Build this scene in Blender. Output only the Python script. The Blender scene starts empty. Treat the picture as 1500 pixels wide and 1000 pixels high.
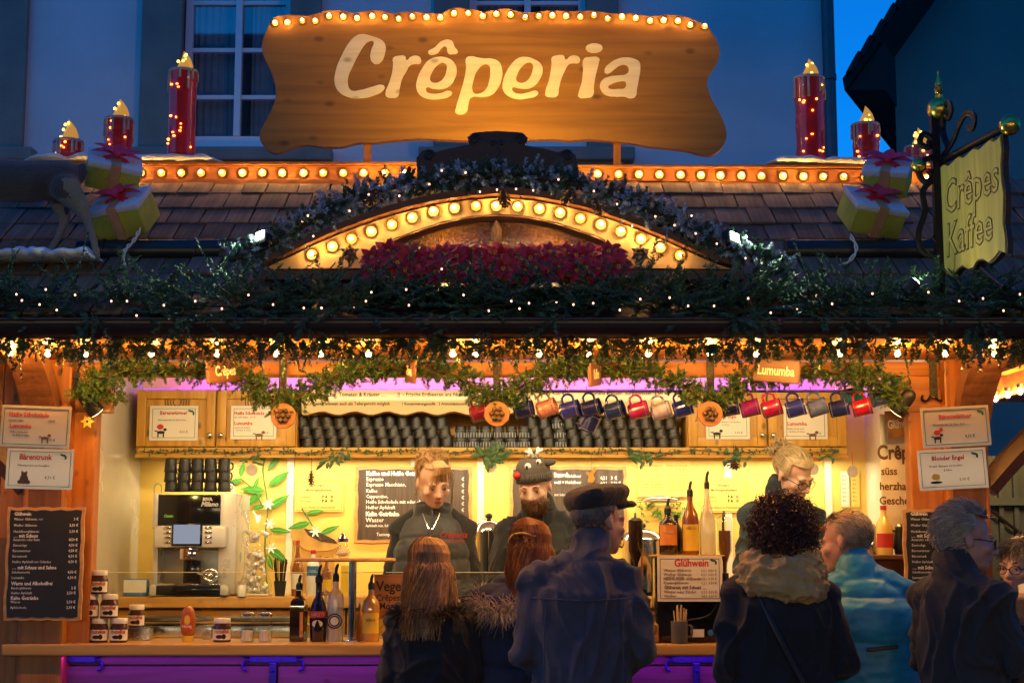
import bpy, bmesh, math, random
import numpy as np
from mathutils import Vector, Matrix, Euler, noise
random.seed(7); rng = np.random.default_rng(7)
R = math.radians
scene = bpy.context.scene
COL = scene.collection

# ---------------------------------------------------------------- camera
FPX = 2240.0; CAM = Vector((0, -7.0, 1.55)); TILT = math.atan(300 / FPX)
cam = bpy.data.cameras.new('camera'); camo = bpy.data.objects.new('camera', cam); COL.objects.link(camo)
camo.location = CAM; camo.rotation_euler = (math.pi / 2 + TILT, 0, 0)
cam.sensor_width = 36; cam.lens = 36 * FPX / 1500; cam.clip_end = 500; cam.clip_start = 0.05
scene.camera = camo
# ---------------------------------------------------------------- dusk sky
world = bpy.data.worlds.new('World'); scene.world = world; world.use_nodes = True
nt = world.node_tree; nt.nodes.clear()
sky = nt.nodes.new('ShaderNodeTexSky'); sky.sky_type = 'NISHITA'; sky.sun_disc = False
sky.sun_elevation = R(30); sky.sun_rotation = R(200); sky.air_density = 1.3; sky.ozone_density = 6.0; sky.dust_density = 0.3
tint = nt.nodes.new('ShaderNodeMix'); tint.data_type = 'RGBA'; tint.blend_type = 'MULTIPLY'; tint.inputs[0].default_value = 1
tint.inputs[7].default_value = (0.008, 0.42, 0.95, 1)
bgn = nt.nodes.new('ShaderNodeBackground'); bgn.inputs[1].default_value = 0.15
wo = nt.nodes.new('ShaderNodeOutputWorld')
nt.links.new(sky.outputs[0], tint.inputs[6]); nt.links.new(tint.outputs[2], bgn.inputs[0]); nt.links.new(bgn.outputs[0], wo.inputs[0])
# ---------------------------------------------------------------- exposure
scene.view_settings.view_transform = 'Standard'; scene.view_settings.look = 'None'
scene.view_settings.exposure = 0.0; scene.view_settings.gamma = 1.0
scene.cycles.use_denoising = True
scene.cycles.max_bounces = 8; scene.cycles.transparent_max_bounces = 16
scene.cycles.sample_clamp_indirect = 4.0
scene.cycles.caustics_reflective = False; scene.cycles.caustics_refractive = False

_ct, _st = math.cos(TILT), math.sin(TILT)
def W(px, py, Y):
    """world point on the plane y=Y seen at photo pixel (px,py)"""
    up = 500 - py
    t = (Y - CAM.y) / (FPX * _ct - up * _st)
    return Vector(((px - 750) * t, Y, CAM.z + t * (FPX * _st + up * _ct)))
def SC(py, Y):
    up = 500 - py
    return (Y - CAM.y) / (FPX * _ct - up * _st)      # metres per photo pixel

# ---------------------------------------------------------------- materials
MAT = {}
def _new(name):
    m = bpy.data.materials.new(name); m.use_nodes = True; MAT[name] = m
    n = m.node_tree.nodes; return m, n, m.node_tree.links, n['Principled BSDF']
def c4(c): return (c[0], c[1], c[2], 1)
def mat(name, col, rough=.55, metal=0, var=.12, vscale=9, bump=0, bscale=60, island=0, coat=0, emit=None, es=0, trans=0, sheen=0, spec=.5, sub=0):
    m, n, l, b = _new(name)
    b.inputs['Base Color'].default_value = c4(col); b.inputs['Roughness'].default_value = rough; b.inputs['Metallic'].default_value = metal
    b.inputs['Coat Weight'].default_value = coat; b.inputs['Specular IOR Level'].default_value = spec
    b.inputs['Sheen Weight'].default_value = sheen; b.inputs['Transmission Weight'].default_value = trans
    if sub: b.inputs['Subsurface Weight'].default_value = sub; b.inputs['Subsurface Radius'].default_value = (.02, .008, .004); b.inputs['Subsurface Scale'].default_value = .5
    tc = n.new('ShaderNodeTexCoord'); src = None
    if var or island:
        mx = n.new('ShaderNodeMix'); mx.data_type = 'RGBA'; mx.blend_type = 'MULTIPLY'; mx.inputs[0].default_value = 1; mx.inputs[6].default_value = c4(col)
        nz = n.new('ShaderNodeTexNoise'); nz.inputs['Scale'].default_value = vscale; nz.inputs['Detail'].default_value = 5
        l.new(tc.outputs['Object'], nz.inputs['Vector'])
        mr = n.new('ShaderNodeMapRange'); mr.inputs[1].default_value = .3; mr.inputs[2].default_value = .7; mr.inputs[3].default_value = 1 - var; mr.inputs[4].default_value = 1 + var
        l.new(nz.outputs[0], mr.inputs[0]); out = mr.outputs[0]
        if island:
            g = n.new('ShaderNodeNewGeometry'); mr2 = n.new('ShaderNodeMapRange'); mr2.inputs[3].default_value = 1 - island; mr2.inputs[4].default_value = 1 + island
            l.new(g.outputs['Random Per Island'], mr2.inputs[0]); mm = n.new('ShaderNodeMath'); mm.operation = 'MULTIPLY'
            l.new(out, mm.inputs[0]); l.new(mr2.outputs[0], mm.inputs[1]); out = mm.outputs[0]
        l.new(out, mx.inputs[7]); l.new(mx.outputs[2], b.inputs['Base Color'])
        rr = n.new('ShaderNodeMapRange'); rr.inputs[3].default_value = max(0, rough - .1); rr.inputs[4].default_value = min(1, rough + .1)
        l.new(nz.outputs[0], rr.inputs[0]); l.new(rr.outputs[0], b.inputs['Roughness'])
    if bump:
        nb = n.new('ShaderNodeTexNoise'); nb.inputs['Scale'].default_value = bscale; nb.inputs['Detail'].default_value = 4
        l.new(tc.outputs['Object'], nb.inputs['Vector']); bp = n.new('ShaderNodeBump'); bp.inputs['Strength'].default_value = bump; bp.inputs['Distance'].default_value = .01
        l.new(nb.outputs[0], bp.inputs['Height']); l.new(bp.outputs[0], b.inputs['Normal'])
    if emit:
        b.inputs['Emission Color'].default_value = c4(emit); b.inputs['Emission Strength'].default_value = es
    return m
def wood(name, c1, c2, axis=0, rough=.5, scale=7, knots=.6, island=0, bump=.15, coat=.1):
    """grain runs along axis (0 x, 1 y, 2 z); dark knots sprinkled through it"""
    m, n, l, b = _new(name); b.inputs['Roughness'].default_value = rough; b.inputs['Coat Weight'].default_value = coat; b.inputs['Coat Roughness'].default_value = .3
    tc = n.new('ShaderNodeTexCoord'); mp = n.new('ShaderNodeMapping'); s = [scale * 4] * 3; s[axis] = scale * .22; mp.inputs['Scale'].default_value = s
    l.new(tc.outputs['Object'], mp.inputs['Vector'])
    nz = n.new('ShaderNodeTexNoise'); nz.inputs['Scale'].default_value = 1; nz.inputs['Detail'].default_value = 7; nz.inputs['Distortion'].default_value = .6
    l.new(mp.outputs[0], nz.inputs['Vector'])
    cr = n.new('ShaderNodeValToRGB'); cr.color_ramp.elements[0].color = c4(c1); cr.color_ramp.elements[1].color = c4(c2); cr.color_ramp.elements[0].position = .32; cr.color_ramp.elements[1].position = .68
    l.new(nz.outputs[0], cr.inputs[0]); out = cr.outputs[0]
    if knots:
        mk = n.new('ShaderNodeMapping'); k = [scale * 1.5] * 3; k[axis] = scale * .9; mk.inputs['Scale'].default_value = k; l.new(tc.outputs['Object'], mk.inputs['Vector'])
        vo = n.new('ShaderNodeTexVoronoi'); vo.inputs['Scale'].default_value = 1; l.new(mk.outputs[0], vo.inputs['Vector'])
        kr = n.new('ShaderNodeMapRange'); kr.inputs[1].default_value = .06; kr.inputs[2].default_value = .16; kr.inputs[3].default_value = 1 - knots; kr.inputs[4].default_value = 1
        l.new(vo.outputs['Distance'], kr.inputs[0]); mx = n.new('ShaderNodeMix'); mx.data_type = 'RGBA'; mx.blend_type = 'MULTIPLY'; mx.inputs[0].default_value = 1
        l.new(out, mx.inputs[6]); l.new(kr.outputs[0], mx.inputs[7]); out = mx.outputs[2]
    if island:
        oi = n.new('ShaderNodeObjectInfo'); ir = n.new('ShaderNodeMapRange'); ir.inputs[3].default_value = 1 - island; ir.inputs[4].default_value = 1 + island
        l.new(oi.outputs['Random'], ir.inputs[0]); m2 = n.new('ShaderNodeMix'); m2.data_type = 'RGBA'; m2.blend_type = 'MULTIPLY'; m2.inputs[0].default_value = 1
        l.new(out, m2.inputs[6]); l.new(ir.outputs[0], m2.inputs[7]); out = m2.outputs[2]
    l.new(out, b.inputs['Base Color'])
    bp = n.new('ShaderNodeBump'); bp.inputs['Strength'].default_value = bump; bp.inputs['Distance'].default_value = .006
    l.new(nz.outputs[0], bp.inputs['Height']); l.new(bp.outputs[0], b.inputs['Normal'])
    return m
def clear(name, col=(1, 1, 1), gloss=.12, rough=.03, bump=0, bscale=40, body=0, bodycol=None, lucent=False):
    """thin clear glass or plastic: lets light straight through, tinted, with a glossy skin"""
    m, n, l, b = _new(name); n.remove(b); o = n['Material Output']
    t = n.new('ShaderNodeBsdfTransparent'); t.inputs[0].default_value = c4(col); g = n.new('ShaderNodeBsdfGlossy'); g.inputs['Roughness'].default_value = rough
    base = t
    if body:
        d = n.new('ShaderNodeBsdfTranslucent' if lucent else 'ShaderNodeBsdfDiffuse'); d.inputs[0].default_value = c4(bodycol or col); mb = n.new('ShaderNodeMixShader'); mb.inputs[0].default_value = body
        l.new(t.outputs[0], mb.inputs[1]); l.new(d.outputs[0], mb.inputs[2]); base = mb
    lw = n.new('ShaderNodeLayerWeight'); lw.inputs[0].default_value = .5; fr = n.new('ShaderNodeMath'); fr.operation = 'POWER'; fr.inputs[1].default_value = 4; l.new(lw.outputs['Facing'], fr.inputs[0])
    ad = n.new('ShaderNodeMath'); ad.operation = 'MULTIPLY_ADD'; ad.inputs[1].default_value = .8; ad.inputs[2].default_value = gloss + .03; ad.use_clamp = True
    l.new(fr.outputs[0], ad.inputs[0]); x = n.new('ShaderNodeMixShader'); l.new(ad.outputs[0], x.inputs[0]); l.new(base.outputs[0], x.inputs[1]); l.new(g.outputs[0], x.inputs[2]); l.new(x.outputs[0], o.inputs[0])
    if bump:
        tc = n.new('ShaderNodeTexCoord'); v = n.new('ShaderNodeTexVoronoi'); v.inputs['Scale'].default_value = bscale; l.new(tc.outputs['Object'], v.inputs['Vector'])
        bp = n.new('ShaderNodeBump'); bp.inputs['Strength'].default_value = bump; bp.inputs['Distance'].default_value = .01; l.new(v.outputs['Distance'], bp.inputs['Height']); l.new(bp.outputs[0], g.inputs['Normal'])
    return m
def glow(name, col, s):
    m, n, l, b = _new(name); n.remove(b); e = n.new('ShaderNodeEmission'); e.inputs[0].default_value = c4(col); e.inputs[1].default_value = s
    l.new(e.outputs[0], n['Material Output'].inputs[0]); return m

wood('pine_x', (.42, .19, .014), (.62, .33, .035), 0)
wood('pine_z', (.42, .19, .014), (.62, .33, .035), 2)
wood('orange_wood_x', (.36, .11, .014), (.52, .20, .032), 0)
wood('orange_wood_z', (.30, .09, .014), (.44, .16, .028), 2)
wood('brown_wood_z', (.10, .038, .014), (.17, .065, .024), 2)
wood('brown_wood_x', (.09, .034, .013), (.15, .06, .022), 0, knots=.3)
wood('dark_wood_x', (.020, .011, .008), (.038, .021, .015), 0, rough=.45, knots=.2)
wood('sign_board_wood', (.235, .095, .010), (.375, .165, .020), 0, scale=5, knots=.5, bump=.08)
wood('letter_wood', (.74, .58, .38), (.88, .74, .54), 0, scale=6, knots=.45, bump=.05)
wood('shingle_wood', (.090, .058, .036), (.18, .120, .075), 1, rough=.8, scale=9, knots=.15, island=.35, bump=.5, coat=0)
wood('counter_wood', (.44, .20, .04), (.64, .34, .08), 0, rough=.35, knots=.3, coat=.3)
wood('plank_wood', (.10, .05, .045), (.17, .09, .08), 0, rough=.6)
wood('board_brown', (.035, .020, .013), (.085, .05, .032), 2, rough=.6, scale=12, knots=0)
wood('board_edge', (.42, .20, .06), (.60, .32, .11), 0, knots=0)
wood('disc_wood', (.30, .12, .04), (.42, .19, .07), 0, knots=0)
mat('cream_paint', (.66, .47, .20), .45, var=.06, vscale=4, coat=.2)
mat('wall_cream', (.80, .56, .125), .5, var=.05, vscale=3)
mat('side_panel', (.55, .50, .38), .25, var=.08, vscale=2)
mat('white_trim', (.78, .72, .55), .4, var=.05)
mat('ceiling_white', (.7, .66, .6), .5)
mat('black', (.012, .012, .013), .45, var=.2)
mat('black_gloss', (.008, .008, .009), .12, var=.1)
mat('iron', (.016, .016, .02), .32, metal=.6, var=.25, vscale=30, bump=.2)
mat('bronze', (.20, .11, .035), .35, metal=.8, var=.2)
mat('gold', (.62, .44, .10), .28, metal=1, var=.15, vscale=20)
mat('steel', (.60, .59, .56), .25, metal=1, var=.08, vscale=14)
mat('chrome', (.75, .75, .75), .07, metal=1, var=.03)
mat('silver_paint', (.62, .60, .55), .3, metal=.35, var=.05)
mat('gutter_brown', (.022, .013, .010), .38, var=.25, vscale=6, spec=.6)
mat('pipe_green', (.010, .015, .014), .35, var=.3, vscale=6)
mat('mug_dark', (.017, .018, .017), .42, var=.15, vscale=25)
mat('mug_gold', (.24, .15, .05), .35, metal=.5)
mat('mug_silver', (.20, .24, .27), .35, metal=.3)
mat('paper', (.74, .68, .54), .6, var=.04)
mat('ink', (.02, .018, .016), .7, var=0)
mat('ink_red', (.55, .035, .02), .6, var=0)
mat('ink_green', (.02, .10, .035), .6, var=0)
mat('ink_brown', (.16, .07, .03), .6, var=0)
mat('chalk', (.78, .76, .72), .8, var=.15, vscale=50)
mat('slate', (.010, .010, .012), .55, var=.3, vscale=12)
mat('snow', (.74, .78, .84), .85, var=.06, bump=.6, bscale=40)
mat('fir', (.042, .115, .055), .55, var=.3, vscale=12, island=.5)
mat('fir_frost', (.36, .48, .58), .65, var=.3, vscale=12, island=.6)
mat('fir_blue', (.045, .12, .095), .6, var=.3, vscale=12, island=.5)
mat('tinsel_green', (.085, .145, .035), .45, var=.3, vscale=15, island=.6)
mat('stem', (.06, .042, .025), .8)
mat('cone', (.10, .058, .032), .7, island=.3)
mat('leaf_green', (.05, .16, .022), .45, var=.2, island=.3)
mat('mural_leaf', (.045, .23, .02), .5, var=.25, vscale=14, island=.25)
mat('mural_light', (.16, .40, .05), .5, var=.2)
mat('mural_stem', (.05, .16, .03), .5)
mat('mural_white', (.85, .85, .78), .5)
mat('burlap', (.42, .24, .05), .7, var=.3, vscale=10)
mat('burlap_shade', (.30, .165, .04), .7, var=.3, vscale=10)
mat('beans', (.05, .022, .010), .5, var=.5, vscale=60)
mat('ivy', (.03, .085, .015), .4, island=.4)
mat('poinsettia', (.46, .004, .028), .5, var=.25, vscale=18, island=.35, sheen=.3)
mat('candle_red', (.42, .012, .012), .25, var=.2, coat=.5, emit=(.5, .01, .008), es=.05)
mat('wax', (.50, .40, .32), .5, var=.2)
mat('candle_flame', (.60, .38, .06), .35, var=.2, emit=(1, .42, .03), es=.45)
mat('gift_green', (.42, .44, .055), .85, var=.25, vscale=7, bump=.6, bscale=90)
mat('gift_white', (.60, .62, .64), .85, var=.15, vscale=7, bump=.4, bscale=90)
mat('ribbon_red', (.72, .03, .09), .35, var=.2)
mat('ribbon_gold', (.55, .30, .15), .4, var=.2)
mat('deer_fur', (.055, .047, .045), .9, var=.35, vscale=6, bump=.8, bscale=120, sheen=.3)
mat('deer_belly', (.22, .19, .15), .9, var=.2, bump=.8, bscale=120)
mat('plaster', (.60, .62, .64), .9, var=.14, vscale=.7, bump=.5, bscale=35)
mat('plaster_dark', (.13, .23, .20), .9, var=.12, vscale=.8, bump=.5, bscale=25)
mat('stone', (.20, .20, .175), .85, var=.15, vscale=3, bump=.4, bscale=30)
mat('window_white', (.72, .74, .76), .5, var=.04)
mat('curtain', (.50, .52, .54), .9, var=.12, vscale=5)
mat('room_dark', (.12, .12, .13), .9)
mat('roof_tile_dark', (.022, .02, .02), .8, var=.3)
mat('gate_blue', (.012, .03, .05), .6, var=.2)
mat('zinc', (.10, .11, .12), .45, metal=.4, var=.15)
mat('cobble', (.11, .105, .10), .75, var=.3, vscale=3, bump=.5, bscale=20)
mat('glitter_blue', (.02, .03, .16), .35, metal=.4, var=.5, vscale=160)
mat('glitter_black', (.06, .055, .045), .35, metal=.5, var=.8, vscale=150, bump=.5, bscale=200)
mat('star_yellow', (.75, .48, .05), .5)
mat('skin', (.58, .33, .23), .5, var=.08, vscale=25, sub=.15)
mat('skin_ruddy', (.50, .25, .17), .5, var=.1, vscale=25, sub=.15)
mat('lips', (.42, .12, .10), .4, var=0)
mat('eye_white', (.7, .68, .64), .2, var=0)
mat('iris', (.03, .03, .03), .1, var=0)
mat('plate_black', (.02, .02, .021), .4, var=.1)
clear('thin_glass', (.96, .98, .96), .03)
clear('jar_glass', (.90, .92, .88), .08)
clear('frosted', (.86, .84, .80), .12, .2, body=.35, bodycol=(.75, .72, .66))
clear('bulb_glass', (1, .93, .80), .12, .05)
clear('laminate', (.95, .92, .88), .05, .15, body=.82, bodycol=(.58, .44, .31))
clear('window_glass', (.80, .85, .88), .07, .02)
clear('hammered_glass', (.55, .38, .16), .30, .22, bump=1, bscale=75, body=.7, bodycol=(.62, .36, .10), lucent=True)
glow('bulb_core', (1, .55, .18), 250)
glow('bulb_core_dim', (1, .50, .14), 130)
glow('soffit_core', (1, .50, .12), 2000)
glow('fairy', (1, .46, .30), 5)
mat('mug_print', (.10, .13, .24), .3, var=.1)
glow('fairy_orange', (1, .26, .03), 9)
glow('fairy_yellow', (1, .60, .08), 5)
glow('flood_lens', (.86, 1, .72), 22)
glow('led_warm', (1, .80, .36), 9)
glow('led_purple', (.20, .01, 1), 4)
glow('bulb_far', (1, .62, .28), 14)
glow('screen', (.55, .60, .75), .5)

# ---------------------------------------------------------------- mesh builder
def frame(d):
    d = Vector(d).normalized(); a = Vector((0, 0, 1)) if abs(d.z) < .9 else Vector((1, 0, 0))
    u = d.cross(a).normalized(); return u, d.cross(u).normalized(), d
class MB:
    def __init__(s, xf=None): s.v = []; s.f = []; s.m = []; s.cur = 0; s.xf = xf
    def add(s, vs, fs):
        o = len(s.v)
        if s.xf is not None: vs = [s.xf @ Vector(p) for p in vs]
        s.v.extend(tuple(p) for p in vs); s.f.extend(tuple(i + o for i in f) for f in fs); s.m.extend([s.cur] * len(fs)); return s
    def mi(s, i): s.cur = i; return s
    def box(s, c, d, rot=None, taper=1):
        x, y, z = d[0] / 2, d[1] / 2, d[2] / 2; t = taper
        p = [(-x, -y, -z), (x, -y, -z), (x, y, -z), (-x, y, -z), (-x * t, -y * t, z), (x * t, -y * t, z), (x * t, y * t, z), (-x * t, y * t, z)]
        if rot is not None: p = [rot @ Vector(q) for q in p]
        return s.add([Vector(q) + Vector(c) for q in p], [(3, 2, 1, 0), (4, 5, 6, 7), (0, 1, 5, 4), (1, 2, 6, 5), (2, 3, 7, 6), (3, 0, 4, 7)])
    def bx(s, x0, x1, y0, y1, z0, z1): return s.box(((x0 + x1) / 2, (y0 + y1) / 2, (z0 + z1) / 2), (abs(x1 - x0), abs(y1 - y0), abs(z1 - z0)))
    def bbox(s, c, d, bev=.004, rot=None):
        """box with chamfered edges"""
        bm = bmesh.new(); bmesh.ops.create_cube(bm, size=1)
        for v in bm.verts: v.co = Vector((v.co.x * d[0], v.co.y * d[1], v.co.z * d[2]))
        bmesh.ops.bevel(bm, geom=bm.edges[:], offset=min(bev, min(d) * .45), segments=2, affect='EDGES', profile=.6)
        bm.verts.index_update(); vs = [(rot @ v.co if rot is not None else v.co) + Vector(c) for v in bm.verts]; fs = [[v.index for v in f.verts] for f in bm.faces]; bm.free(); return s.add(vs, fs)
    def tube(s, pts, r, n=8, cap=True, flat=1.0):
        pts = [Vector(p) for p in pts]; k = len(pts)
        if not hasattr(r, '__len__'): r = [r] * k
        vs = []; u0 = None
        for i, p in enumerate(pts):
            d = (pts[min(i + 1, k - 1)] - pts[max(i - 1, 0)])
            if d.length < 1e-9: d = Vector((0, 0, 1))
            if u0 is None: u, w, d = frame(d)
            else:
                d.normalize(); u = u0 - d * u0.dot(d); u = u.normalized() if u.length > 1e-6 else frame(d)[0]; w = d.cross(u)
            u0 = u
            for j in range(n):
                a = 2 * math.pi * j / n; vs.append(p + (u * math.cos(a) + w * math.sin(a) * flat) * r[i])
        fs = [(i * n + j, i * n + (j + 1) % n, (i + 1) * n + (j + 1) % n, (i + 1) * n + j) for i in range(k - 1) for j in range(n)]
        if cap: fs += [tuple(range(n - 1, -1, -1)), tuple((k - 1) * n + j for j in range(n))]
        return s.add(vs, fs)
    def cyl(s, p0, p1, r0, r1=None, n=16): return s.tube([p0, p1], [r0, r0 if r1 is None else r1], n)
    def lathe(s, prof, c=(0, 0, 0), n=18, M=None, sx=1, sy=1):
        """profile [(r,z)...] turned round z"""
        k = len(prof); vs = [Vector((r * math.cos(2 * math.pi * j / n) * sx, r * math.sin(2 * math.pi * j / n) * sy, z)) for r, z in prof for j in range(n)]
        if M is not None: vs = [M @ p for p in vs]
        vs = [p + Vector(c) for p in vs]
        fs = [(i * n + j, i * n + (j + 1) % n, (i + 1) * n + (j + 1) % n, (i + 1) * n + j) for i in range(k - 1) for j in range(n)]
        if prof[0][0] > 1e-5: fs.append(tuple(range(n - 1, -1, -1)))
        if prof[-1][0] > 1e-5: fs.append(tuple((k - 1) * n + j for j in range(n)))
        return s.add(vs, fs)
    def ell(s, c, r, M=None, n=14, k=8):
        if not hasattr(r, '__len__'): r = (r, r, r)
        vs = [Vector((0, 0, -r[2]))] + [Vector((r[0] * math.sin(math.pi * i / k) * math.cos(2 * math.pi * j / n), r[1] * math.sin(math.pi * i / k) * math.sin(2 * math.pi * j / n), -r[2] * math.cos(math.pi * i / k))) for i in range(1, k) for j in range(n)] + [Vector((0, 0, r[2]))]
        if M is not None: vs = [M @ p for p in vs]
        vs = [p + Vector(c) for p in vs]; L = len(vs) - 1
        fs = [(0, 1 + (j + 1) % n, 1 + j) for j in range(n)] + [(1 + i * n + j, 1 + i * n + (j + 1) % n, 1 + (i + 1) * n + (j + 1) % n, 1 + (i + 1) * n + j) for i in range(k - 2) for j in range(n)] + [(1 + (k - 2) * n + j, 1 + (k - 2) * n + (j + 1) % n, L) for j in range(n)]
        return s.add(vs, fs)
    def caps(s, pts, rs, n=12):
        """chain of tapered capsules (for bodies that get remeshed into one skin)"""
        for i in range(len(pts) - 1): s.tube([pts[i], pts[i + 1]], [rs[i], rs[i + 1]], n)
        for p, r in zip(pts, rs): s.ell(p, r, n=n, k=6)
        return s
    def loft(s, rings, n=24):
        """rings (z,cx,cy,rx,ry) stacked upward, closed"""
        vs = []
        for z, cx, cy, rx, ry in rings:
            for j in range(n):
                a = 2 * math.pi * j / n; ca, sa = math.cos(a), math.sin(a); e = .8
                vs.append((cx + rx * math.copysign(abs(ca) ** e, ca), cy + ry * math.copysign(abs(sa) ** e, sa), z))
        k = len(rings); fs = [(i * n + j, i * n + (j + 1) % n, (i + 1) * n + (j + 1) % n, (i + 1) * n + j) for i in range(k - 1) for j in range(n)]
        fs += [tuple(range(n - 1, -1, -1)), tuple((k - 1) * n + j for j in range(n))]
        return s.add(vs, fs)
    def prism(s, pts, y0, y1):
        """polygon of (x,z) points pushed from y0 to y1"""
        n = len(pts); vs = [(x, y0, z) for x, z in pts] + [(x, y1, z) for x, z in pts]
        return s.add(vs, [tuple(range(n)), tuple(range(2 * n - 1, n - 1, -1))] + [(i, i + n, (i + 1) % n + n, (i + 1) % n) for i in range(n)])
    def quad(s, a, b, c, d): return s.add([a, b, c, d], [(0, 1, 2, 3)])
    def leaf(s, base, d, L, wd, up, n=4, bend=.15):
        """pointed leaf blade, folded on its midrib and arched"""
        d = Vector(d).normalized(); up = Vector(up); side = d.cross(up).normalized(); up = side.cross(d).normalized(); vs = []; b = Vector(base)
        for i in range(n + 1):
            t = i / n; w = wd * math.sin(math.pi * min(1, t * .93 + .04)) ** .8 * (1 - .3 * t); c = b + d * L * t - up * bend * L * t * t
            vs += [c - side * w + up * w * .25, c, c + side * w + up * w * .25]
        fs = []
        for i in range(n):
            o = i * 3; fs += [(o, o + 1, o + 4, o + 3), (o + 1, o + 2, o + 5, o + 4)]
        return s.add(vs, fs)
    def needles(s, P, D, L, w):
        """bulk of thin needle blades: roots P, directions D, lengths L"""
        N = len(P); D = D / np.linalg.norm(D, axis=1, keepdims=True); rv = rng.normal(size=(N, 3)); sd = np.cross(D, rv); sd /= np.linalg.norm(sd, axis=1, keepdims=True) + 1e-9
        A = P - sd * w / 2; B = P + sd * w / 2; C = P + D * L[:, None]; M_ = P + D * L[:, None] * .55
        V = np.stack([A, B, M_ + sd * w * .45, C, M_ - sd * w * .45], 1).reshape(-1, 3); o = len(s.v); s.v.extend(map(tuple, V.tolist()))
        base = (np.arange(N) * 5 + o).tolist(); s.f.extend((b, b + 1, b + 2, b + 3, b + 4) for b in base); s.m.extend([s.cur] * N); return s
    def text(s, txt, size, loc, shear=0, bold=0, align='LEFT', depth=.0006, M=None, res=2, wide=1.0):
        cu = bpy.data.curves.new('t', 'FONT'); cu.body = txt; cu.size = size; cu.align_x = align; cu.shear = shear; cu.offset = bold; cu.extrude = depth; cu.resolution_u = res
        ob = bpy.data.objects.new('t', cu); me = ob.to_mesh(); X = Matrix(((wide, 0, 0, 0), (0, 0, -1, 0), (0, 1, 0, 0), (0, 0, 0, 1)))
        X = Matrix.Translation(Vector(loc)) @ (M.to_4x4() if M is not None else Matrix.Identity(4)) @ X
        s.add([X @ v.co for v in me.vertices], [tuple(p.vertices) for p in me.polygons]); ob.to_mesh_clear(); bpy.data.objects.remove(ob); bpy.data.curves.remove(cu); return s
    def mesh(s, name, mats, smooth=False, inv=None):
        me = bpy.data.meshes.new(name); vs = s.v if inv is None else [inv @ Vector(p) for p in s.v]
        me.from_pydata(vs, [], s.f)
        for m in ([mats] if isinstance(mats, str) else mats): me.materials.append(MAT[m])
        if max(s.m, default=0): me.polygons.foreach_set('material_index', s.m)
        if smooth: me.shade_smooth(); 
        if smooth and smooth is not True: me.set_sharp_from_angle(angle=R(smooth))
        me.update(); return me
    def build(s, name, mats, parent=None, smooth=False, local=False, origin=None):
        inv = None
        if origin is not None: inv = Matrix.Translation(-Vector(origin))
        elif parent is not None and not local: inv = ROOT.get(parent.name)
        me = s.mesh(name, mats, smooth, inv); o = bpy.data.objects.new(name, me); COL.objects.link(o)
        if parent is not None:
            o.parent = parent
            if inv is not None: ROOT[o.name] = inv
        if origin is not None: o.location = origin
        return o
ROOT = {}
def tag(o, label, cat, group=None):
    o['label'] = label; o['category'] = cat
    if group: o['group'] = group
    return o
def thing(name, label, cat, loc=(0, 0, 0), rot=(0, 0, 0), group=None):
    o = bpy.data.objects.new(name, None); COL.objects.link(o); o.location = loc; o.rotation_euler = rot; o.empty_display_size = .05
    ROOT[o.name] = (Matrix.Translation(Vector(loc)) @ Euler(rot).to_matrix().to_4x4()).inverted(); return tag(o, label, cat, group)
def part(name, me, parent, loc=(0, 0, 0), rot=(0, 0, 0), scale=(1, 1, 1)):
    """one more object on shared mesh data; loc is in the parent's space"""
    o = bpy.data.objects.new(name, me); COL.objects.link(o); o.parent = parent; o.location = loc; o.rotation_euler = rot; o.scale = scale; return o
def dup(root, loc, rot=None, label=None, group=None, mats=None):
    r = root.copy(); COL.objects.link(r); r.location = loc
    if rot is not None: r.rotation_euler = rot
    if label: r['label'] = label
    if group: r['group'] = group
    for ch in list(root.children):
        c = ch.copy(); COL.objects.link(c); c.parent = r
        for g in list(ch.children):
            d = g.copy(); COL.objects.link(d); d.parent = c
    return r
def smoothpath(pts, n=8):
    """Catmull-Rom through the points"""
    P = [Vector(p) for p in pts]; P = [P[0] * 2 - P[1]] + P + [P[-1] * 2 - P[-2]]; out = []
    for i in range(1, len(P) - 2):
        for k in range(n):
            t = k / n; a, b, c, d = P[i - 1:i + 3]
            out.append(.5 * ((2 * b) + (c - a) * t + (2 * a - 5 * b + 4 * c - d) * t * t + (3 * b - a - 3 * c + d) * t ** 3))
    out.append(P[-2]); return out
def px_outline(pts, Y): return [(p.x, p.z) for p in (W(x, y, Y) for x, y in pts)]
def lamp(name, kind, loc, aim, energy, col, parent=None, size=.05, sizey=None, spot=None, blend=.6):
    L = bpy.data.lights.new(name, kind); L.energy = energy; L.color = col
    if kind == 'AREA':
        L.size = size
        if sizey: L.shape = 'RECTANGLE'; L.size_y = sizey
    else: L.shadow_soft_size = size
    if kind == 'SPOT': L.spot_size = R(spot); L.spot_blend = blend
    o = bpy.data.objects.new(name, L); COL.objects.link(o); o.location = loc
    o.rotation_euler = (Vector(aim) - Vector(loc)).to_track_quat('-Z', 'Y').to_euler()
    if parent is not None:
        o.parent = parent; o.matrix_parent_inverse = ROOT[parent.name]
    return o
def pbox(mb, x0, x1, y0, y1, Y, depth):
    """box whose front face covers photo rectangle (x0..x1, y0..y1) on plane Y"""
    a = W(x0, y1, Y); b = W(x1, y0, Y); c = W((x0 + x1) / 2, (y0 + y1) / 2, Y); w = (x1 - x0) * SC((y0 + y1) / 2, Y)
    return mb.bx(c.x - w / 2, c.x + w / 2, Y, Y + depth, a.z, b.z)
def struct(o): o['kind'] = 'structure'; return o

# ================================================================ the setting
struct(MB().quad((-150, -60, 0), (150, -60, 0), (150, 200, 0), (-150, 200, 0)).build('ground', 'cobble'))

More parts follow.
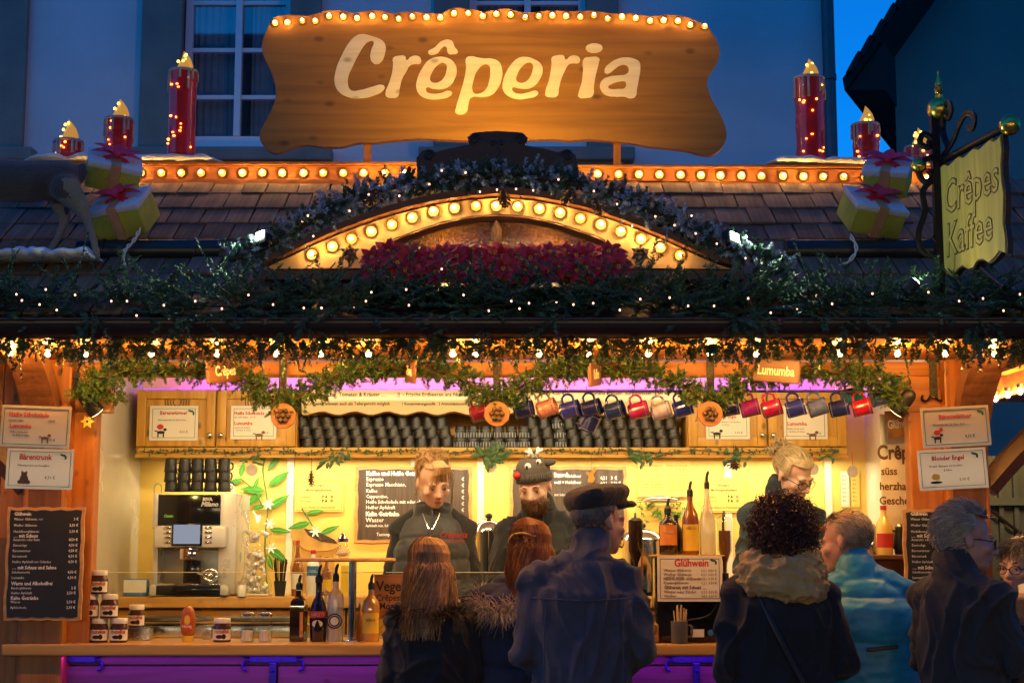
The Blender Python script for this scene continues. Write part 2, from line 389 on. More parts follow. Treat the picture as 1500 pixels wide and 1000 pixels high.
# --- the plastered house behind
HY = 9.0
house = thing('house', 'blue dusk-lit plastered house with stone framed windows behind the stall', 'house', (0, HY, 0))
m = MB(); xL = W(-500, 100, HY).x; xR = W(1224, 100, HY).x; Zt = 11.0
wins = [(-330, -40), (260, 432), (680, 866)]            # glazed openings in photo pixels
xs = [(W(a, 100, HY).x, W(b, 100, HY).x) for a, b in wins]; zb = W(300, 214, HY).z; zt = W(300, -190, HY).z
cur = xL
for a, b in xs:
    m.bx(cur, a, HY, HY + .4, 0, Zt); m.bx(a, b, HY, HY + .4, 0, zb); m.bx(a, b, HY, HY + .4, zt, Zt); cur = b
m.bx(cur, xR, HY, HY + .4, 0, Zt); m.bx(xL, xR, HY + .4, HY + 8, 0, Zt)
m.build('wall', 'plaster', house)
for (a, b), (pa, pb) in zip(xs, [(-400, 40), (208, 470), (636, 906)]):
    l_, r_ = W(pa, 100, HY).x, W(pb, 100, HY).x
    for x0, x1 in ((l_, a + .05), (b - .05, r_)): so = MB().bbox(((x0 + x1) / 2, HY - .02, (zb + zt) / 2 - .1), (x1 - x0, .12, zt - zb + .3), .01).build('stone_surround', 'stone', house)
    MB().bbox(((l_ + r_) / 2, HY - .09, zb - .13), (r_ - l_ + .3, .26, .14), .02).bbox(((l_ + r_) / 2, HY - .05, zb - .24), (r_ - l_ + .12, .18, .09), .02).build('sill', 'stone', so)
    win = MB(); t = .07; yw = HY + .12
    win.bx(a + .05, a + .13, yw, yw + .08, zb, zt).bx(b - .13, b - .05, yw, yw + .08, zb, zt).bx(a + .13, b - .13, yw, yw + .08, zb, zb + .14)
    cx = (a + b) / 2; win.bx(cx - .035, cx + .035, yw - .02, yw + .08, zb + .14, zt)
    for k in range(5):
        z = W(300, 142 - k * 69, yw).z
        for x0, x1 in ((a + .13, cx - .035), (cx + .035, b - .13)): win.bx(x0, x1, yw + .01, yw + .06, z - .022, z + .022)
    wo_ = win.build('window', 'window_white', house)
    MB().bx(a + .13, b - .13, yw + .045, yw + .05, zb + .14, zt).build('pane', 'window_glass', wo_)
    cu = MB()
    for x0, x1 in ((a + .13, a + .13 + (b - a) * .36), (b - .13 - (b - a) * .3, b - .13)):
        pts = [(x0 + (x1 - x0) * i / 24, yw + .14 + .018 * math.sin(i * 1.6)) for i in range(25)]
        for i in range(24): cu.quad((pts[i][0], pts[i][1], zb), (pts[i + 1][0], pts[i + 1][1], zb), (pts[i + 1][0], pts[i + 1][1], zt), (pts[i][0], pts[i][1], zt))
    cu.build('curtain', 'curtain', wo_)
    MB().bx(a, b, HY + .36, HY + .39, zb, zt).build('dark_room', 'room_dark', wo_)
p0 = W(1214, 100, HY - .12)
dp = MB().cyl((p0.x, HY - .12, 0), (p0.x, HY - .12, Zt), .065)
for z in (1.5, 4, 6.5): dp.cyl((p0.x, HY - .12, z), (p0.x, HY - .12, z + .06), .08)
dp.build('drainpipe', 'zinc', house, smooth=40)

# --- houses across the square, behind the viewer: they close off the low sky
for i, (x, w, h, lb) in enumerate(((-15, 11, 13.5, 'pale eaves-front town house across the square, the widest one'), (-3.5, 9, 15, 'tall town house across the square between two lower ones'), (7, 10, 13, 'town house across the square beside the tall one'), (18, 10, 12, 'end house of the row across the square'))):
    hb_ = thing('house', lb, 'house', (x + w / 2, -17, 0)); MB().bx(x + .05, x + w - .05, -25, -17, 0, h).build('wall', 'stone', hb_)
    MB().add([(x, -16.6, h - .1), (x + w, -16.6, h - .1), (x + w, -21, h + 4), (x, -21, h + 4), (x, -25.4, h - .1), (x + w, -25.4, h - .1)], [(0, 1, 2, 3), (3, 2, 5, 4), (0, 3, 4), (1, 5, 2), (0, 4, 5, 1)]).build('roof', 'roof_tile_dark', hb_)
    for r_ in range(4):
        for c_ in range(int(w // 2.2)):
            wx = x + 1 + c_ * 2.2; wi = MB().bbox((wx, -16.98, 1.6 + r_ * 2.6), (1.1, .1, 1.5), .02).build('window', 'window_white', hb_); MB().bx(wx - .48, wx + .48, -16.925, -16.92, 1.6 + r_ * 2.6 - .67, 1.6 + r_ * 2.6 + .67).build('pane', 'black_gloss', wi)
# --- the lit stalls of the opposite row, behind the viewer; their canopy lamps light this front
for i, x in enumerate((-4.6, 0, 4.6)):
    os_ = thing('market_stall', ['lit market stall facing across the lane, opposite the house with three windows', 'lit market stall directly across the lane from the crepe counter', 'lit market stall facing across the lane, opposite the dark gabled house'][i], 'market stall', (x, -11, 0))
    MB().bx(x - 2.0, x + 2.0, -11.0, -10.9, 0, 1.05).build('front', 'plank_wood', os_); MB().bbox((x, -10.85, 1.08), (4.2, .5, .05), .008).build('counter', 'counter_wood', os_); MB().bx(x - 2.0, x + 2.0, -12.6, -12.5, 0, 2.6).build('back_wall', 'pine_x', os_)
    for s in (-1, 1): MB().bbox((x + s * 1.95, -10.95, 1.28), (.12, .12, 2.56), .01).build('post', 'orange_wood_z', os_)
    MB().add([(x - 2.2, -9.9, 2.50), (x + 2.2, -9.9, 2.50), (x + 2.2, -11.4, 3.3), (x - 2.2, -11.4, 3.3), (x + 2.2, -12.9, 2.6), (x - 2.2, -12.9, 2.6)], [(0, 1, 2, 3), (3, 2, 4, 5)]).build('roof', 'brown_wood_x', os_)
    MB().cyl((x - 1.6, -10.75, 2.36), (x + 1.6, -10.75, 2.36), .02, n=10).build('canopy_tube_lamp', 'led_warm', os_)
    lamp('canopy_light', 'AREA', (x, -10.73, 2.34), (x, 0, 2.2), 44, (1, .74, .44), os_, size=3.2, sizey=.06)
# --- dark neighbour house with overhanging gable
NY = 10.0
nb_ = thing('house', 'dark teal gabled house with overhanging tiled verge beside the sky gap', 'house', (4, NY, 0))
x0 = W(1298, 200, NY).x; e0 = W(1240, 134, NY); e1 = W(1345, -12, NY); sl = (e1.z - e0.z) / (e1.x - e0.x)
ap = 7.6
SHR = Matrix(((1, .45, 0, -.45 * NY), (0, 1, 0, 0), (0, 0, 1, 0), (0, 0, 0, 1)))          # the house stands at an angle to the lane
MB(SHR).prism([(x0, 0), (x0 + 2 * ap, 0), (x0 + 2 * ap, e0.z), (x0 + ap, e0.z + (x0 + ap - e0.x) * sl), (x0, e0.z + (x0 - e0.x) * sl)], NY + .6, NY + 8).build('wall', 'plaster_dark', nb_)
MB(SHR).prism([(e0.x + .03, e0.z), (x0 + .02, e0.z), (x0 + .02, e0.z + (x0 - e0.x) * sl - .03)], NY - .05, NY + 7.9).build('boxed_eave', 'roof_tile_dark', nb_)
rf = MB(SHR); ra = math.atan(sl); L = 11
rf.prism([(e0.x, e0.z - .02), (e0.x + L * math.cos(ra), e0.z + L * math.sin(ra) - .02), (e0.x + L * math.cos(ra), e0.z + L * math.sin(ra) + .2), (e0.x - .02, e0.z + .12)], NY - .1, NY + 9)
rfo = rf.build('roof', 'roof_tile_dark', nb_)
vt = MB()
for k in range(46):
    p = Vector((e0.x + math.cos(ra) * (.12 + k * .235), NY - .12, e0.z + math.sin(ra) * (.12 + k * .235) + .2)); vt.box(p, (.25, .14, .06), Matrix.Rotation(-ra - .12, 3, 'Y'))
vt.build('verge_tiles', 'roof_tile_dark', rfo)

# --- blue metal gate and the lit neighbour stall edge at the right
gt = thing('metal_gate', 'dark blue ribbed metal gate standing beyond the right post', 'gate', (3.2, 3.2, 0))
gx0, gx1 = W(1440, 700, 3.2).x, W(1640, 700, 3.2).x
MB().bx(gx0, gx1, 3.24, 3.28, .1, 2.15).build('sheet', 'gate_blue', gt)
for k in range(9): MB().bx(gx0 + k * .1, gx0 + k * .1 + .03, 3.2, 3.24, .1, 2.15).build('rib', 'gate_blue', gt)
for z in (.3, 1.82): MB().bx(gx0, gx1, 3.17, 3.2, z, z + .05).build('rail', 'gate_blue', gt)
MB().tube([(gx0 + .02, 3.185, 1.8), (gx1, 3.185, 1.1)], .012, 6).build('brace', 'iron', gt)

# ================================================================ the stall
stall = thing('market_stall', 'timber crepe stall with shingled roof, lit counter and open serving front', 'market stall', (0, 0, 0))
XL, XR = -2.12, 2.02
MB().bx(XL - .05, XR + .05, .16, 1.86, 0.02, .32).build('floor', 'plank_wood', stall)
MB().bx(XL, XR, 1.75, 1.80, .32, 2.6).build('back_wall', 'wall_cream', stall)
MB().bx(XL - .05, XL, .2, 1.80, .32, 2.6).build('side_wall', 'side_panel', stall)
MB().bx(XR, XR + .05, .2, 1.80, .32, 2.6).build('side_wall', 'white_trim', stall)
MB().bx(XL, XR, .2, 1.75, 2.54, 2.6).build('ceiling', 'ceiling_white', stall)
for px in (424, 606, 704, 1068, 1215): pbox(MB(), px - 5, px + 5, 662, 875, 1.74, .006).build('batten', 'white_trim', stall)
# --- posts, beam, soffit
def vbox(px0, px1, z0, z1, Y, d):
    a = W(px0, 700, Y).x; b = W(px1, 700, Y).x; return (a, b, Y, Y + d, z0, z1)
for a, b in ((34, 100), (1388, 1450)): 
    q = vbox(a, b, 0, 2.41, .03, .16); MB().bbox(((q[0] + q[1]) / 2, (q[2] + q[3]) / 2, 1.205), (q[1] - q[0], .16, 2.41), .012).build('post', 'orange_wood_z', stall)
jl = [(103, 138), (1283, 1296), (1334, 1384)]
for a, b in jl[:1] + jl[2:]:
    q = vbox(a, b, 1.08, 2.33, .10, .10); MB().bbox(((q[0] + q[1]) / 2, .15, 1.7), (q[1] - q[0], .1, 1.25), .01).build('jamb', 'orange_wood_z', stall)
bz0 = W(700, 550, .1).z; bz1 = 2.405
bxl, bxr = W(62, 545, .1).x, W(1430, 545, .1).x
MB().bbox(((bxl + bxr) / 2, .15, (bz0 + bz1) / 2), (bxr - bxl, .10, bz1 - bz0), .006).build('beam', 'orange_wood_x', stall)
for a, b in ((170, 330), (345, 395), (440, 590), (605, 712), (745, 860), (880, 1018), (1062, 1130), (1165, 1330)):
    pa, pb = W(a, 545, .09).x, W(b, 545, .09).x; MB().bx(pa, pb, .086, .0985, bz0 + .012, bz1 - .03).build('beam_panel', 'orange_wood_x', stall)
for a, b in ((100, 162), (1316, 1398)):            # corner boards below the beam
    pa, pb = W(a, 575, .1).x, W(b, 575, .1).x; zc = W(700, 603, .1).z; MB().bbox(((pa + pb) / 2, .14, (bz0 + zc) / 2 - .001), (pb - pa, .09, bz0 - zc), .006).build('corner_board', 'orange_wood_x', stall)
for k in range(7): MB().bx(-2.75, 2.75, -.74 + k * .118, -.74 + k * .118 + .112, 2.412, 2.432).build('soffit_plank', 'orange_wood_x', stall)
for k in range(6):                                   # boarded wing that closes the stall at the left
    xw = W(34, 700, .06).x; MB().bbox((xw - .06 - k * .115, .12, 1.2), (.108, .06, 2.4), .006).build('wing_board', 'orange_wood_z', stall)
# curved brackets from the posts to the eave
def bracket(x, w, name='bracket'):
    n = 14; prof = []
    for i in range(n + 1):
        t = i / n; a = t * math.pi / 2; prof.append((.03 - .66 * (1 - math.cos(a)), 1.72 + .70 * math.sin(a)))      # lower (front) curve
    top = [(-.66, 2.41), (-.42, 2.41)]
    back = []
    for i in range(n + 1):
        t = 1 - i / n; a = t * math.pi / 2; back.append((.03 - .42 * (1 - math.cos(a)) , 1.92 + .49 * math.sin(a)))
    poly = prof[:-1] + top + back[1:]
    mb = MB(); k = len(poly); vs = [(x - w / 2, y, z) for y, z in poly] + [(x + w / 2, y, z) for y, z in poly]
    mb.add(vs, [tuple(range(k)), tuple(range(2 * k - 1, k - 1, -1))] + [(i, i + k, (i + 1) % k + k, (i + 1) % k) for i in range(k)])
    return mb.build(name, 'brown_wood_z', stall)
bracket(W(67, 700, .03).x, .15); bracket(W(1419, 700, .03).x, .15)
# braces running out to the side eaves
for sx, px in ((-1, 40), (1, 1446)):
    x = W(px, 700, .1).x; pts = smoothpath([(x, .12, 1.82), (x + sx * .12, .12, 1.95), (x + sx * .34, .12, 2.17), (x + sx * .62, .12, 2.42)], 5)
    MB().tube(pts, .06, 6).build('side_brace', 'brown_wood_x', stall)
# --- counter and front
zc = W(700, 943, 0).z
cx0, cx1 = W(2, 943, 0).x, W(1400, 943, 0).x
MB().bbox(((cx0 + cx1) / 2, .235, zc - .026), (cx1 - cx0, .47, .052), .008).build('counter_top', 'counter_wood', stall)
pz = [.03, .36, .68, W(700, 974, .14).z, zc - .056]
for k in range(4):
    x = cx0 + .1
    while x < cx1 - .05:
        w = random.uniform(1.1, 1.7) if k != 3 else 1.9; x2 = min(x + w, cx1 - .05); MB().bbox(((x + x2) / 2, .155, (pz[k] + pz[k + 1]) / 2), (x2 - x - .008, .03, pz[k + 1] - pz[k] - .008), .004).build('front_plank', 'plank_wood', stall); x = x2
MB().bx(cx0 + .1, cx1 - .05, .172, .2, .02, zc - .055).build('front_backing', 'dark_wood_x', stall)
for px in (105, 400, 1020):
    c = W(px, 965, .125); mb = MB()
    mb.bbox((c.x, .128, c.z), (.22, .012, .032), .004).bbox((c.x - (.085 if px == 105 else 0), .128, c.z - .17), (.032, .012, .31), .004)
    for s in (-1, 1):
        for v in (-1, 1): mb.tube(smoothpath([(c.x + s * .10, .128, c.z + v * .008), (c.x + s * .132, .128, c.z + v * .012), (c.x + s * .138, .128, c.z + v * .04), (c.x + s * .118, .128, c.z + v * .05)], 4), .007, 6)
    for k in range(4): mb.ell((c.x - (.085 if px == 105 else 0), .12, c.z - .05 - k * .07), .008)
    so = mb.build('strap_hinge', 'glitter_blue', stall)
# LED strip hidden below the counter edge, real lamp
led = MB().bx(cx0 + .12, cx1 - .1, .07, .085, zc - .055, zc - .0525).build('counter_led_strip', 'led_purple', stall)
lamp('counter_led', 'AREA', ((cx0 + cx1) / 2, .05, zc - .06), ((cx0 + cx1) / 2, .12, .4), 7, (.40, .015, 1), stall, size=3.9, sizey=.02)
# --- inside: back counter, shelf, cabinets
zb_ = W(300, 873, 1.15).z; bx0 = W(120, 873, 1.15).x; bx1 = XR - .01
MB().bbox(((XL + .01 + bx1) / 2, 1.445, zb_ - .03), (bx1 - XL - .02, .59, .06), .008).build('back_counter', 'counter_wood', stall)
for k in range(10):
    x = XL + .02 + k * .41; MB().bbox((x + .2, 1.195, (zb_ - .06 + .34) / 2 + .0), (.40, .03, zb_ - .08 - .34), .006).build('drawer_front', 'pine_x', stall)
CY = 1.40
zs0, zs1 = W(700, 665, CY - .02).z, W(700, 655, CY - .02).z      # shelf board
sxl, sxr = W(200, 660, CY).x, W(1240, 660, CY).x
MB().bbox(((sxl + sxr) / 2, (CY + 1.74) / 2 - .01, (zs0 + zs1) / 2), (sxr - sxl, 1.74 - CY + .02, zs1 - zs0), .004).build('shelf_board', 'pine_x', stall)
zct = W(700, 570, CY).z
def cabinet(pa, pb, doors, target):
    xa, xb = W(pa, 600, CY).x, W(pb, 600, CY).x
    body = MB().bx(xa, xb, CY + .025, 1.745, zs1 + .002, zct).build('cabinet', 'pine_z', stall)
    wd = (xb - xa) / doors
    for k in range(doors):
        x = xa + k * wd; dm = MB(); z0, z1 = zs1 + .006, zct - .004; xm, zm, h = x + wd / 2, (z0 + z1) / 2, z1 - z0
        dm.bbox((x + .03, CY, zm), (.05, .022, h), .004).bbox((x + wd - .03, CY, zm), (.05, .022, h), .004)
        dm.bbox((xm, CY + .001, z1 - .025), (wd - .11, .02, .05), .004).bbox((xm, CY + .001, z0 + .025), (wd - .11, .02, .05), .004)
        dm.bx(x + .05, x + wd - .05, CY + .008, CY + .02, z0 + .045, z1 - .045)
        d = dm.build('cabinet_door', 'pine_z', body, smooth=30)
        kx = x + (wd - .03 if k % 2 == 0 else .03); MB().lathe([(.004, 0), (.005, .012), (.014, .018), (.015, .026), (.008, .031), (0, .032)], (kx, CY - .010, z0 + .06), 12, Matrix.Rotation(R(90), 3, 'X')).build('knob', 'steel', body, smooth=True)
        if target[k]:
            rg = MB()
            for r in (.022, .037, .052, .066):
                if r < h: rg.tube([(xm + r * math.cos(a * math.pi / 12), CY + .006, z1 - .065 + min(.068, r * 1) * math.sin(a * math.pi / 12)) for a in range(25)], .0035, 5)
            rg.build('burnt_ring', 'ink_brown', body)
cabinet(200, 435, 2, (1, 1)); cabinet(1006, 1240, 2, (0, 1))
MB().bx(W(435, 600, CY).x, W(1006, 600, CY).x, 1.70, 1.745, zs1, zct).build('shelf_back', 'pine_x', stall)
MB().bx(W(435, 600, CY).x, W(1006, 600, CY).x, CY + .03, 1.745, zct - .02, zct).build('shelf_top', 'pine_x', stall)
# LED strips: warm below the shelf, violet above the cabinets
MB().bx(sxl, sxr, CY - .02, CY - .006, zs0 - .018, zs0 - .001).build('shelf_lip', 'pine_x', stall)
MB().bx(sxl, sxr, 1.44, 1.455, zs0 - .008, zs0 - .002).build('shelf_led_strip', 'led_warm', stall)
lamp('shelf_led', 'AREA', (0, 1.60, zs0 - .02), (0, 1.66, 1.0), 25, (1, .86, .54), stall, size=3.8, sizey=.03)
MB().bx(sxl, sxr, CY + .14, CY + .16, zct + .003, zct + .014).build('cabinet_led_strip', 'led_purple', stall)
lamp('violet_led', 'AREA', (0, CY + .15, zct + .018), (0, 1.76, 2.50), 40, (.15, .005, 1), stall, size=3.8, sizey=.02)
# warm tube lamp under the stall ceiling, behind the front beam
tb = MB().cyl((-1.8, .32, 2.50), (1.7, .32, 2.50), .018, n=10).build('ceiling_tube_lamp', 'led_warm', stall)
lamp('ceiling_tube', 'AREA', (-.05, .33, 2.47), (-.05, 1.35, 1.55), 36, (1, .74, .42), stall, size=3.5, sizey=.05)

# ================================================================ roof
RY0, RY1, RZ0 = -.74, .62, 2.49; RS = (W(700, 268, RY1).z - RZ0) / (RY1 - RY0); RA = math.atan(RS)
def zr(Y): return RZ0 + (Y - RY0) * RS
RX = 2.78
roof = MB(); RZ1 = zr(RY1); k = .05
prof = [(RY0, RZ0 - k), (RY1, RZ1 - k), (2.05, zr(RY1) - 1.43 * RS - k), (2.05, zr(RY1) - 1.43 * RS + .02 - .03), (RY1, RZ1 - .01), (RY0, RZ0 - .01)]
n = len(prof); roof.add([(-RX, y, z) for y, z in prof] + [(RX, y, z) for y, z in prof], [tuple(range(n)), tuple(range(2 * n - 1, n - 1, -1))] + [(i, i + n, (i + 1) % n + n, (i + 1) % n) for i in range(n)])
roof_o = roof.build('roof', 'dark_wood_x', stall)
# gable ends and back closing
for sx in (-1, 1):
    a = [(sx * 2.5, RY0 + .15, 2.44), (sx * 2.5, 1.9, 2.44), (sx * 2.5, RY1, RZ1 - .07)]; b = [(p[0] + sx * .03, p[1], p[2]) for p in a]
    MB().add(a + b, [(0, 1, 2), (5, 4, 3), (0, 3, 4, 1), (1, 4, 5, 2), (2, 5, 3, 0)]).build('gable', 'orange_wood_x', stall)
SLOPE = math.hypot(1, RS); shm = []
for w in (.118, .138, .158):
    mb = MB(); mb.bbox((0, .125, 0), (w - .006, .25, .013), .003); shm.append(mb.mesh('shingle', 'shingle_wood'))
ncourse = 8; course = (RY1 - RY0) * SLOPE / ncourse; cnt = 0
for i in range(ncourse):
    x = -2.62 + random.uniform(-.06, .03); s0 = i * course
    while x < 2.62:
        j = random.randrange(3); w = (.118, .138, .158)[j]; xm = x + w / 2; x += w
        Yb = RY0 + s0 / SLOPE; vis = True
        if abs(xm + .05) < .75 and i < 5: vis = False                # behind the dormer
        if abs(xm + .05) < 1.0 and i < 2: vis = False
        if vis and cnt < 296:
            cnt += 1; part('shingle', shm[j], roof_o, (xm, Yb + random.uniform(-.008, .008), zr(Yb) + .014 + random.uniform(0, .004)), (RA - .045 + random.uniform(-.01, .01), random.uniform(-.012, .012), random.uniform(-.02, .02)))
# gutter
gy = RY0 - .055; gz = W(700, 470, gy).z; gm = MB(); rr = .058; ar = [(math.cos(a) * rr, -abs(math.sin(a)) * rr * 1.15) for a in [math.pi * i / 12 for i in range(13)]]
for i in range(12):
    for rad, flip in ((1, 0), (.93, 1)):
        (a0, b0), (a1, b1) = ar[i], ar[i + 1]; q = [(-RX - .02, gy - a0 * rad, gz + b0 * rad), (RX + .02, gy - a0 * rad, gz + b0 * rad), (RX + .02, gy - a1 * rad, gz + b1 * rad), (-RX - .02, gy - a1 * rad, gz + b1 * rad)]
        gm.quad(*(q if not flip else q[::-1]))
gm.tube([(-RX - .02, gy - rr, gz), (RX + .02, gy - rr, gz)], .008, 8)
go = gm.build('gutter', 'gutter_brown', stall, smooth=50)
MB().bx(-RX, RX, RY0 - .02, RY0 + .0, 2.40, 2.485).build('fascia_board', 'dark_wood_x', stall)
for px in (145, 390, 625, 1140, 1375):
    x = W(px, 485, gy).x; MB().tube([(x, gy - (rr + .004) * math.cos(a), gz - (rr + .004) * 1.15 * math.sin(a)) for a in [math.pi * i / 10 for i in range(11)]], .006, 6, flat=2.5).build('gutter_clip', 'gutter_brown', go)
# dark tarpaulin rolls lying on the roof
for a, b, label in ((115, 326, 'left'), (1150, 1372, 'right')):
    Yp = -.20; y = 368; p0 = W(a, y, Yp); p1 = W(b, y - 1, Yp); r = .052; mb = MB()
    mb.cyl(p0, p1, r, n=20); xs_ = [p0.x + (p1.x - p0.x) * f for f in ((.18, .82) if label == 'left' else (.05, .86))]
    for x in xs_: mb.cyl((x - .006, p0.y, p0.z), (x + .006, p0.y, p0.z), r + .006, n=20)
    o = mb.build('pipe_roll', 'pipe_green', None, smooth=40, origin=p0 - Vector((0, 0, r)))
    tag(o, 'dark rolled awning tube lying on the shingles below the ' + ('deer' if label == 'left' else 'iron sign bracket and gift boxes'), 'awning tube', 'awning tubes on the roof')

# ---- light bulb, shared by every board
bm_ = MB(); Mx = Matrix.Rotation(R(90), 3, 'X')
bm_.lathe([(.0220, 0), (.0240, .002), (.0235, .006), (.0195, .007), (.0165, .005), (.013, .002)], (0, 0, 0), 14, Mx)
bm_.mi(1).ell((0, -.020, 0), .0175, n=14, k=8).mi(2).ell((0, -.020, 0), .0080, n=8, k=5)
BULBS = [bm_.mesh('bulb', ['bronze', 'bulb_glass', g], smooth=50) for g in ('bulb_core', 'bulb_core', 'bulb_core_dim')]
# ---- ridge boards with bulbs
def ridge(pa, pb, ya, yb, bulbs):
    A, B = W(pa, ya, RY1 - .03), W(pb, yb, RY1 - .03); h = .07; xa, xb = A.x, B.x
    mb = MB(); mb.add([(xa, RY1 - .03, A.z - h), (xb, RY1 - .03, B.z - h), (xb, RY1 - .03, B.z), (xa, RY1 - .03, A.z), (xa, RY1 + .05, A.z - h), (xb, RY1 + .05, B.z - h), (xb, RY1 + .05, B.z), (xa, RY1 + .05, A.z)], [(0, 1, 2, 3), (5, 4, 7, 6), (4, 0, 3, 7), (1, 5, 6, 2), (3, 2, 6, 7), (4, 5, 1, 0)])
    mb.bx(xa, xb, RY1 - .05, RY1 + .06, (A.z + B.z) / 2 + .004, (A.z + B.z) / 2 + .016)
    mb.bx(xa, xb, RY1 - .045, RY1 + .0, (A.z + B.z) / 2 - h - .03, (A.z + B.z) / 2 - h - .004)
    o = mb.build('ridge_board', 'orange_wood_x', stall)
    for x in bulbs: f = (x - pa) / (pb - pa); part('bulb', random.choice(BULBS), o, (W(x + random.uniform(-1, 1), 251, RY1 - .032).x, RY1 - .033, (A.z + (B.z - A.z) * f) - h / 2 - .003), (random.uniform(-.12, .12), 0, random.uniform(-.12, .12)))
ridge(108, 613, 243, 243, [146 + 29.8 * i for i in range(16)])
ridge(846, 1440, 244, 251, [876 + 30 * i for i in range(18)])

# ---- dormer: curved fascia, glazed lunette
DY = -.50
arc = [(385, 394), (400, 387), (430, 374), (458, 360), (495, 344), (530, 331), (565, 319), (600, 309), (640, 300), (680, 294), (730, 290), (780, 294), (820, 301), (860, 311), (900, 324), (940, 339), (980, 356), (1020, 374), (1050, 387), (1072, 394)]
inner = [(556, 392), (556, 362), (580, 348), (610, 337), (650, 324), (690, 316), (730, 313), (770, 316), (810, 324), (850, 337), (880, 348), (903, 362), (903, 392)]
fas = MB().prism(px_outline(arc + inner[::-1], DY)[::-1], DY, DY + .035).build('dormer_fascia', 'cream_paint', stall)
for x, y in [(457, 373), (487, 361), (515, 350), (544, 339), (574, 329), (604, 319), (635, 310), (666, 305), (697, 302), (727, 302), (758, 303), (790, 306), (820, 312), (850, 320), (880, 329), (909, 339), (939, 350), (967, 363), (996, 374)]:
    part('bulb', random.choice(BULBS), fas, W(x, y, DY - .002), (random.uniform(-.12, .12), 0, random.uniform(-.12, .12)), scale=(1.12, 1.12, 1.12))
tr = MB(); ip = [W(x, y + 5, DY + .02) for x, y in inner[1:-1]]; tr.tube(smoothpath(ip, 4), .022, 6); tr.tube([W(727, 318, DY + .03), W(727, 392, DY + .03)], .024, 4)
tro = tr.build('lunette_frame', 'brown_wood_x', stall)
for a, b in ((inner[1:7], (720, 392)), (inner[6:-1], (734, 392))):
    q = px_outline([(x, y + 4) for x, y in a] + ([(727, 392), (556, 392)] if a[0][0] < 600 else [(903, 392), (727, 392)]), DY + .05); MB().prism(q[::-1], DY + .05, DY + .056).build('glass_pane', 'hammered_glass', tro)
# lamp behind the lunette
for px in (655, 800):
    c = W(px, 372, DY + .16); MB().ell(c, .014).build('lunette_bulb', 'bulb_far', stall); lamp('lunette_light', 'POINT', c + Vector((0, -.02, 0)), c + Vector((0, -1, 0)), 2.5, (1, .66, .24), stall, size=.02)
# dormer roof skin running back into the main roof and a liner over the arch
dm = MB(); ap_ = [W(x, y - 3, DY) for x, y in arc]; bk = [Vector((p.x, max(DY + .05, RY0 + (p.z - RZ0) / RS), p.z)) for p in ap_]
for i in range(len(ap_) - 1):
    f0, f1 = ap_[i] + Vector((0, -.05, 0)), ap_[i + 1] + Vector((0, -.05, 0)); u = Vector((0, 0, .03))
    dm.quad(f0, f1, bk[i + 1], bk[i]); dm.quad(f1 + u, f0 + u, bk[i] + u, bk[i + 1] + u); dm.quad(f0 + u, f1 + u, f1, f0)
dm.build('dormer_roof', 'brown_wood_x', stall)
pbox(MB(), 383, 1090, 396, 409, DY - .05, .10).build('dormer_sill', 'brown_wood_x', stall)
# ---- carved crest above the dormer
crest = [(612, 275), (610, 232), (617, 222), (627, 218), (638, 223), (660, 217), (687, 212), (685, 201), (695, 194), (727, 192), (763, 194), (773, 202), (769, 213), (793, 217), (817, 223), (830, 219), (843, 227), (848, 250), (848, 275)]
cm = MB().prism(px_outline(crest, DY + .10)[::-1], DY + .10, DY + .15)
def spiral(mb, c, r, turns, Y, s=1, rad=.006):
    pts = [];
    for i in range(22):
        t = i / 21; a = t * turns * 2 * math.pi; q = r * (1 - .85 * t); pts.append((c.x + s * q * math.cos(a), Y, c.z + q * math.sin(a)))
    mb.tube(pts, rad, 6)
for x, y, s in ((695, 204, 1), (763, 204, -1), (628, 228, 1), (831, 228, -1)): spiral(cm, W(x, y, DY + .10), .026, 1.6, DY + .097, s)
spiral(cm, W(722, 210, DY + .1), .014, 1.3, DY + .097, 1, .004); spiral(cm, W(734, 210, DY + .1), .014, 1.3, DY + .097, -1, .004)
cm.tube(smoothpath([W(728, 214, DY + .097), W(731, 225, DY + .097), W(724, 236, DY + .097)], 4), .005, 6)
cm.build('crest', 'dark_wood_x', stall)

# ================================================================ the big name board
SY = .74
sign = thing('name_sign', 'big wavy wooden board lettered Crêperia with bulbs along its top edge', 'sign', W(722, 245, SY))
out = [(396, 31), (406, 24), (428, 22), (449, 24), (466, 20), (480, 16), (500, 16), (519, 20), (538, 16), (557, 16), (576, 20), (598, 17), (622, 19), (646, 20), (658, 14), (672, 12), (694, 14), (711, 18), (728, 14), (744, 13), (768, 19), (804, 16), (840, 17), (869, 16), (893, 20), (926, 20), (950, 24), (979, 22), (1003, 25), (1022, 32), (1034, 38), (1046, 53), (1054, 72), (1051, 91), (1039, 110), (1036, 125), (1042, 144), (1054, 166), (1062, 185), (1064, 202), (1056, 218), (1042, 227), (1027, 226), (1008, 221), (979, 217), (948, 214), (924, 209), (898, 207), (864, 204), (835, 206), (799, 204), (730, 207), (658, 205), (622, 203), (600, 204), (574, 206), (550, 209), (524, 209), (500, 215), (473, 215), (447, 212), (425, 217), (406, 224), (392, 220), (381, 206), (382, 192), (389, 178), (400, 156), (404, 139), (402, 120), (395, 101), (386, 82), (384, 65), (389, 48)]
op = [(p.x, p.z) for p in smoothpath([(x, 0, z) for x, z in px_outline(out + out[:1], SY)], 3)[:-1]]
bo = MB().prism(op[::-1], SY, SY + .045).build('board', 'sign_board_wood', sign)
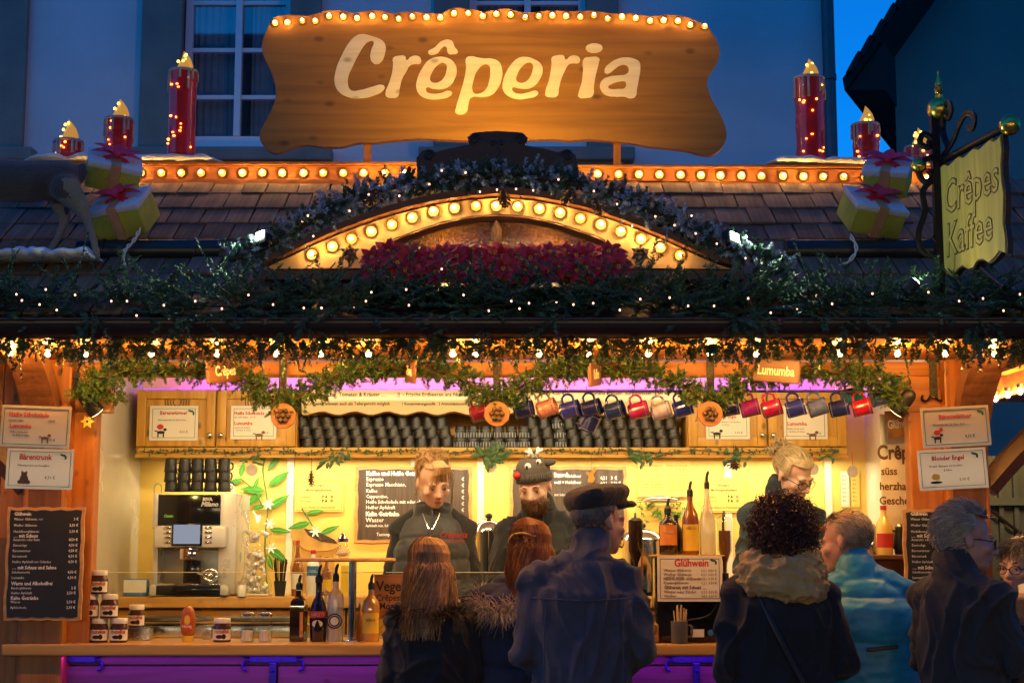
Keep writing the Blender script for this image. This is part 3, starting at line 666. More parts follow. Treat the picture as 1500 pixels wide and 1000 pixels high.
for x, y in [(403, 34), (421, 33), (443, 31), (462, 31), (482, 24), (503, 25), (523, 27), (545, 24), (564, 26), (584, 28), (604, 25), (625, 26), (645, 26), (665, 20), (686, 20), (707, 24), (727, 21), (748, 22), (769, 26), (789, 24), (809, 23), (829, 24), (850, 25), (870, 23), (890, 28), (911, 25), (931, 27), (952, 31), (972, 30), (993, 31), (1011, 37), (1032, 39)]:
    part('bulb', random.choice(BULBS), sign, ROOT[sign.name] @ W(x, y, SY - .001), (random.uniform(-.12, .12), 0, random.uniform(-.12, .12)), scale=(.82, .82, .82))
for px in (538, 904): pbox(MB(), px - 5, px + 5, 190, 250, SY + .05, .04).build('post', 'orange_wood_z', sign)
def letter(polys, name='letter', depth=.005, off=0):
    cu = bpy.data.curves.new(name, 'CURVE'); cu.dimensions = '2D'; cu.fill_mode = 'BOTH'; cu.extrude = depth; cu.resolution_u = 4
    for pl in polys:
        sp = cu.splines.new('BEZIER'); sp.bezier_points.add(len(pl) - 1); sp.use_cyclic_u = True
        for b, (x, y) in zip(sp.bezier_points, pl):
            p = W(480 + x / 6.25, 40 + y / 6.25, SY); b.co = (p.x, p.z, 0); b.handle_left_type = b.handle_right_type = 'AUTO'
    ob = bpy.data.objects.new(name, cu); COL.objects.link(ob); dg = bpy.context.evaluated_depsgraph_get(); me = bpy.data.meshes.new_from_object(ob.evaluated_get(dg)); bpy.data.objects.remove(ob); bpy.data.curves.remove(cu)
    mb = MB(); mb.add([(v.co.x, SY - .001 - v.co.z, v.co.y) for v in me.vertices], [tuple(p.vertices) for p in me.polygons]); bpy.data.meshes.remove(me)
    return mb.build(name, 'letter_wood', sign)
S2 = lambda l: [(x + 1437.5, y) for x, y in l]
letter([[(300, 68), (420, 90), (500, 125), (528, 165), (522, 250), (495, 315), (450, 342), (410, 325), (390, 280), (400, 210), (418, 135), (385, 130), (340, 165), (285, 250), (225, 370), (190, 450), (185, 520), (215, 580), (300, 578), (420, 545), (490, 530), (522, 548), (500, 590), (420, 630), (300, 655), (180, 640), (100, 590), (65, 520), (75, 400), (130, 260), (200, 140), (250, 90)]])
letter([[(600, 285), (650, 265), (710, 270), (722, 305), (760, 275), (820, 265), (855, 295), (845, 335), (800, 340), (760, 350), (720, 410), (680, 480), (660, 560), (640, 640), (590, 652), (535, 635), (530, 600), (560, 520), (590, 420), (598, 340)]])
letter([[(920, 240), (985, 185), (1050, 127), (1135, 127), (1160, 180), (1190, 235), (1150, 250), (1105, 245), (1080, 180), (1045, 195), (1000, 245)]], 'circumflex')
letter([[(1010, 275), (1100, 285), (1160, 330), (1182, 400), (1165, 470), (1120, 540), (1050, 570), (960, 565), (905, 555), (905, 590), (960, 612), (1040, 605), (1110, 585), (1140, 605), (1110, 640), (1020, 662), (930, 662), (850, 630), (812, 560), (820, 480), (860, 390), (920, 310)], [(1050, 330), (1085, 345), (1088, 400), (1060, 470), (1020, 505), (970, 512), (940, 490), (950, 430), (990, 365)]])
letter([[(1270, 285), (1320, 268), (1370, 280), (1437, 290), (1497, 290), (1567, 320), (1597, 390), (1592, 480), (1552, 570), (1497, 625), (1430, 642), (1310, 650), (1290, 700), (1270, 780), (1220, 803), (1170, 785), (1175, 740), (1210, 620), (1250, 480), (1268, 370)], [(1440, 343), (1478, 355), (1488, 410), (1478, 500), (1450, 570), (1405, 605), (1350, 612), (1325, 580), (1335, 490), (1370, 400)]])
letter([S2([(380, 275), (460, 300), (520, 350), (530, 410), (505, 480), (450, 545), (370, 568), (300, 560), (255, 555), (260, 590), (310, 612), (400, 600), (470, 585), (490, 605), (465, 635), (390, 655), (300, 662), (220, 635), (170, 580), (168, 500), (200, 410), (250, 335), (310, 285)]), S2([(410, 325), (440, 345), (438, 400), (415, 460), (370, 505), (320, 512), (290, 490), (300, 430), (340, 365)])])
letter([S2([(615, 280), (660, 262), (725, 265), (740, 300), (780, 270), (830, 262), (868, 285), (862, 330), (810, 335), (770, 345), (735, 400), (700, 480), (680, 560), (662, 635), (610, 645), (558, 630), (555, 595), (585, 500), (605, 400), (612, 330)])])
letter([S2([(910, 290), (960, 277), (1045, 285), (1045, 330), (1020, 430), (1000, 540), (985, 635), (930, 650), (860, 640), (860, 600), (885, 520), (900, 400)])])
letter([S2([(1003 + 78 * math.cos(a * .5236), 195 + 44 * math.sin(a * .5236)) for a in range(12)])], 'letter_dot')
letter([S2([(1100, 385), (1150, 330), (1210, 295), (1280, 280), (1360, 290), (1415, 320), (1425, 370), (1415, 460), (1395, 560), (1375, 645), (1330, 657), (1280, 640), (1200, 640), (1110, 625), (1065, 580), (1055, 530), (1085, 480), (1140, 455), (1220, 445), (1300, 430), (1318, 400), (1300, 355), (1250, 350), (1190, 385), (1140, 425), (1110, 430)]), S2([(1280, 500), (1295, 520), (1280, 560), (1220, 568), (1150, 568), (1130, 555), (1170, 520), (1230, 502)])])
# warm uplighters hidden behind the crest
for px in (662, 800):
    up_ = thing('uplight', 'small black uplight behind the carved crest shining on the %s half of the name board' % ('Crê' if px < 700 else 'eria'), 'lamp', W(px, 262, -.16), group='uplights behind the crest')
    c = W(px, 246, -.16); MB().bbox(c, (.12, .08, .06), .01).build('housing', 'black', up_); MB().bx(c.x - .05, c.x + .05, c.y + .0402, c.y + .044, c.z - .02, c.z + .025).build('lens', 'bulb_far', up_)
    lamp('uplight_beam', 'SPOT', c + Vector((0, .06, .03)), W(650 if px < 700 else 815, 95, SY), 55, (1, .58, .06), up_, size=.04, spot=104, blend=1)
# ================================================================ greenery
def unit(a): return a / (np.linalg.norm(a, axis=1, keepdims=True) + 1e-9)
def sprigs(mb, path, n, rad, slen, nn, nlen, w, droop=0., along=.7, flat=None, thick=None, mats=(0,), probs=None, out=None, spread=1.0, stems=True, comb=0):
    """n fir twigs set along a path, each carrying nn needles; out = preferred direction"""
    pts = np.array([tuple(p) for p in path]); k = len(pts)
    mt = rng.choice(mats, size=n, p=probs)
    for m_ in set(mats):
        sel = int((mt == m_).sum())
        if not sel: continue
        t = rng.uniform(0, k - 1.001, sel); i = t.astype(int); f = (t - i)[:, None]; B = pts[i] * (1 - f) + pts[i + 1] * f; T = unit(pts[i + 1] - pts[i])
        rnd = rng.normal(size=(sel, 3)); rnd -= T * (rnd * T).sum(1, keepdims=True); rnd = unit(rnd)
        if flat is not None: rnd = unit(rnd * np.array(flat))
        B = B + rnd * rng.uniform(0, rad, (sel, 1))
        sg = np.where(rng.random((sel, 1)) < .5, -1., 1.); D = unit(rnd + T * sg * rng.uniform(0, along, (sel, 1)) + np.array([0, 0, -droop]) + (np.array(out) if out is not None else 0))
        L = slen * rng.uniform(.6, 1.25, sel)
        tt = rng.uniform(.02, 1, (sel, nn)); P = B[:, None, :] + D[:, None, :] * (L[:, None] * tt)[:, :, None]; P[:, :, 2] -= droop * .25 * (L[:, None] * tt ** 2)
        q = rng.normal(size=(sel, nn, 3)); q -= D[:, None, :] * (q * D[:, None, :]).sum(2, keepdims=True); q /= np.linalg.norm(q, axis=2, keepdims=True)
        if comb:
            sv = np.cross(D, np.array([0., -.5, 1.]) + rng.normal(size=(sel, 3)) * .35); sv = unit(sv); q = sv[:, None, :] * np.where(rng.random((sel, nn, 1)) < .5, -1., 1.) + q * .35
        ND = D[:, None, :] * .75 + q * spread; NL = nlen * (1.05 - .45 * tt) * rng.uniform(.7, 1.15, (sel, nn))
        mb.mi(m_).needles(P.reshape(-1, 3), ND.reshape(-1, 3), NL.reshape(-1), w)
    return mb
FL = MB().ell((0, 0, 0), .0039, n=8, k=5).mesh('fairy_light', 'fairy', True)
def lights(root, pts, Yf):
    for x, y in pts: p = W(x, y, Yf + random.uniform(-.01, .01)); part('fairy_light', FL, root, ROOT[root.name] @ p, scale=(1, 1, 1.2))
def cone_mesh():
    mb = MB()
    for i in range(7):
        for j in range(7):
            a = j * 2 * math.pi / 7 + i * .45; r = .020 * math.sin(math.pi * (i + .8) / 7.6) ** .7; z = -.03 + i * .010
            mb.leaf((r * .5 * math.cos(a), r * .5 * math.sin(a), z), (math.cos(a), math.sin(a), -.45), r * 1.1, .009, (0, 0, 1), 2, .1)
    return mb.ell((0, 0, 0), (.010, .010, .032), n=8, k=5).mesh('pine_cone', 'cone')
CONE = cone_mesh()

# --- eave garland: real fir boughs lying along the gutter
eg = thing('garland', 'long dark fir bough garland with tiny lights lying along the gutter', 'garland', (0, -.76, 2.47))
path = [(-2.7 + i * .09, -.70 + .03 * math.sin(i * 1.7), 2.53 + .02 * math.sin(i * .9)) for i in range(61)]
mb = MB(); sprigs(mb, path, 1150, .075, .22, 150, .025, .0042, comb=1, droop=.05, along=2.0, mats=(0, 1), probs=(.85, .15), out=(0, -.25, .0))
path2 = [(-2.7 + i * .09, -.66, 2.57) for i in range(61)]
sprigs(mb, path2, 330, .04, .16, 120, .024, .0034, comb=1, droop=.1, along=1.8, mats=(0, 1), probs=(.75, .25), out=(0, -.1, .1))
for px in (130, 275, 455, 800, 1070, 1100, 1240, 1430):     # boughs that hang over the gutter
    p = W(px, 462, -.82); sprigs(mb, [p, p + Vector((.02, -.01, -.02))], 7, .04, .17, 90, .028, .0034, droop=1.1, along=.8, mats=(0,), out=(random.uniform(-.5, .5), -.25, 0))
mb.mi(2)
for k in range(60): 
    i = random.randrange(60); a = Vector(path[i]); mb.tube([a, a + Vector((random.uniform(-.2, .2), random.uniform(-.1, .02), random.uniform(-.02, .1)))], .003, 4)
mb.build('foliage', ['fir', 'fir_blue', 'stem'], eg)
lights(eg, [(24, 431), (32, 440), (58, 446), (67, 424), (83, 454), (163, 441), (186, 441), (200, 462), (286, 441), (364, 432), (445, 451), (471, 451), (519, 449), (536, 441), (544, 428), (595, 424), (642, 424), (679, 432), (599, 447), (647, 394), (716, 455), (749, 441), (761, 452), (775, 444), (815, 442), (840, 446), (869, 444), (908, 454), (938, 438), (981, 436), (1008, 448), (1046, 448), (1096, 437), (1129, 458), (1168, 453), (1196, 433), (1219, 445), (1278, 430), (1360, 428), (1405, 441), (1440, 437), (1470, 455), (1494, 431), (110, 432), (240, 447), (325, 452), (400, 446)], -.86)
# upright twigs on the left and right of the eave
# --- frosted garland over the dormer arch
ag = thing('garland', 'frosted fir garland with cones arched over the lit dormer', 'garland', W(730, 285, DY - .04))
gp = smoothpath([W(x, y, DY - .04) for x, y in [(335, 382), (390, 362), (445, 330), (500, 300), (560, 278), (620, 266), (680, 260), (735, 256), (800, 262), (850, 272), (910, 290), (965, 315), (1020, 342), (1075, 364), (1120, 380), (1165, 398)]], 5)
mb = MB(); sprigs(mb, gp, 900, .026, .070, 80, .021, .0032, along=1.0, mats=(0, 1, 2), probs=(.46, .32, .22), out=(0, -.15, .1))
mb.mi(3).tube(gp, .012, 6)
mb.build('foliage', ['fir_frost', 'fir_blue', 'fir', 'stem'], ag)
lights(ag, [(647, 250), (682, 253), (629, 270), (703, 281), (728, 278), (756, 277), (781, 279), (818, 263), (585, 287), (512, 309), (451, 316), (443, 324), (459, 346), (904, 299), (960, 317), (1013, 316), (926, 331), (1019, 342), (1050, 357), (1092, 378), (988, 330), (540, 285), (870, 280)], DY - .10)
for x, y in ((546, 289), (738, 290), (875, 302), (832, 287)): part('pine_cone', CONE, ag, ROOT[ag.name] @ W(x, y, DY - .11), (random.uniform(-.5, .5), random.uniform(-.5, .5), 0), (1.1, 1.1, 1.25))
# --- dark garland under the gutter
ug = thing('garland', 'dark fir garland hanging in shadow beneath the gutter', 'garland', (0, -.70, 2.38))
path = [(-2.7 + i * .06, -.68 + .02 * math.sin(i), 2.385 + .008 * math.sin(i * .7)) for i in range(91)]
mb = MB(); sprigs(mb, path, 950, .024, .064, 52, .020, .0036, droop=.75, along=1.0, mats=(0,)); mb.build('foliage', ['fir'], ug)
# --- warm swag across the opening
sg_ = thing('garland', 'golden lit tinsel fir swag draped across the serving opening', 'garland', W(728, 590, -.04))
sw = [(122, 582), (138, 562), (165, 549), (230, 541), (300, 545), (350, 553), (385, 572), (415, 594), (445, 577), (490, 552), (540, 539), (600, 540), (660, 548), (700, 568), (728, 590), (758, 570), (800, 549), (850, 538), (905, 537), (960, 547), (1005, 566), (1040, 592), (1072, 572), (1110, 552), (1160, 541), (1230, 546), (1280, 556), (1318, 572)]
gp = smoothpath([W(x, y, -.04 + .02 * math.sin(x * .03)) for x, y in sw], 4)
mb = MB(); sprigs(mb, gp, 1700, .030, .062, 64, .020, .0032, along=.9, mats=(0, 1), probs=(.8, .2)); mb.mi(2).tube(gp, .008, 6)
for px, py in ((170, 585), (1312, 590)): p = W(px, py - 12, -.04); sprigs(mb, [p, p + Vector((0, 0, -.05))], 26, .02, .05, 40, .017, .0026, droop=.4, mats=(0,))
mb.build('foliage', ['tinsel_green', 'fir', 'stem'], sg_)
# soffit bulbs, screwed to the soffit planks
SB = MB(); SB.lathe([(.016, 0), (.018, -.004), (.016, -.02), (.010, -.022)], (0, 0, 0), 12).mi(1).ell((0, 0, -.038), .019, n=12, k=7).mi(2).ell((0, 0, -.038), .011, n=8, k=5)
SBM = SB.mesh('soffit_bulb', ['black', 'bulb_glass', 'soffit_core'], True)
for px in (15, 70, 125, 222, 318, 405, 470, 540, 663, 697, 790, 862, 950, 1040, 1108, 1230, 1315, 1385, 1455): part('soffit_bulb', SBM, stall, W(px, 515, -.44).xy.to_3d() + Vector((0, 0, 2.411)))

# --- poinsettias in a window box
pb = thing('flower_box', 'dark window box packed with deep red poinsettias below the dormer', 'flower box', W(728, 408, DY - .12))
a, b = W(544, 405, DY - .12), W(914, 382, DY - .12)
MB().bbox(((a.x + b.x) / 2, DY - .10, a.z + .03), (b.x - a.x, .10, .06), .006).build('box', 'dark_wood_x', pb)
fm = []
for v in range(4):
    mb = MB()
    for ring, (nn, L, el) in enumerate(((7, .068, .15), (6, .055, .55), (5, .036, 1.0))):
        for j in range(nn):
            a_ = j * 2 * math.pi / nn + ring * .5 + random.uniform(-.2, .2); e = el + random.uniform(-.15, .15)
            mb.leaf((0, 0, 0), (math.cos(a_) * math.cos(e), math.sin(a_) * math.cos(e), math.sin(e)), L * random.uniform(.85, 1.15), L * .30, (0, 0, 1), 4, random.uniform(.1, .4))
    mb.mi(1)
    for j in range(5): mb.ell((.006 * math.cos(j * 1.3), .006 * math.sin(j * 1.3), .014), .004, n=6, k=4)
    mb.mi(2)
    for j in range(4): a_ = j * 1.6 + v; mb.leaf((0, 0, -.012), (math.cos(a_), math.sin(a_), -.3), .07, .02, (0, 0, 1), 4, .3)
    fm.append(mb.mesh('poinsettia', ['poinsettia', 'star_yellow', 'leaf_green']))
for k in range(44):
    fx = k % 22 / 21; row = k // 22; px = 548 + 362 * fx + random.uniform(-6, 6); py = (375 if row == 0 else 393) + random.uniform(-7, 7)
    if k == 0 or k == 21 or k == 22 or k == 43: py += 4
    part('poinsettia', random.choice(fm), pb, ROOT[pb.name] @ W(px, py, DY - .10 - row * .04), (R(random.uniform(55, 95)), R(random.uniform(-25, 25)), R(random.uniform(-25, 25))), [random.uniform(.85, 1.15)] * 3)
# two dark cone rosettes on the fascia
for i, (x, y) in enumerate(((512, 372), (938, 372))):
    mb = MB(); c = W(x, y, DY - .015)
    for j in range(6):
        a_ = j * math.pi / 3; mb.ell(c + Vector((.020 * math.cos(a_), -.004, .020 * math.sin(a_))), (.012, .012, .012), n=8, k=5); mb.leaf(c + Vector((0, 0, 0)), (math.cos(a_ + .5), -.2, math.sin(a_ + .5)), .045, .012, (0, -1, 0), 3)
    mb.ell(c, .013); o = mb.build('cone_rosette', 'cone', None, smooth=40, origin=c)
    tag(o, 'dark cone rosette fixed on the pale arch ' + ('at the deer end' if i == 0 else 'at the iron-sign end') + ' of the red flowers', 'ornament', 'cone rosettes on the arch')

# ================================================================ candles, snow
SNY = RY1 + .01
def snow(pa, pb, ya, yb, label, Y=SNY, th=.05, dep=.12):
    p0, p1 = W(pa, ya, Y), W(pb, yb, Y); n = 40; mb = MB(); rings = []
    for i in range(n + 1):
        t = i / n; c = p0.lerp(p1, t); e = min(1, min(t, 1 - t) * 9 + .15); h = th * e * (.75 + .5 * noise.noise((t * 14, ya, 0))); d = dep * e * (.8 + .4 * noise.noise((t * 11, ya, 5)))
        rings.append([c + Vector((0, d * math.cos(a), max(-.012, h * .5 + h * .5 * math.sin(a) + .008 * noise.noise((t * 40, a * 2, 1))))) for a in [2 * math.pi * j / 12 for j in range(12)]])
    vs = [p for r in rings for p in r]; fs = [(i * 12 + j, i * 12 + (j + 1) % 12, (i + 1) * 12 + (j + 1) % 12, (i + 1) * 12 + j) for i in range(n) for j in range(12)]; fs += [tuple(range(11, -1, -1)), tuple(n * 12 + j for j in range(12))]
    mb.add(vs, fs); return tag(mb.build('snow_fleece', 'snow', None, smooth=True, origin=(p0 + p1) / 2), label, 'snow fleece')
snow(30, 330, 240, 240, 'strip of white snow fleece on the ridge under the candles by the deer')
snow(1122, 1372, 241, 249, 'strip of white snow fleece on the ridge under the candles by the iron sign')
def candle(px, ytop, ybase, ycap, wpx, label):
    Y = SNY + .02; b = W(px, ybase, Y); t = W(px, ycap, Y); fl = W(px, ytop, Y); r = wpx / 2 * SC(ybase, Y); h = t.z - b.z; fh = fl.z - t.z
    rt = thing('candle', label, 'candle', b, group='red candles on the ridge')
    mb = MB(); n = 24; prof = [(r * 1.0, 0)] + [(r * (1 + .03 * math.sin(i * 1.9)), h * i / 10) for i in range(1, 10)] + [(r, h), (r * .8, h - .012)]
    mb.lathe(prof, (0, 0, 0), n); mb.build('body', 'candle_red', rt, smooth=40, local=True)
    w = MB(); vs = []; w.tube([(r * 1.0 * math.cos(a), r * 1.0 * math.sin(a), h) for a in [2 * math.pi * j / 24 for j in range(25)]], .008, 6, cap=False)
    for j in range(11):
        a = j * 2 * math.pi / 11 + random.uniform(-.2, .2); L = min(h * .7, random.uniform(.03, .13)); w.tube([(r * 1.03 * math.cos(a), r * 1.03 * math.sin(a), h), (r * 1.04 * math.cos(a), r * 1.04 * math.sin(a), h - L)], [.006, .0075], 6); w.ell((r * 1.04 * math.cos(a), r * 1.04 * math.sin(a), h - L), .008, n=6, k=4)
    w.build('wax_drip', 'wax', rt, smooth=True, local=True)
    f = MB(); fp = [(r * .55, h - .015), (r * .62, h + fh * .12), (r * .55, h + fh * .3), (r * .36, h + fh * .58), (r * .17, h + fh * .82), (0, h + fh)]
    f.lathe(fp, (0, 0, 0), 14); f.v = [(x + .014 * math.sin((z - h) * 28) * (z > h), y, z) for x, y, z in f.v]
    f.build('flame_cap', 'candle_flame', rt, smooth=True, local=True)
    sp = MB().ell((0, 0, 0), .0052, n=6, k=4).mesh('spark', 'fairy_orange', True); sy = MB().ell((0, 0, 0), .0065, n=6, k=4).mesh('spark', 'fairy_yellow', True)
    for k in range(max(5, int(h * 34))):
        a = random.uniform(math.pi * 1.2, math.pi * 1.8); part('spark', sp, rt, (r * 1.05 * math.cos(a), r * 1.05 * math.sin(a), random.uniform(.1, 1) ** 1.3 * h * .95), scale=(random.uniform(.8, 1.7), 1, random.uniform(.7, 1.2)))
    for k in range(5):
        a = random.uniform(math.pi * 1.1, math.pi * 1.9); z = random.uniform(.05, .8); rr_ = r * (.62 - .5 * z); part('spark', sy, rt, (rr_ * math.cos(a), rr_ * math.sin(a) - .004, h + fh * z), scale=(1.2, .7, 1.3))
    return rt
candle(265, 75, 228, 106, 40, 'tallest red candle with drips beside the deer, in front of the window')
candle(173, 145, 224, 176, 40, 'mid-height red candle between the tallest one and the gift boxes with deer')
candle(99, 175, 236, 208, 40, 'short stubby red candle above the deer, in front of the wall')
candle(1188, 86, 236, 116, 42, 'tallest red candle in front of the drainpipe')
candle(1269, 155, 236, 184, 38, 'mid-height red candle against the open sky gap')
candle(1346, 187, 240, 217, 38, 'short stubby red candle beside the iron sign bracket')

# ================================================================ remesh helper
def skin_mesh(mb, name, vox, smooth=4, mats='skin', post=None):
    me = bpy.data.meshes.new(name); me.from_pydata(mb.v, [], mb.f); bm = bmesh.new(); bm.from_mesh(me); bmesh.ops.recalc_face_normals(bm, faces=bm.faces[:]); bm.to_mesh(me); bm.free()
    ob = bpy.data.objects.new(name, me); COL.objects.link(ob); r = ob.modifiers.new('r', 'REMESH'); r.mode = 'VOXEL'; r.voxel_size = vox
    if smooth: s = ob.modifiers.new('s', 'SMOOTH'); s.iterations = smooth; s.factor = .5
    dg = bpy.context.evaluated_depsgraph_get(); out = bpy.data.meshes.new_from_object(ob.evaluated_get(dg)); bpy.data.objects.remove(ob); bpy.data.meshes.remove(me); out.name = name
    if post: post(out)
    out.materials.clear()
    for m in ([mats] if isinstance(mats, str) else mats): out.materials.append(MAT[m])
    out.shade_smooth(); return out
def wrinkle(amp, sx=6, sz=11, quilt=0, qz=9, seed=0):
    """cloth folds, and quilting ridges for padded jackets, pushed along the normals"""
    def f(me):
        n = len(me.vertices); co = np.empty(n * 3); no = np.empty(n * 3); me.vertices.foreach_get('co', co); me.vertex_normals.foreach_get('vector', no); co = co.reshape(-1, 3); no = no.reshape(-1, 3); d = np.empty(n)
        for i in range(n):
            x, y, z = co[i]; wx = noise.noise((x * 4, y * 4, z * 4 + seed)) * .3; v = 1.1 * (1 - abs(noise.noise((x * sx * .9 + seed + wx * 3, y * sx * .9, z * sz * .6 + x * 5 + wx * 4))) * 1.6) ** 3 + .6 * max(0, 1 - abs(noise.noise((x * sx * 1.7 + wx * 6, y * sx * 1.7 + seed, z * sz * 1.3 - x * 8))) * 2) ** 3 + .5 * noise.noise((x * 3, y * 3 + seed, z * 3)); v = v - .6
            d[i] = v * amp
            if quilt: q = abs(math.sin((z + .02 * noise.noise((x * 4 + seed, y * 4, z * 2))) * qz * math.pi)); d[i] += quilt * (q ** .5 - .6) + quilt * .22 * noise.noise((x * 16, y * 16, z * 38 + seed))
        co += no * d[:, None]; me.vertices.foreach_set('co', co.reshape(-1)); me.update()
    return f
# ================================================================ deer on the roof
DRY = -.34
def D(px, py, dy=0): return W(px, py, DRY + dy)
db = MB()
db.caps([D(92, 262), D(40, 266), D(-30, 262), D(-75, 258)], [.088, .098, .098, .088])
db.caps([D(-75, 250), D(-118, 205), D(-140, 172)], [.07, .052, .045]); db.caps([D(-140, 170), D(-172, 182), D(-190, 188)], [.05, .034, .024])
for s in (-1, 1): db.ell(D(-128, 150, s * .05), (.018, .012, .045))
db.ell(D(121, 252), (.025, .02, .05))
for hx, hock, kn, dy in ((143, 128, 112, -.05), (66, 96, 84, .06)):
    db.caps([D(95, 275, dy), D(kn + 4, 300, dy), D(hock, 322, dy), D((hock + hx) / 2 + 2, 352, dy), D(hx, 377, dy)], [.068, .045, .024, .018, .018])
for hx, dy in ((-86, -.05), (-50, .06)): db.caps([D(-70, 285, dy), D(hx - 4, 325, dy), D(hx, 377, dy)], [.055, .027, .018])
def deerpost(me):
    for p in me.polygons:
        c = p.center; q = p.normal.z; zb0 = D(0, 297).z
        if (c.z < zb0 and (q < -.1 or c.z < D(0, 312).z)) or (c.x > D(108, 0).x and c.z < D(0, 268).z and p.normal.x > .1): p.material_index = 1
me = skin_mesh(db, 'deer_body', .011, 6, ['deer_fur', 'deer_belly'])
deerpost(me)
deer = thing('deer_figure', 'brown deer figure with pale legs standing on roof snow seen from the rear', 'deer figure', D(20, 378))
o = bpy.data.objects.new('body', me); COL.objects.link(o); o.parent = deer; me.transform(ROOT[deer.name])
an = MB()
for s in (-1, 1): an.tube(smoothpath([D(-132, 158, s * .02), D(-122, 120, s * .07), D(-138, 85, s * .11)], 4), .008, 6); an.tube([D(-123, 122, s * .07), D(-145, 108, s * .08)], .006, 6)
an.build('antlers', 'cone', deer, smooth=True)
snow(-60, 150, 385, 383, 'lumpy snow fleece patch under the hooves of the deer figure', Y=DRY - .01, th=.07, dep=.16)

# ================================================================ gift boxes
def gift(px, py, w, d, h, rot, label, Y):
    c = W(px, py, Y); rt = thing('gift_box', label, 'gift box', c, rot, 'gift boxes on the roof')
    bm = MB().bbox((0, 0, 0), (w, d, h), .012); bm.build('box', 'gift_green', rt, smooth=40, local=True)
    MB().bbox((0, 0, h / 2 + .004), (w + .012, d + .012, .03), .01).build('lid', 'gift_white', rt, smooth=40, local=True)
    MB().bx(-.022, .022, -d / 2 - .009, d / 2 + .009, -h / 2 - .003, h / 2 + .022).build('ribbon', 'ribbon_gold', rt, local=True)
    bw = MB(); z = h / 2 + .03
    for k, (a, L) in enumerate(((.25, .085), (2.9, .085), (1.5, .055), (3.7, .10), (5.6, .10))):
        dx, dy = math.cos(a), math.sin(a)
        if k < 3: 
            for s in (0, 1): bw.leaf((0, 0, z), (dx, dy - .25, .5 + s * .5), L * 1.25, .036, (0, 0, 1), 5, .5)
        else: bw.leaf((0, 0, z), (dx, dy * .9, -.05), L, .022, (0, 0, 1), 4, .25)
    bw.ell((0, 0, z + .008), (.018, .018, .014)); bw.build('bow', 'ribbon_red', rt, local=True); return rt
gift(183, 316, .245, .20, .135, (R(38), R(-7), R(-14)), 'lower gift box with red bow between the deer and the awning tube', -.16)
gift(165, 254, .235, .18, .115, (R(36), R(7), R(22)), 'upper gift box with red bow, stacked behind the deer', -.10)
gift(1276, 314, .245, .20, .125, (R(38), R(6), R(14)), 'lower gift box with red bow hanging over the awning tube by the iron sign', -.16)
gift(1300, 262, .20, .18, .115, (R(36), R(8), R(-20)), 'upper gift box with red bow, stacked on another beside the iron sign', -.10)
for nm, pts, lb in (('cable', [(205, 335), (196, 352), (184, 365), (180, 380), (183, 390)], 'pale cable hanging below the gift box beside the deer'), ('cable', [(1246, 345), (1254, 365), (1240, 385), (1205, 400), (1170, 402), (1150, 395)], 'pale twisted cable trailing from the gift box to the frosted garland')):
    mb = MB(); q = smoothpath([W(x, y, -.26 - .12 * i / 5) for i, (x, y) in enumerate(pts)], 6)
    for s in (0, 1): mb.tube([p + Vector((.006 * math.sin(i * .9 + s * 3.1), 0, .006 * math.cos(i * .9 + s * 3.1))) for i, p in enumerate(q)], .0042, 6)
    tag(mb.build(nm, 'white_trim', None, smooth=True, origin=q[-1]), lb, 'cable')

# ================================================================ flood lamps on the roof
def flood(px, py, aim, label, e):
    c = W(px, py, DY - .09); rt = thing('floodlight', label, 'floodlight', c, (R(-14), R(-10 if px < 700 else 10), R(-38 if px < 700 else 38)), 'floodlights in the garland ends')
    MB().bbox((0, .02, 0), (.075, .04, .07), .006).build('housing', 'black', rt, local=True)
    MB().bx(-.024, .024, -.004, -.001, -.016, .022).build('lens', 'flood_lens', rt, local=True); MB().tube([(-.04, .02, -.01), (-.04, .02, -.055), (.04, .02, -.055), (.04, .02, -.01)], .004, 6).build('yoke', 'black', rt, local=True)
    lamp('flood_beam', 'SPOT', c + Vector((0, -.02, 0)), aim, e, (.86, 1, .62), rt, size=.03, spot=128, blend=.5)
flood(381, 346, W(150, 330, -1.1), 'small square floodlight glowing in the garland end near the gift boxes with deer', 14)
flood(1076, 348, W(1380, 330, -1.1), 'small square floodlight glowing in the garland end near the iron sign', 14)

# ================================================================ hanging iron sign
A0, B0 = W(1384, 320, -.60), W(1474, 280, -1.12); u = Vector((B0.x - A0.x, B0.y - A0.y, 0)).normalized(); nrm = Vector((u.y, -u.x, 0))      # nrm faces -x
if nrm.x > 0: nrm = -nrm
hs = thing('hanging_sign', 'yellow board lettered Crêpes Kaffee on a wrought iron bracket with gold balls', 'sign', W(1380, 425, -.6))
zt_, zb0 = W(1384, 248, -.60).z, W(1384, 404, -.60).z; Ls = (Vector((B0.x, B0.y)) - Vector((A0.x, A0.y))).length
def HP(s, z, o=0): return Vector((A0.x, A0.y, 0)) + u * s + Vector((0, 0, z)) + nrm * o
def slab(edge, o0, o1):
    k = len(edge); vs = [HP(s, z, o0) for s, z in edge] + [HP(s, z, o1) for s, z in edge]
    return MB().add(vs, [tuple(range(k)), tuple(range(2 * k - 1, k - 1, -1))] + [(i, i + k, (i + 1) % k + k, (i + 1) % k) for i in range(k)])
nn = 12; edge = [(Ls * i / nn, zt_ + .010 * math.sin(i * 2.1)) for i in range(nn + 1)] + [(Ls + .008 * math.sin(i * 1.9), zt_ + (zb0 - zt_) * i / 8) for i in range(1, 8)] + [(Ls * (nn - i) / nn, zb0 + .016 * math.sin(i * 1.7)) for i in range(nn + 1)]
wood('hang_board', (.40, .30, .05), (.56, .43, .09), 2, knots=.2, bump=.3)
slab(edge, -.018, .018).build('board', 'hang_board', hs); cxs = Ls / 2; czs = (zt_ + zb0) / 2
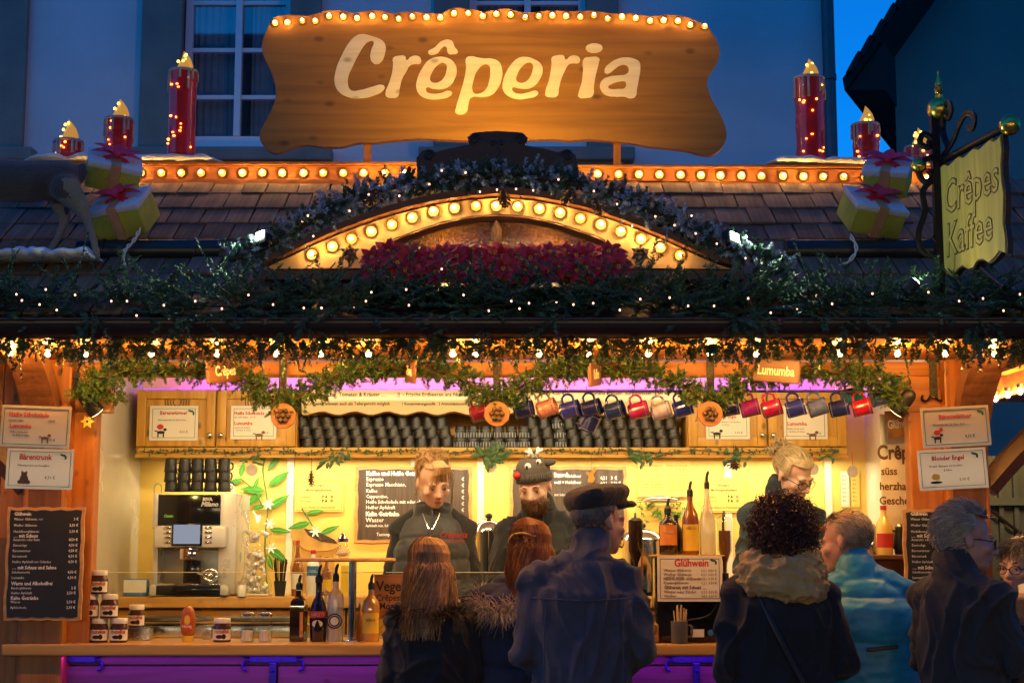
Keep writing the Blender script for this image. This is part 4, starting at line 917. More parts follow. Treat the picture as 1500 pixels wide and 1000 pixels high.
slab([(cxs + (s - cxs) * 1.04, czs + (z - czs) * 1.03) for s, z in edge], -.012, .012).build('board_edge', 'dark_wood_x', hs)
Mtx = Matrix((u, -nrm, Vector((0, 0, 1)))).transposed()
for txt, zz in (('Crêpes', zb0 + .255), ('Kaffee', zb0 + .072)):
    p = HP(.035, zz, .0185); t_ = MB().text(txt, .20, p, shear=.12, bold=.0045, depth=.0012, M=Mtx, wide=.80); t_.build('letter_outline', 'dark_wood_x', hs)
    p = HP(.035, zz, .0195); t_ = MB().text(txt, .20, p, shear=.12, bold=-.0012, depth=.0014, M=Mtx, wide=.80); t_.build('lettering', 'hang_board', hs)
ir = MB(); pb_ = W(1378, 425, -.60); pt_ = W(1378, 170, -.60); ir.box((pb_.x, -.6, (pb_.z + pt_.z) / 2), (.034, .034, pt_.z - pb_.z + .06))
zt2 = zt_ + .035; ir.tube([HP(-.02, zt2), HP(Ls + .02, zt2)], .017, 8)
def iscroll(pts, r=.009): ir.tube(smoothpath(pts, 5), r, 6, flat=1.6)
iscroll([HP(.0, zt2 + .02), HP(.10, zt2 + .06), HP(.17, zt2 + .12), HP(.24, zt2 + .145), HP(.30, zt2 + .11), HP(.28, zt2 + .07), HP(.24, zt2 + .08)])
iscroll([HP(.02, zt2 + .22), HP(.07, zt2 + .24), HP(.10, zt2 + .20), HP(.07, zt2 + .17), HP(.045, zt2 + .19)])
iscroll([HP(.02, zt2 + .20), HP(.015, zt2 + .12), HP(.06, zt2 + .04)])
Q = lambda dx, dz: Vector((pb_.x + dx, -.6, zt2 + dz))
iscroll([Q(-.01, .10), Q(-.05, .12), Q(-.065, .08), Q(-.03, .06), Q(-.025, .09)]); iscroll([Q(-.01, .02), Q(-.055, .0), Q(-.075, -.05), Q(-.05, -.09), Q(-.02, -.07), Q(-.03, -.04)])
iscroll([Q(-.012, -.08), Q(-.06, -.13), Q(-.055, -.22), Q(-.085, -.31), Q(-.075, -.39), Q(-.025, -.41), Q(-.005, -.36), Q(-.03, -.33)])
ir.tube([Q(.02, -.46), HP(.25, zb0 - .14)], .012, 6); ir.tube([HP(.30, zb0 - .02), HP(.48, zb0 - .13)], .010, 6)
ir.build('bracket', 'iron', hs, smooth=50)
gb = W(1376, 160, -.60)
MB().ell(gb, .052, n=20, k=12).build('gold_ball', 'gold', hs, smooth=True); MB().ell(HP(Ls + .05, zt2), .042, n=20, k=12).build('gold_ball', 'gold', hs, smooth=True); MB().ell(Q(-.075, -.02), .033, n=16, k=10).build('gold_ball', 'gold', hs, smooth=True)
MB().lathe([(.016, .045), (.018, .06), (.010, .066), (.016, .075), (.020, .088), (.012, .10), (.017, .105), (.004, .15), (.003, .16), (.005, .165), (0, .172)], gb, 12).build('finial', 'gold', hs, smooth=30)
spt = thing('sign_spotlight', 'small black spotlight below the iron hanging sign on the eave', 'spotlight', W(1440, 425, -1.0))
c = W(1440, 418, -1.0); c = Vector((A0.x - .22, -.84, 2.60)); spt.location = c; ROOT[spt.name] = Matrix.Translation(-c)
MB().cyl(c + Vector((-.02, 0, -.02)), c + Vector((.02, 0, .02)), .022, .026).build('housing', 'black', spt); MB().cyl(c + Vector((.021, 0, .021)), c + Vector((.024, 0, .024)), .018).build('lens', 'flood_lens', spt)
lamp('sign_beam', 'SPOT', c + Vector((.03, 0, .03)), HP(.42, zb0 + .12), 1.5, (1, .94, .5), spt, size=.02, spot=110, blend=.8)
# ================================================================ signs and menus
def sheet(name, rect, Y, lines, label, cat='sign', base='paper', border=None, roll=0, yaw=0, th=.003, edge=None, inset=4, doodle=None, shear=0, bw=.0022):
    x0, x1, y0, y1 = rect; c = W((x0 + x1) / 2, (y0 + y1) / 2, Y); k = SC((y0 + y1) / 2, Y); w, h = (x1 - x0) * k, (y1 - y0) * k
    rt = thing(name, label, cat, c, (0, R(roll), R(yaw)))
    if edge:
        def wav(ww, hh, seed):
            pts = []
            for i in range(14): pts.append((-ww / 2 + ww * i / 14, hh / 2 + .003 * math.sin(i * 1.9 + seed)))
            for i in range(10): pts.append((ww / 2 + .003 * math.sin(i * 2.3 + seed), hh / 2 - hh * i / 10))
            for i in range(14): pts.append((ww / 2 - ww * i / 14, -hh / 2 + .003 * math.sin(i * 2.1 + seed)))
            for i in range(10): pts.append((-ww / 2 + .003 * math.sin(i * 1.7 + seed), -hh / 2 + hh * i / 10))
            return pts
        MB().prism(wav(w, h, x0), 0, .018).build('frame', edge, rt, local=True); MB().prism(wav(w - 9 * k, h - 9 * k, x0), -.002, .004).build('board', base, rt, local=True); y_ = -.0028
    else: MB().bx(-w / 2, w / 2, 0, th, -h / 2, h / 2).build('sheet', base, rt, local=True); y_ = -.0008
    if border:
        a, b = w / 2 - inset * k, h / 2 - inset * k; t = bw; mb = MB()
        mb.bx(-a, a, y_ - .0004, y_ + .0006, b - t, b).bx(-a, a, y_ - .0004, y_ + .0006, -b, -b + t).bx(-a, -a + t, y_ - .0004, y_ + .0006, -b + t, b - t).bx(a - t, a, y_ - .0004, y_ + .0006, -b + t, b - t)
        mb.build('border', border, rt, local=True)
    byink = {}
    for li, ln in enumerate(lines): byink.setdefault((ln[4], li if ln[3] >= 8 else -1), []).append(ln)
    for (ink, _l), ls in byink.items():
        mb = MB()
        for (t, px, py, cap, _, *r) in ls:
            al = r[0] if r else 'LEFT'; bo = r[1] if len(r) > 1 else 0; wd = r[2] if len(r) > 2 else .9
            mb.text(t, cap * k / .69, ((px - (x0 + x1) / 2) * k, y_, -(py - (y0 + y1) / 2) * k), shear=shear, bold=bo * k, align=al, depth=.0003, wide=wd, res=1 if cap < 8 else 3)
        mb.build('lettering', ink, rt, local=True)
    if doodle:
        for ink, shapes in doodle.items():
            mb = MB()
            for (px, py, rx, ry) in shapes:
                n = 12; mb.prism([((px - (x0 + x1) / 2 + rx * math.cos(-2 * math.pi * i / n)) * k, (-(py - (y0 + y1) / 2) + ry * math.sin(-2 * math.pi * i / n)) * k) for i in range(n)][::-1], y_ - .0005 - .0001 * len(mb.v) / 24, y_ + .001)
            mb.build('picture', ink, rt, local=True)
    return rt
def holly(x, y): return [(x, y, 3, 1.6), (x + 3, y + 3, 1.5, 3), (x - 3, y - 1, 2, 1.5)]
bear = lambda x, y, s: [(x, y, 8 * s, 9 * s), (x - 7 * s, y + 5 * s, 5 * s, 4 * s), (x + 7 * s, y + 5 * s, 5 * s, 4 * s), (x, y - 9 * s, 5.5 * s, 4.5 * s), (x - 4 * s, y - 13 * s, 2 * s, 2 * s), (x + 4 * s, y - 13 * s, 2 * s, 2 * s)]
def dog(x, y): return [(x, y, 6, 2.4), (x + 6, y - 4, 2.6, 2.2), (x - 4, y + 4, 1, 4), (x + 4, y + 4, 1, 4), (x - 7, y - 2, 2.5, .9)]
BK, RD, BR = 'ink', 'ink_red', 'ink_brown'
# laminated sheets hung on the brackets
LY = -.40
sheet('menu_sheet', (1, 103, 594, 655), LY, [('Heiße Schokolade', 12, 610, 6.2, RD, 'LEFT', .25), ('mit süßer Sahne', 12, 617, 2.6, BK), ('2,50 €', 70, 617, 3, BK), ('Lumumba', 14, 627, 6.2, RD, 'LEFT', .25), ('Heiße Schokolade', 15, 634, 2.8, BK), ('mit Rum & Sahne', 19, 639, 2.8, BK), ('4,50 €', 70, 645, 3.6, BK)], 'laminated sheet for Heiße Schokolade and Lumumba, above the Bärentrunk sheet', base='laminate', border='ink_green', roll=2, doodle={BR: dog(67, 641)})
sheet('menu_sheet', (9, 107, 657, 716), LY, [('Bärentrunk', 27, 673, 8, RD, 'LEFT', .3), ('Wintergetränk mit Honiglikör …', 25, 683, 3, BK), ('4,50 €', 66, 701, 4.6, BK)], 'laminated sheet reading Bärentrunk with a brown bear picture', base='laminate', border='ink_green', roll=1.5, doodle={BR: bear(36, 702, .8), 'ink_green': holly(92, 666)})
sheet('menu_sheet', (1350, 1450, 595, 654), LY, [('Bärenwürmer', 1376, 612, 6.5, RD, 'LEFT', .25), ('Wintergetränk mit Zimt, Rum …', 1366, 622, 3, BK), ('4,50 €', 1412, 641, 4.4, BK)], 'laminated sheet reading Bärenwürmer on the bracket, over the Blonder Engel sheet', base='laminate', border='ink_green', roll=-3, doodle={RD: [(1372, 632, 5, 4), (1378, 628, 3, 3)], BK: dog(1372, 640), 'ink_green': holly(1438, 604)})
sheet('menu_sheet', (1345, 1446, 657, 716), LY, [('Blonder Engel', 1366, 673, 6.5, RD, 'LEFT', .25), ('Weißer Glühwein mit Eierlikör…', 1361, 683, 3, BK), ('& Sahne', 1382, 689, 3, BK), ('5,00 €', 1404, 704, 4.4, BK)], 'laminated sheet reading Blonder Engel with a small angel picture', base='laminate', border='ink_green', roll=-3, doodle={'star_yellow': [(1370, 697, 6, 5)], BK: [(1370, 705, 9, 2)], 'ink_green': holly(1430, 666)})
# chalk boards outside
gl = [('Glühwein', 752, 5, 1), ('Winzer Glühwein, rot', 759, 3.6, 0), ('Weißer Glühwein', 768, 3.6, 0), ('Heidelbeerglühwein', 777, 3.6, 0), ('… mit Schuss', 784, 5, 1), ('Amaretto oder Rum', 789, 3.6, 0), ('Zwetschge', 797, 3.6, 0), ('Bärenwürmer', 805, 3.6, 0), ('Bärentrunk', 813, 3.6, 0), ('Heißer Apfelsaft mit Calvados', 821, 3.6, 0), ('… mit Schuss und Sahne', 830, 5, 1), ('Schokomoritz', 836, 3.6, 0), ('Lumumba', 844, 3.6, 0), ('Warm und Alkoholfrei', 853, 5, 1), ('Kinderglühwein', 859, 3.6, 0), ('Heißer Apfelsaft', 866, 3.6, 0), ('Kalte Getränke', 874, 5, 1), ('Wasser', 879, 3.6, 0), ('Apfelschorle', 887, 3.6, 0)]
def chalk(ox): return [(t, 18 + ox, y + 3, c, 'chalk', 'LEFT', .18 * b) for t, y, c, b in gl] + [(p, 113 + ox, y + 3, 3.8, 'chalk', 'RIGHT', .1) for (t, y, c, b), p in zip(gl, ['', '3 €', '3,50 €', '3,50 €', '', '4,50 €', '4,50 €', '4,50 €', '4,50 €', '4,50 €', '', '4,50 €', '4,50 €', '', '2 €', '2,50 €', '', '2,50 €', '2,50 €']) if p]
sheet('chalkboard', (8, 121, 743, 907), -.02, chalk(0), 'chalk menu board with wavy wooden rim hanging on the post by the jam jars', 'chalkboard', base='slate', edge='board_edge')
sheet('chalkboard', (1325, 1440, 746, 912), -.02, chalk(1318), 'chalk menu board with wavy wooden rim behind the grey-haired man in a dark coat', 'chalkboard', base='slate', edge='board_edge')
# brown boards on the back wall
WY = 1.735
cf = [('Kaffee und Heiße Getränke', 696, 6, .5), ('Espresso', 704, 5.5, .1), ('Espresso Macchiato,', 712, 5.5, .1), ('Kaffee', 721, 5, .1), ('Cappuccino,', 729, 5, .1), ('Heiße Schokolade mit oder ohne', 737, 5, .1), ('Heißer Apfelsaft', 745, 5, .1), ('Kalte Getränke', 755, 6, .5), ('Wasser', 764, 6.5, .1), ('Apfelsaft rein, Schorle', 771, 3.6, .1), ('Tassenpfand', 784, 4.6, .1)]
sheet('menu_board', (520, 691, 683, 794), WY, [(t, 536 if i < 10 else 552, y, c, 'chalk', 'LEFT', b) for i, (t, y, c, b) in enumerate(cf)] + [('€', 676, 704 + 9 * i, 5, 'chalk') for i in range(6)], 'brown board listing Kaffee und Heiße Getränke behind the blonde woman', 'menu board', base='board_brown', edge='board_edge')
sheet('menu_board', (747, 918, 683, 796), WY, [('Glühwein und Punsch', 765, 698, 6, 'chalk', 'LEFT', .4)] + [('weiß + Heidelbeer', 812, 699 + 9 * i, 4, 'chalk', 'LEFT', .25) for i in range(2)] + [('0,2 l    3 %s €' % s, 880, 702 + 8 * i, 4.6, 'chalk', 'LEFT', .2, .8) for i, s in enumerate(('', '50', '50', '50'))] + [('mit Schuss oder Amaretto', 812, 726, 3.6, 'chalk')], 'brown board with chalk prices behind the man in the knitted hat', 'menu board', base='board_brown', edge='board_edge')
hl = lambda x: [('Heutiges', x + 34, 712, 3.6, BR, 'CENTER', .1), ('Mindestgehaltsstatus', x + 35, 719, 3.6, BR, 'CENTER', .1), ('Glühwein:', x + 8, 729, 3, BR), ('mit Schuss:', x + 8, 735, 3, BR), ('P A   O', x + 40, 729, 4, BK, 'LEFT', .3), ('P A   O', x + 40, 735, 4, BK, 'LEFT', .3), ('Keine Abgabe an Minderjährige!', x + 35, 744, 3, RD, 'CENTER')]
sheet('notice', (432, 503, 702, 749), WY, hl(432), 'green bordered notice on the wall above the painted coffee sack', 'notice', base='wall_cream', border='ink_green', inset=2)
sheet('notice', (1030, 1092, 700, 750), WY, hl(1026), 'green bordered notice on the wall behind the dark pourer bottles', 'notice', base='wall_cream', border='ink_green', inset=2)
sheet('price_list', (935, 1012, 672, 727), WY, [('Flammkuchen %d' % i if False else 'Zutaten und Allergene', 940 + 36 * (i % 2), 683 + 4.4 * (i // 2), 2.6, BR) for i in range(18)], 'pale allergen list taped to the wall beside the price board', 'notice', base='wall_cream')
for x, col in ((1232, 'paper'), (1247, 'wall_cream')): sheet('note_strip', (x, x + 12, 690, 742), WY, [('Bon', x + 2, 698 + 6 * i, 2.6, BK) for i in range(7)], 'narrow paper slip pinned in the corner, ' + ('white one' if col == 'paper' else 'yellowish one'), 'note', base=col)
# card signs on the cabinet doors
DYc = CY - .016
sheet('cabinet_sign', (219, 290, 594, 645), DYc, [('Bärenwürmer', 254, 607, 5.5, RD, 'CENTER', .2), ('Wintergetränk mit Zimt, Rum …', 254, 616, 2.6, BK, 'CENTER'), ('4,50 €', 263, 634, 3.6, BK)], 'Bärenwürmer card on the cabinet door above the coffee machine', base='paper', border='ink_green', doodle={RD: [(235, 625, 5, 4)], BK: dog(236, 633), 'ink_green': holly(280, 602)})
sheet('cabinet_sign', (338, 405, 594, 643), DYc, [('Heiße Schokolade', 343, 607, 4.6, RD, 'LEFT', .2), ('mit süßer Sahne   2,50 €', 343, 612, 2.4, BK), ('Lumumba', 343, 622, 5.2, RD, 'LEFT', .2), ('Heiße Schokolade', 344, 627, 2.4, BK), ('mit Rum & Sahne', 346, 631, 2.4, BK), ('4,50 €', 383, 635, 3, BK)], 'Heiße Schokolade card on the cabinet door next to the dark mug shelf', base='paper', border='ink_green', doodle={BR: dog(380, 637)})
sheet('cabinet_sign', (1034, 1098, 594, 643), DYc, [('Blonder Engel', 1045, 612, 4.6, RD, 'LEFT', .2), ('Weißer Glühwein mit Eierlikör', 1046, 619, 2.4, BK), ('& Sahne', 1058, 623, 2.4, BK), ('5,00 €', 1076, 635, 3.4, BK)], 'Blonder Engel card on the cabinet door beside the dark mug shelf', base='paper', border='ink_green', doodle={BK: dog(1050, 635)})
sheet('cabinet_sign', (1148, 1212, 594, 643), DYc, [('Heiße Schokolade', 1152, 606, 4.6, RD, 'LEFT', .2), ('Lumumba', 1153, 623, 5.6, RD, 'LEFT', .2), ('Heiße Schokolade', 1153, 629, 2.6, BK), ('mit Rum & Sahne', 1155, 633, 2.6, BK), ('4,50 €', 1192, 636, 3, BK)], 'Lumumba card on the cabinet door above the woman with glasses', base='paper', border='ink_green', doodle={BR: dog(1190, 637)})
# long wavy board over the mug shelf
sx0, sx1 = 440, 1003; c0 = W(720, 590, CY + .01); k = SC(590, CY + .01)
tb_ = thing('topping_board', 'long pale board with wavy lower edge listing crepe toppings above the mugs', 'sign', c0)
top = [(x, 571) for x in range(sx0, sx1 + 1, 12)]; low = [(x, 606 + 2.6 * math.sin(x * .13)) for x in range(sx1, sx0 - 1, -8)]
MB().prism(px_outline(top + low, CY + .01)[::-1], CY + .01, CY + .022).build('board', 'cream_paint', tb_)
mb = MB()
mb.tube([W(x, y, CY + .012) for x, y in low], .009, 6, flat=.6); mb.build('wavy_edge', 'brown_wood_x', tb_)
mb = MB()
for t, x, y, s in (('Käse, Tomaten & Kräuter …', 478, 580, 5.6), ('||  - Frische Erdbeeren ans Nutella', 582, 580, 5.6), ('Crêpesvariationen auch als Tellergericht möglich', 450, 593, 4.6), ('1 Konservierungsstoffe   2 Antioxidationsmittel', 588, 593, 4), ('Bailey 4,00 €', 790, 578, 5.4), ('Grand Marnier', 868, 578, 5.4), ('Kirschwasser  5,00 €', 916, 578, 5.4), ('3 Farbstoff', 800, 590, 4)): mb.text(t, s * k / .69, W(x, y, CY + .009), bold=.12 * k, depth=.0004, wide=.92)
mb.build('lettering', 'ink', tb_)
# side sign seen through the right jamb and plaque
sheet('side_board', (1291, 1333, 606, 800), .30, [('Crêpes', 1286, 672, 20, BR, 'LEFT', .9, .78), ('süss', 1291, 695, 11, BR, 'LEFT', .4), ('herzhaft', 1288, 717, 11, BR, 'LEFT', .4), ('Geschenk', 1287, 738, 11, BR, 'LEFT', .4)], 'pale board with brown letters Crêpes süss herzhaft inside the right jamb', base='white_trim')
sheet('plaque', (1298, 1338, 600, 640), .24, [('Glühwein', 1300, 626, 12, 'white_trim', 'LEFT', .5, .58)], 'brown wooden plaque reading Glühwein at the right jamb', base='sign_board_wood', roll=-6)
# cardboard and acrylic signs on the counter
sheet('card_sign', (548, 640, 841, 905), .34, [('Vegetarisch', 551, 865, 14, BK, 'LEFT', .5), ('Crêpes mit Käse', 551, 879, 9, BK, 'LEFT', .2), ('Mozzarella', 556, 891, 9, BK, 'LEFT', .2)], 'kraft card reading Vegetarisch beside the blonde girl', base='disc_wood')
sheet('acrylic_sign', (963, 1058, 814, 880), .06, [('Glühwein', 988, 829, 10, RD, 'LEFT', .4), ('Winzer Glühwein', 972, 837, 4.4, BR), ('Weißer Glühwein', 972, 843, 4.4, BR), ('HEIDELBEER Glühwein', 972, 849, 4.4, BR, 'LEFT', .1), ('Kinderglühwein', 972, 855, 4.4, BR), ('Glühwein mit Schuss …', 972, 862, 5, BR, 'LEFT', .2), ('Winzer oder Kinder', 972, 868, 4.4, BR), ('Weißer', 972, 874, 4.4, BR)] + [('0,2 l  3,50 €', 1050, y, 3.6, BR, 'RIGHT') for y in (837, 843, 849, 855, 868, 874)], 'cream Glühwein price sign standing on the black warmer', base='paper', border='ink', doodle={'ink_green': holly(1046, 821)})

# ================================================================ mural of a coffee plant
mu = thing('mural', 'painted coffee plant and sack of beans on the yellow back wall', 'mural', W(420, 875, WY))
def mp(px, py, o=0): return W(px, py, WY - .002 - o)
st = MB()
for pts in ([(392, 870), (388, 800), (392, 740), (385, 690), (390, 664)], [(385, 742), (372, 718), (352, 700)], [(470, 790), (455, 765), (442, 744)]): st.tube(smoothpath([mp(x, y) for x, y in pts], 4), .004, 4)
st.build('painted_stem', 'mural_stem', mu)
lf = [(392, 690, 408, 668, 9), (389, 676, 374, 660, 7), (392, 712, 418, 694, 12), (388, 718, 358, 716, 12), (384, 722, 362, 738, 11), (392, 745, 418, 728, 12), (388, 740, 372, 744, 8), (394, 775, 420, 778, 10), (392, 800, 416, 820, 14), (390, 810, 398, 830, 9), (355, 702, 338, 706, 8), (352, 698, 356, 680, 8), (372, 716, 378, 700, 6), (348, 760, 340, 785, 9), (356, 738, 346, 752, 8), (455, 765, 428, 772, 11), (448, 752, 470, 748, 8), (468, 782, 492, 772, 9), (300, 668, 290, 662, 6), (272, 674, 262, 664, 6), (320, 672, 316, 662, 6)]
for i, (x0, y0, x1, y1, w) in enumerate(lf):
    a, b = mp(x0, y0, .0004 * (i % 4 + 1)), mp(x1, y1, .0004 * (i % 4 + 1)); d = b - a; L = d.length * 1.25; s = Vector((-d.z, 0, d.x)).normalized(); pts = []
    for t in (0, .2, .45, .7, .9, 1): pts.append(a + d * 1.25 * t + s * w * .5 * SC(y0, WY) * math.sin(math.pi * t ** .8))
    for t in (.9, .7, .45, .2): pts.append(a + d * 1.25 * t - s * w * .5 * SC(y0, WY) * math.sin(math.pi * t ** .8))
    mb = MB(); q = [(p.x, p.z) for p in pts]; ar = sum(q[i_][0] * q[(i_ + 1) % 10][1] - q[(i_ + 1) % 10][0] * q[i_][1] for i_ in range(10)); mb.prism(q if ar > 0 else q[::-1], a.y, a.y + .0006)
    lo = mb.build('painted_leaf', 'mural_leaf', mu); MB().tube([a + Vector((0, -.0006, 0)), a + d * 1.1 + Vector((0, -.0006, 0))], .0018, 4).build('midrib', 'mural_light', lo)
for x, y in ((393, 738), (395, 766), (397, 802), (462, 778)):
    f = MB()
    for j in range(6): a_ = j * 1.05; c = mp(x, y, .003); f.leaf(c, (math.cos(a_), -.05, math.sin(a_)), .035, .007, (0, -1, 0), 3, 0)
    f.build('painted_flower', 'mural_white', mu)
sk = px_outline([(428, 772), (445, 770), (470, 790), (495, 792), (500, 800), (488, 812), (492, 840), (498, 874), (428, 874), (425, 830), (432, 800), (426, 785)], WY - .0035); MB().prism(sk[::-1], WY - .0035, WY - .001).build('painted_sack', 'burlap', mu)
MB().prism(px_outline([(445, 774), (462, 776), (490, 790), (494, 796), (470, 793), (452, 784)], WY - .0045)[::-1], WY - .0045, WY - .0036).build('painted_beans', 'beans', mu)
mb = MB()
for pts in ([(430, 790), (450, 805), (480, 806), (496, 800)], [(440, 812), (446, 840), (440, 872)], [(470, 812), (466, 845), (474, 873)]): mb.tube(smoothpath([mp(x, y, .0025) for x, y in pts], 4), .008, 4, flat=.3)
mb.build('painted_folds', 'burlap_shade', mu)
# small cone-sprig ornament picture by the right: feather branch and striped loaf
br_ = thing('fir_picture', 'green painted sprig with a striped roll on the wall under the price list', 'mural', W(970, 755, WY))
mb = MB(); c = W(968, 745, WY - .012); sprigs(mb, [c + Vector((-.12, 0, -.01)), c, c + Vector((.12, 0, -.01))], 26, .008, .075, 26, .022, .004, flat=(1, .1, 1), along=1.3); mb.build('sprig', 'mural_leaf', br_)
mb = MB().mi(0).ell(W(968, 732, WY - .02), (.10, .015, .018), n=16, k=8).mi(1)
for k in range(3): mb.tube([W(932, 729 + k * 3, WY - .037), W(968, 726 + k * 3.4, WY - .040), W(1002, 730 + k * 3, WY - .037)], .0025, 5)
mb.build('roll', ['paper', 'ink_brown'], br_)
# ================================================================ dark mugs in stacks
def mugproto(name, deco, label, group):
    rt = thing(name, label, 'mug', (0, 0, -5), group=group)
    MB().lathe([(.0345, 0), (.036, .003), (.034, .02), (.031, .062), (.0305, .070), (.027, .075), (.020, .075), (0, .0745)], (0, 0, 0), 20).build('body', 'mug_dark', rt, smooth=40, local=True)
    MB().tube(smoothpath([(0, .031, .016), (0, .052, .02), (0, .054, .046), (0, .029, .056)], 4), .0045, 6).build('handle', 'mug_dark', rt, smooth=True, local=True)
    if deco == 'gold':
        d = MB()
        for k in range(3): d.tube([((.0353 - .045 * z) * math.cos(a), (.0353 - .045 * z) * math.sin(a), z + .006 * math.sin(a * 1.5 + k)) for a, z in [(math.pi * (1 + j / 14), .022 + .013 * k) for j in range(15)]], .0011, 4)
        d.build('gold_line', 'mug_gold', rt, local=True)
    if deco == 'silver':
        d = MB(); d.tube([(.0335 * math.cos(a), .0335 * math.sin(a), .048) for a in [math.pi * (1 + j / 14) for j in range(15)]], .002, 4)
        for j in range(5): a = math.pi * (1.18 + j * .16); d.cyl((.0355 * math.cos(a), .0355 * math.sin(a), .006), (.034 * math.cos(a), .034 * math.sin(a), .034), .0028, n=5)
        d.build('silver_print', 'mug_silver', rt, local=True)
    return rt
P1 = mugproto('mug', '', 'plain dark mug stacked upside down on the long shelf', 'plain dark mugs on the shelf')
P2 = mugproto('mug', 'gold', 'dark mug with thin gold lines stacked upside down on the long shelf', 'gold-lined dark mugs on the shelf')
P3 = mugproto('mug', 'silver', 'dark mug with silver print stacked upside down on the long shelf', 'silver-printed dark mugs on the shelf')
used = set()
def place(p, loc, rot, label=None, group=None):
    if p.name in used or label: o = dup(p, loc, rot, label, group)
    else: used.add(p.name); p.location = loc; p.rotation_euler = rot; o = p
    return o
cols = [P2] * 6 + [P1] * 6 + [P3] * 6 + [P1] * 2 + [P3] + [P1] * 3 + [P2] * 6
for i, p in enumerate(cols):
    px = 452 + i * 18.55; base = W(px, 655, CY + .10); lean = -.011 if i < 12 else (0 if p is P3 and i < 18 else (.002 if i < 18 else -.009)); cv = random.uniform(-.002, .002)
    for j in range(3 if p is not P3 or i == 20 else 2): place(p, (base.x + lean * (j * .9 + .25 * j * j) + cv * j - (.004 if i < 12 else 0), CY + .10 + random.uniform(-.004, .004), zs1 + .002 + j * .052), (0, lean * 5 * j * .6, R(random.uniform(-20, 20))))
for i in range(5):
    for j in range(3): place(P1, (W(250 + i * 19.5, 720, 1.28).x + random.uniform(-.003, .003), 1.28, W(250, 721, 1.28).z + .004 + j * .052), (0, random.uniform(-.04, .04), R(random.uniform(-60, -20))), 'plain dark mug stacked on top of the coffee machine', 'dark mugs on the coffee machine')

# ================================================================ bright mugs hung from the beam
MY = .0
def hangmug(px, py, colr, name, label, dz=0, yaw=0, roll=-14, Y=MY):
    if 'glaze_' + name not in MAT: mat('glaze_' + name, colr, .15, var=.25, vscale=30, coat=.6)
    c = W(px, py, Y); rt = thing('hanging_mug', label, 'mug', c, (0, R(roll), R(yaw)), 'bright mugs hung on hooks')
    Mx_ = Matrix.Rotation(R(90), 3, 'Y')
    MB().lathe([(0, -.043), (.034, -.043), (.037, -.040), (.0385, -.01), (.0385, .03), (.040, .043), (.041, .045), (.038, .045), (.036, .02), (.035, -.036), (0, -.037)], (0, 0, 0), 22, Mx_).build('body', 'glaze_' + name, rt, smooth=40, local=True)
    MB().tube(smoothpath([(-.026, 0, .036), (-.024, 0, .062), (.0, 0, .074), (.022, 0, .06), (.026, 0, .036)], 5), .0055, 8).build('handle', 'glaze_' + name, rt, smooth=True, local=True)
    p = MB()
    for xx in (-.034, .034): p.tube([(xx, .0392 * math.cos(a), .0392 * math.sin(a)) for a in [2 * math.pi * j / 20 for j in range(21)]], .0018, 5, cap=False)
    p.build('print', 'mug_print', rt, local=True)
    hk = MB().tube(smoothpath([(0, 0, .068), (0, -.006, .080), (0, .004, .092), (0, 0, .105)], 4), .0022, 5).build('hook', 'steel', rt, local=True); return rt
blue, navy, red, mag, lil, teal = (.02, .03, .34), (.012, .018, .14), (.45, .01, .03), (.36, .015, .16), (.42, .38, .60), (.02, .25, .36)
lst = [(703, 604, (.22, .01, .03), 'maroon', 'dark maroon mug half behind the wood disc under the middle swag'), (767, 600, navy, 'navy', 'navy mug with pale rim beside the pink and yellow mug'), (801, 598, (.55, .22, .20), 'salmon', 'pink and yellow mug hanging between two blue ones'), (835, 600, blue, 'blue', 'royal blue mug right after the pink and yellow one'), (866, 598, navy, 'navy', 'navy mug hanging above the tilted one'), (900, 601, (.012, .03, .16), 'deepblue', 'deep blue mug with green rim before the magenta mug'), (935, 601, mag, 'magenta', 'magenta mug hanging beside the pale lilac mug'), (968, 602, lil, 'lilac', 'pale lilac mug on its hook'), (1000, 598, blue, 'blue', 'blue mug partly behind the swag next to the lilac mug'),
       (1068, 597, navy, 'navy', 'navy mug next to the wood disc and the purple mug'), (1098, 598, (.26, .012, .22), 'purple', 'purple mug hanging beside the crimson mug'), (1130, 598, (.42, .01, .10), 'crimson', 'crimson mug between purple and blue mugs'), (1165, 598, blue, 'blue', 'blue mug after the crimson one'), (1197, 597, (.10, .14, .36), 'steelblue', 'light steel blue mug with snowy print'), (1229, 598, navy, 'navy', 'navy striped mug before the bright red mug'), (1262, 597, red, 'red', 'bright red mug at the end of the row')]
for x, y, c, n_, lb in lst: hangmug(x, y, c, n_, lb, yaw=random.uniform(-22, -8), roll=random.uniform(-18, -10))
hangmug(864, 620, navy, 'navy', 'navy mug dangling below its neighbours, steeply tilted', roll=-66, yaw=-10, Y=.03)
hangmug(1248, 580, teal, 'teal', 'teal mug behind the bright red mug', yaw=20, Y=.07); hangmug(1288, 582, (.04, .10, .34), 'midblue', 'mid blue mug tucked under the right end of the swag', yaw=10, Y=.07)
rl = tag(MB().cyl((W(695, 585, .0).x, .0, W(700, 573, 0).z), (W(1300, 578, .0).x, .0, W(700, 573, 0).z), .006, n=8).build('mug_rail', 'steel', None, origin=(.6, 0, W(700, 573, 0).z)), 'thin steel rail carrying the bright hanging mugs', 'rail')
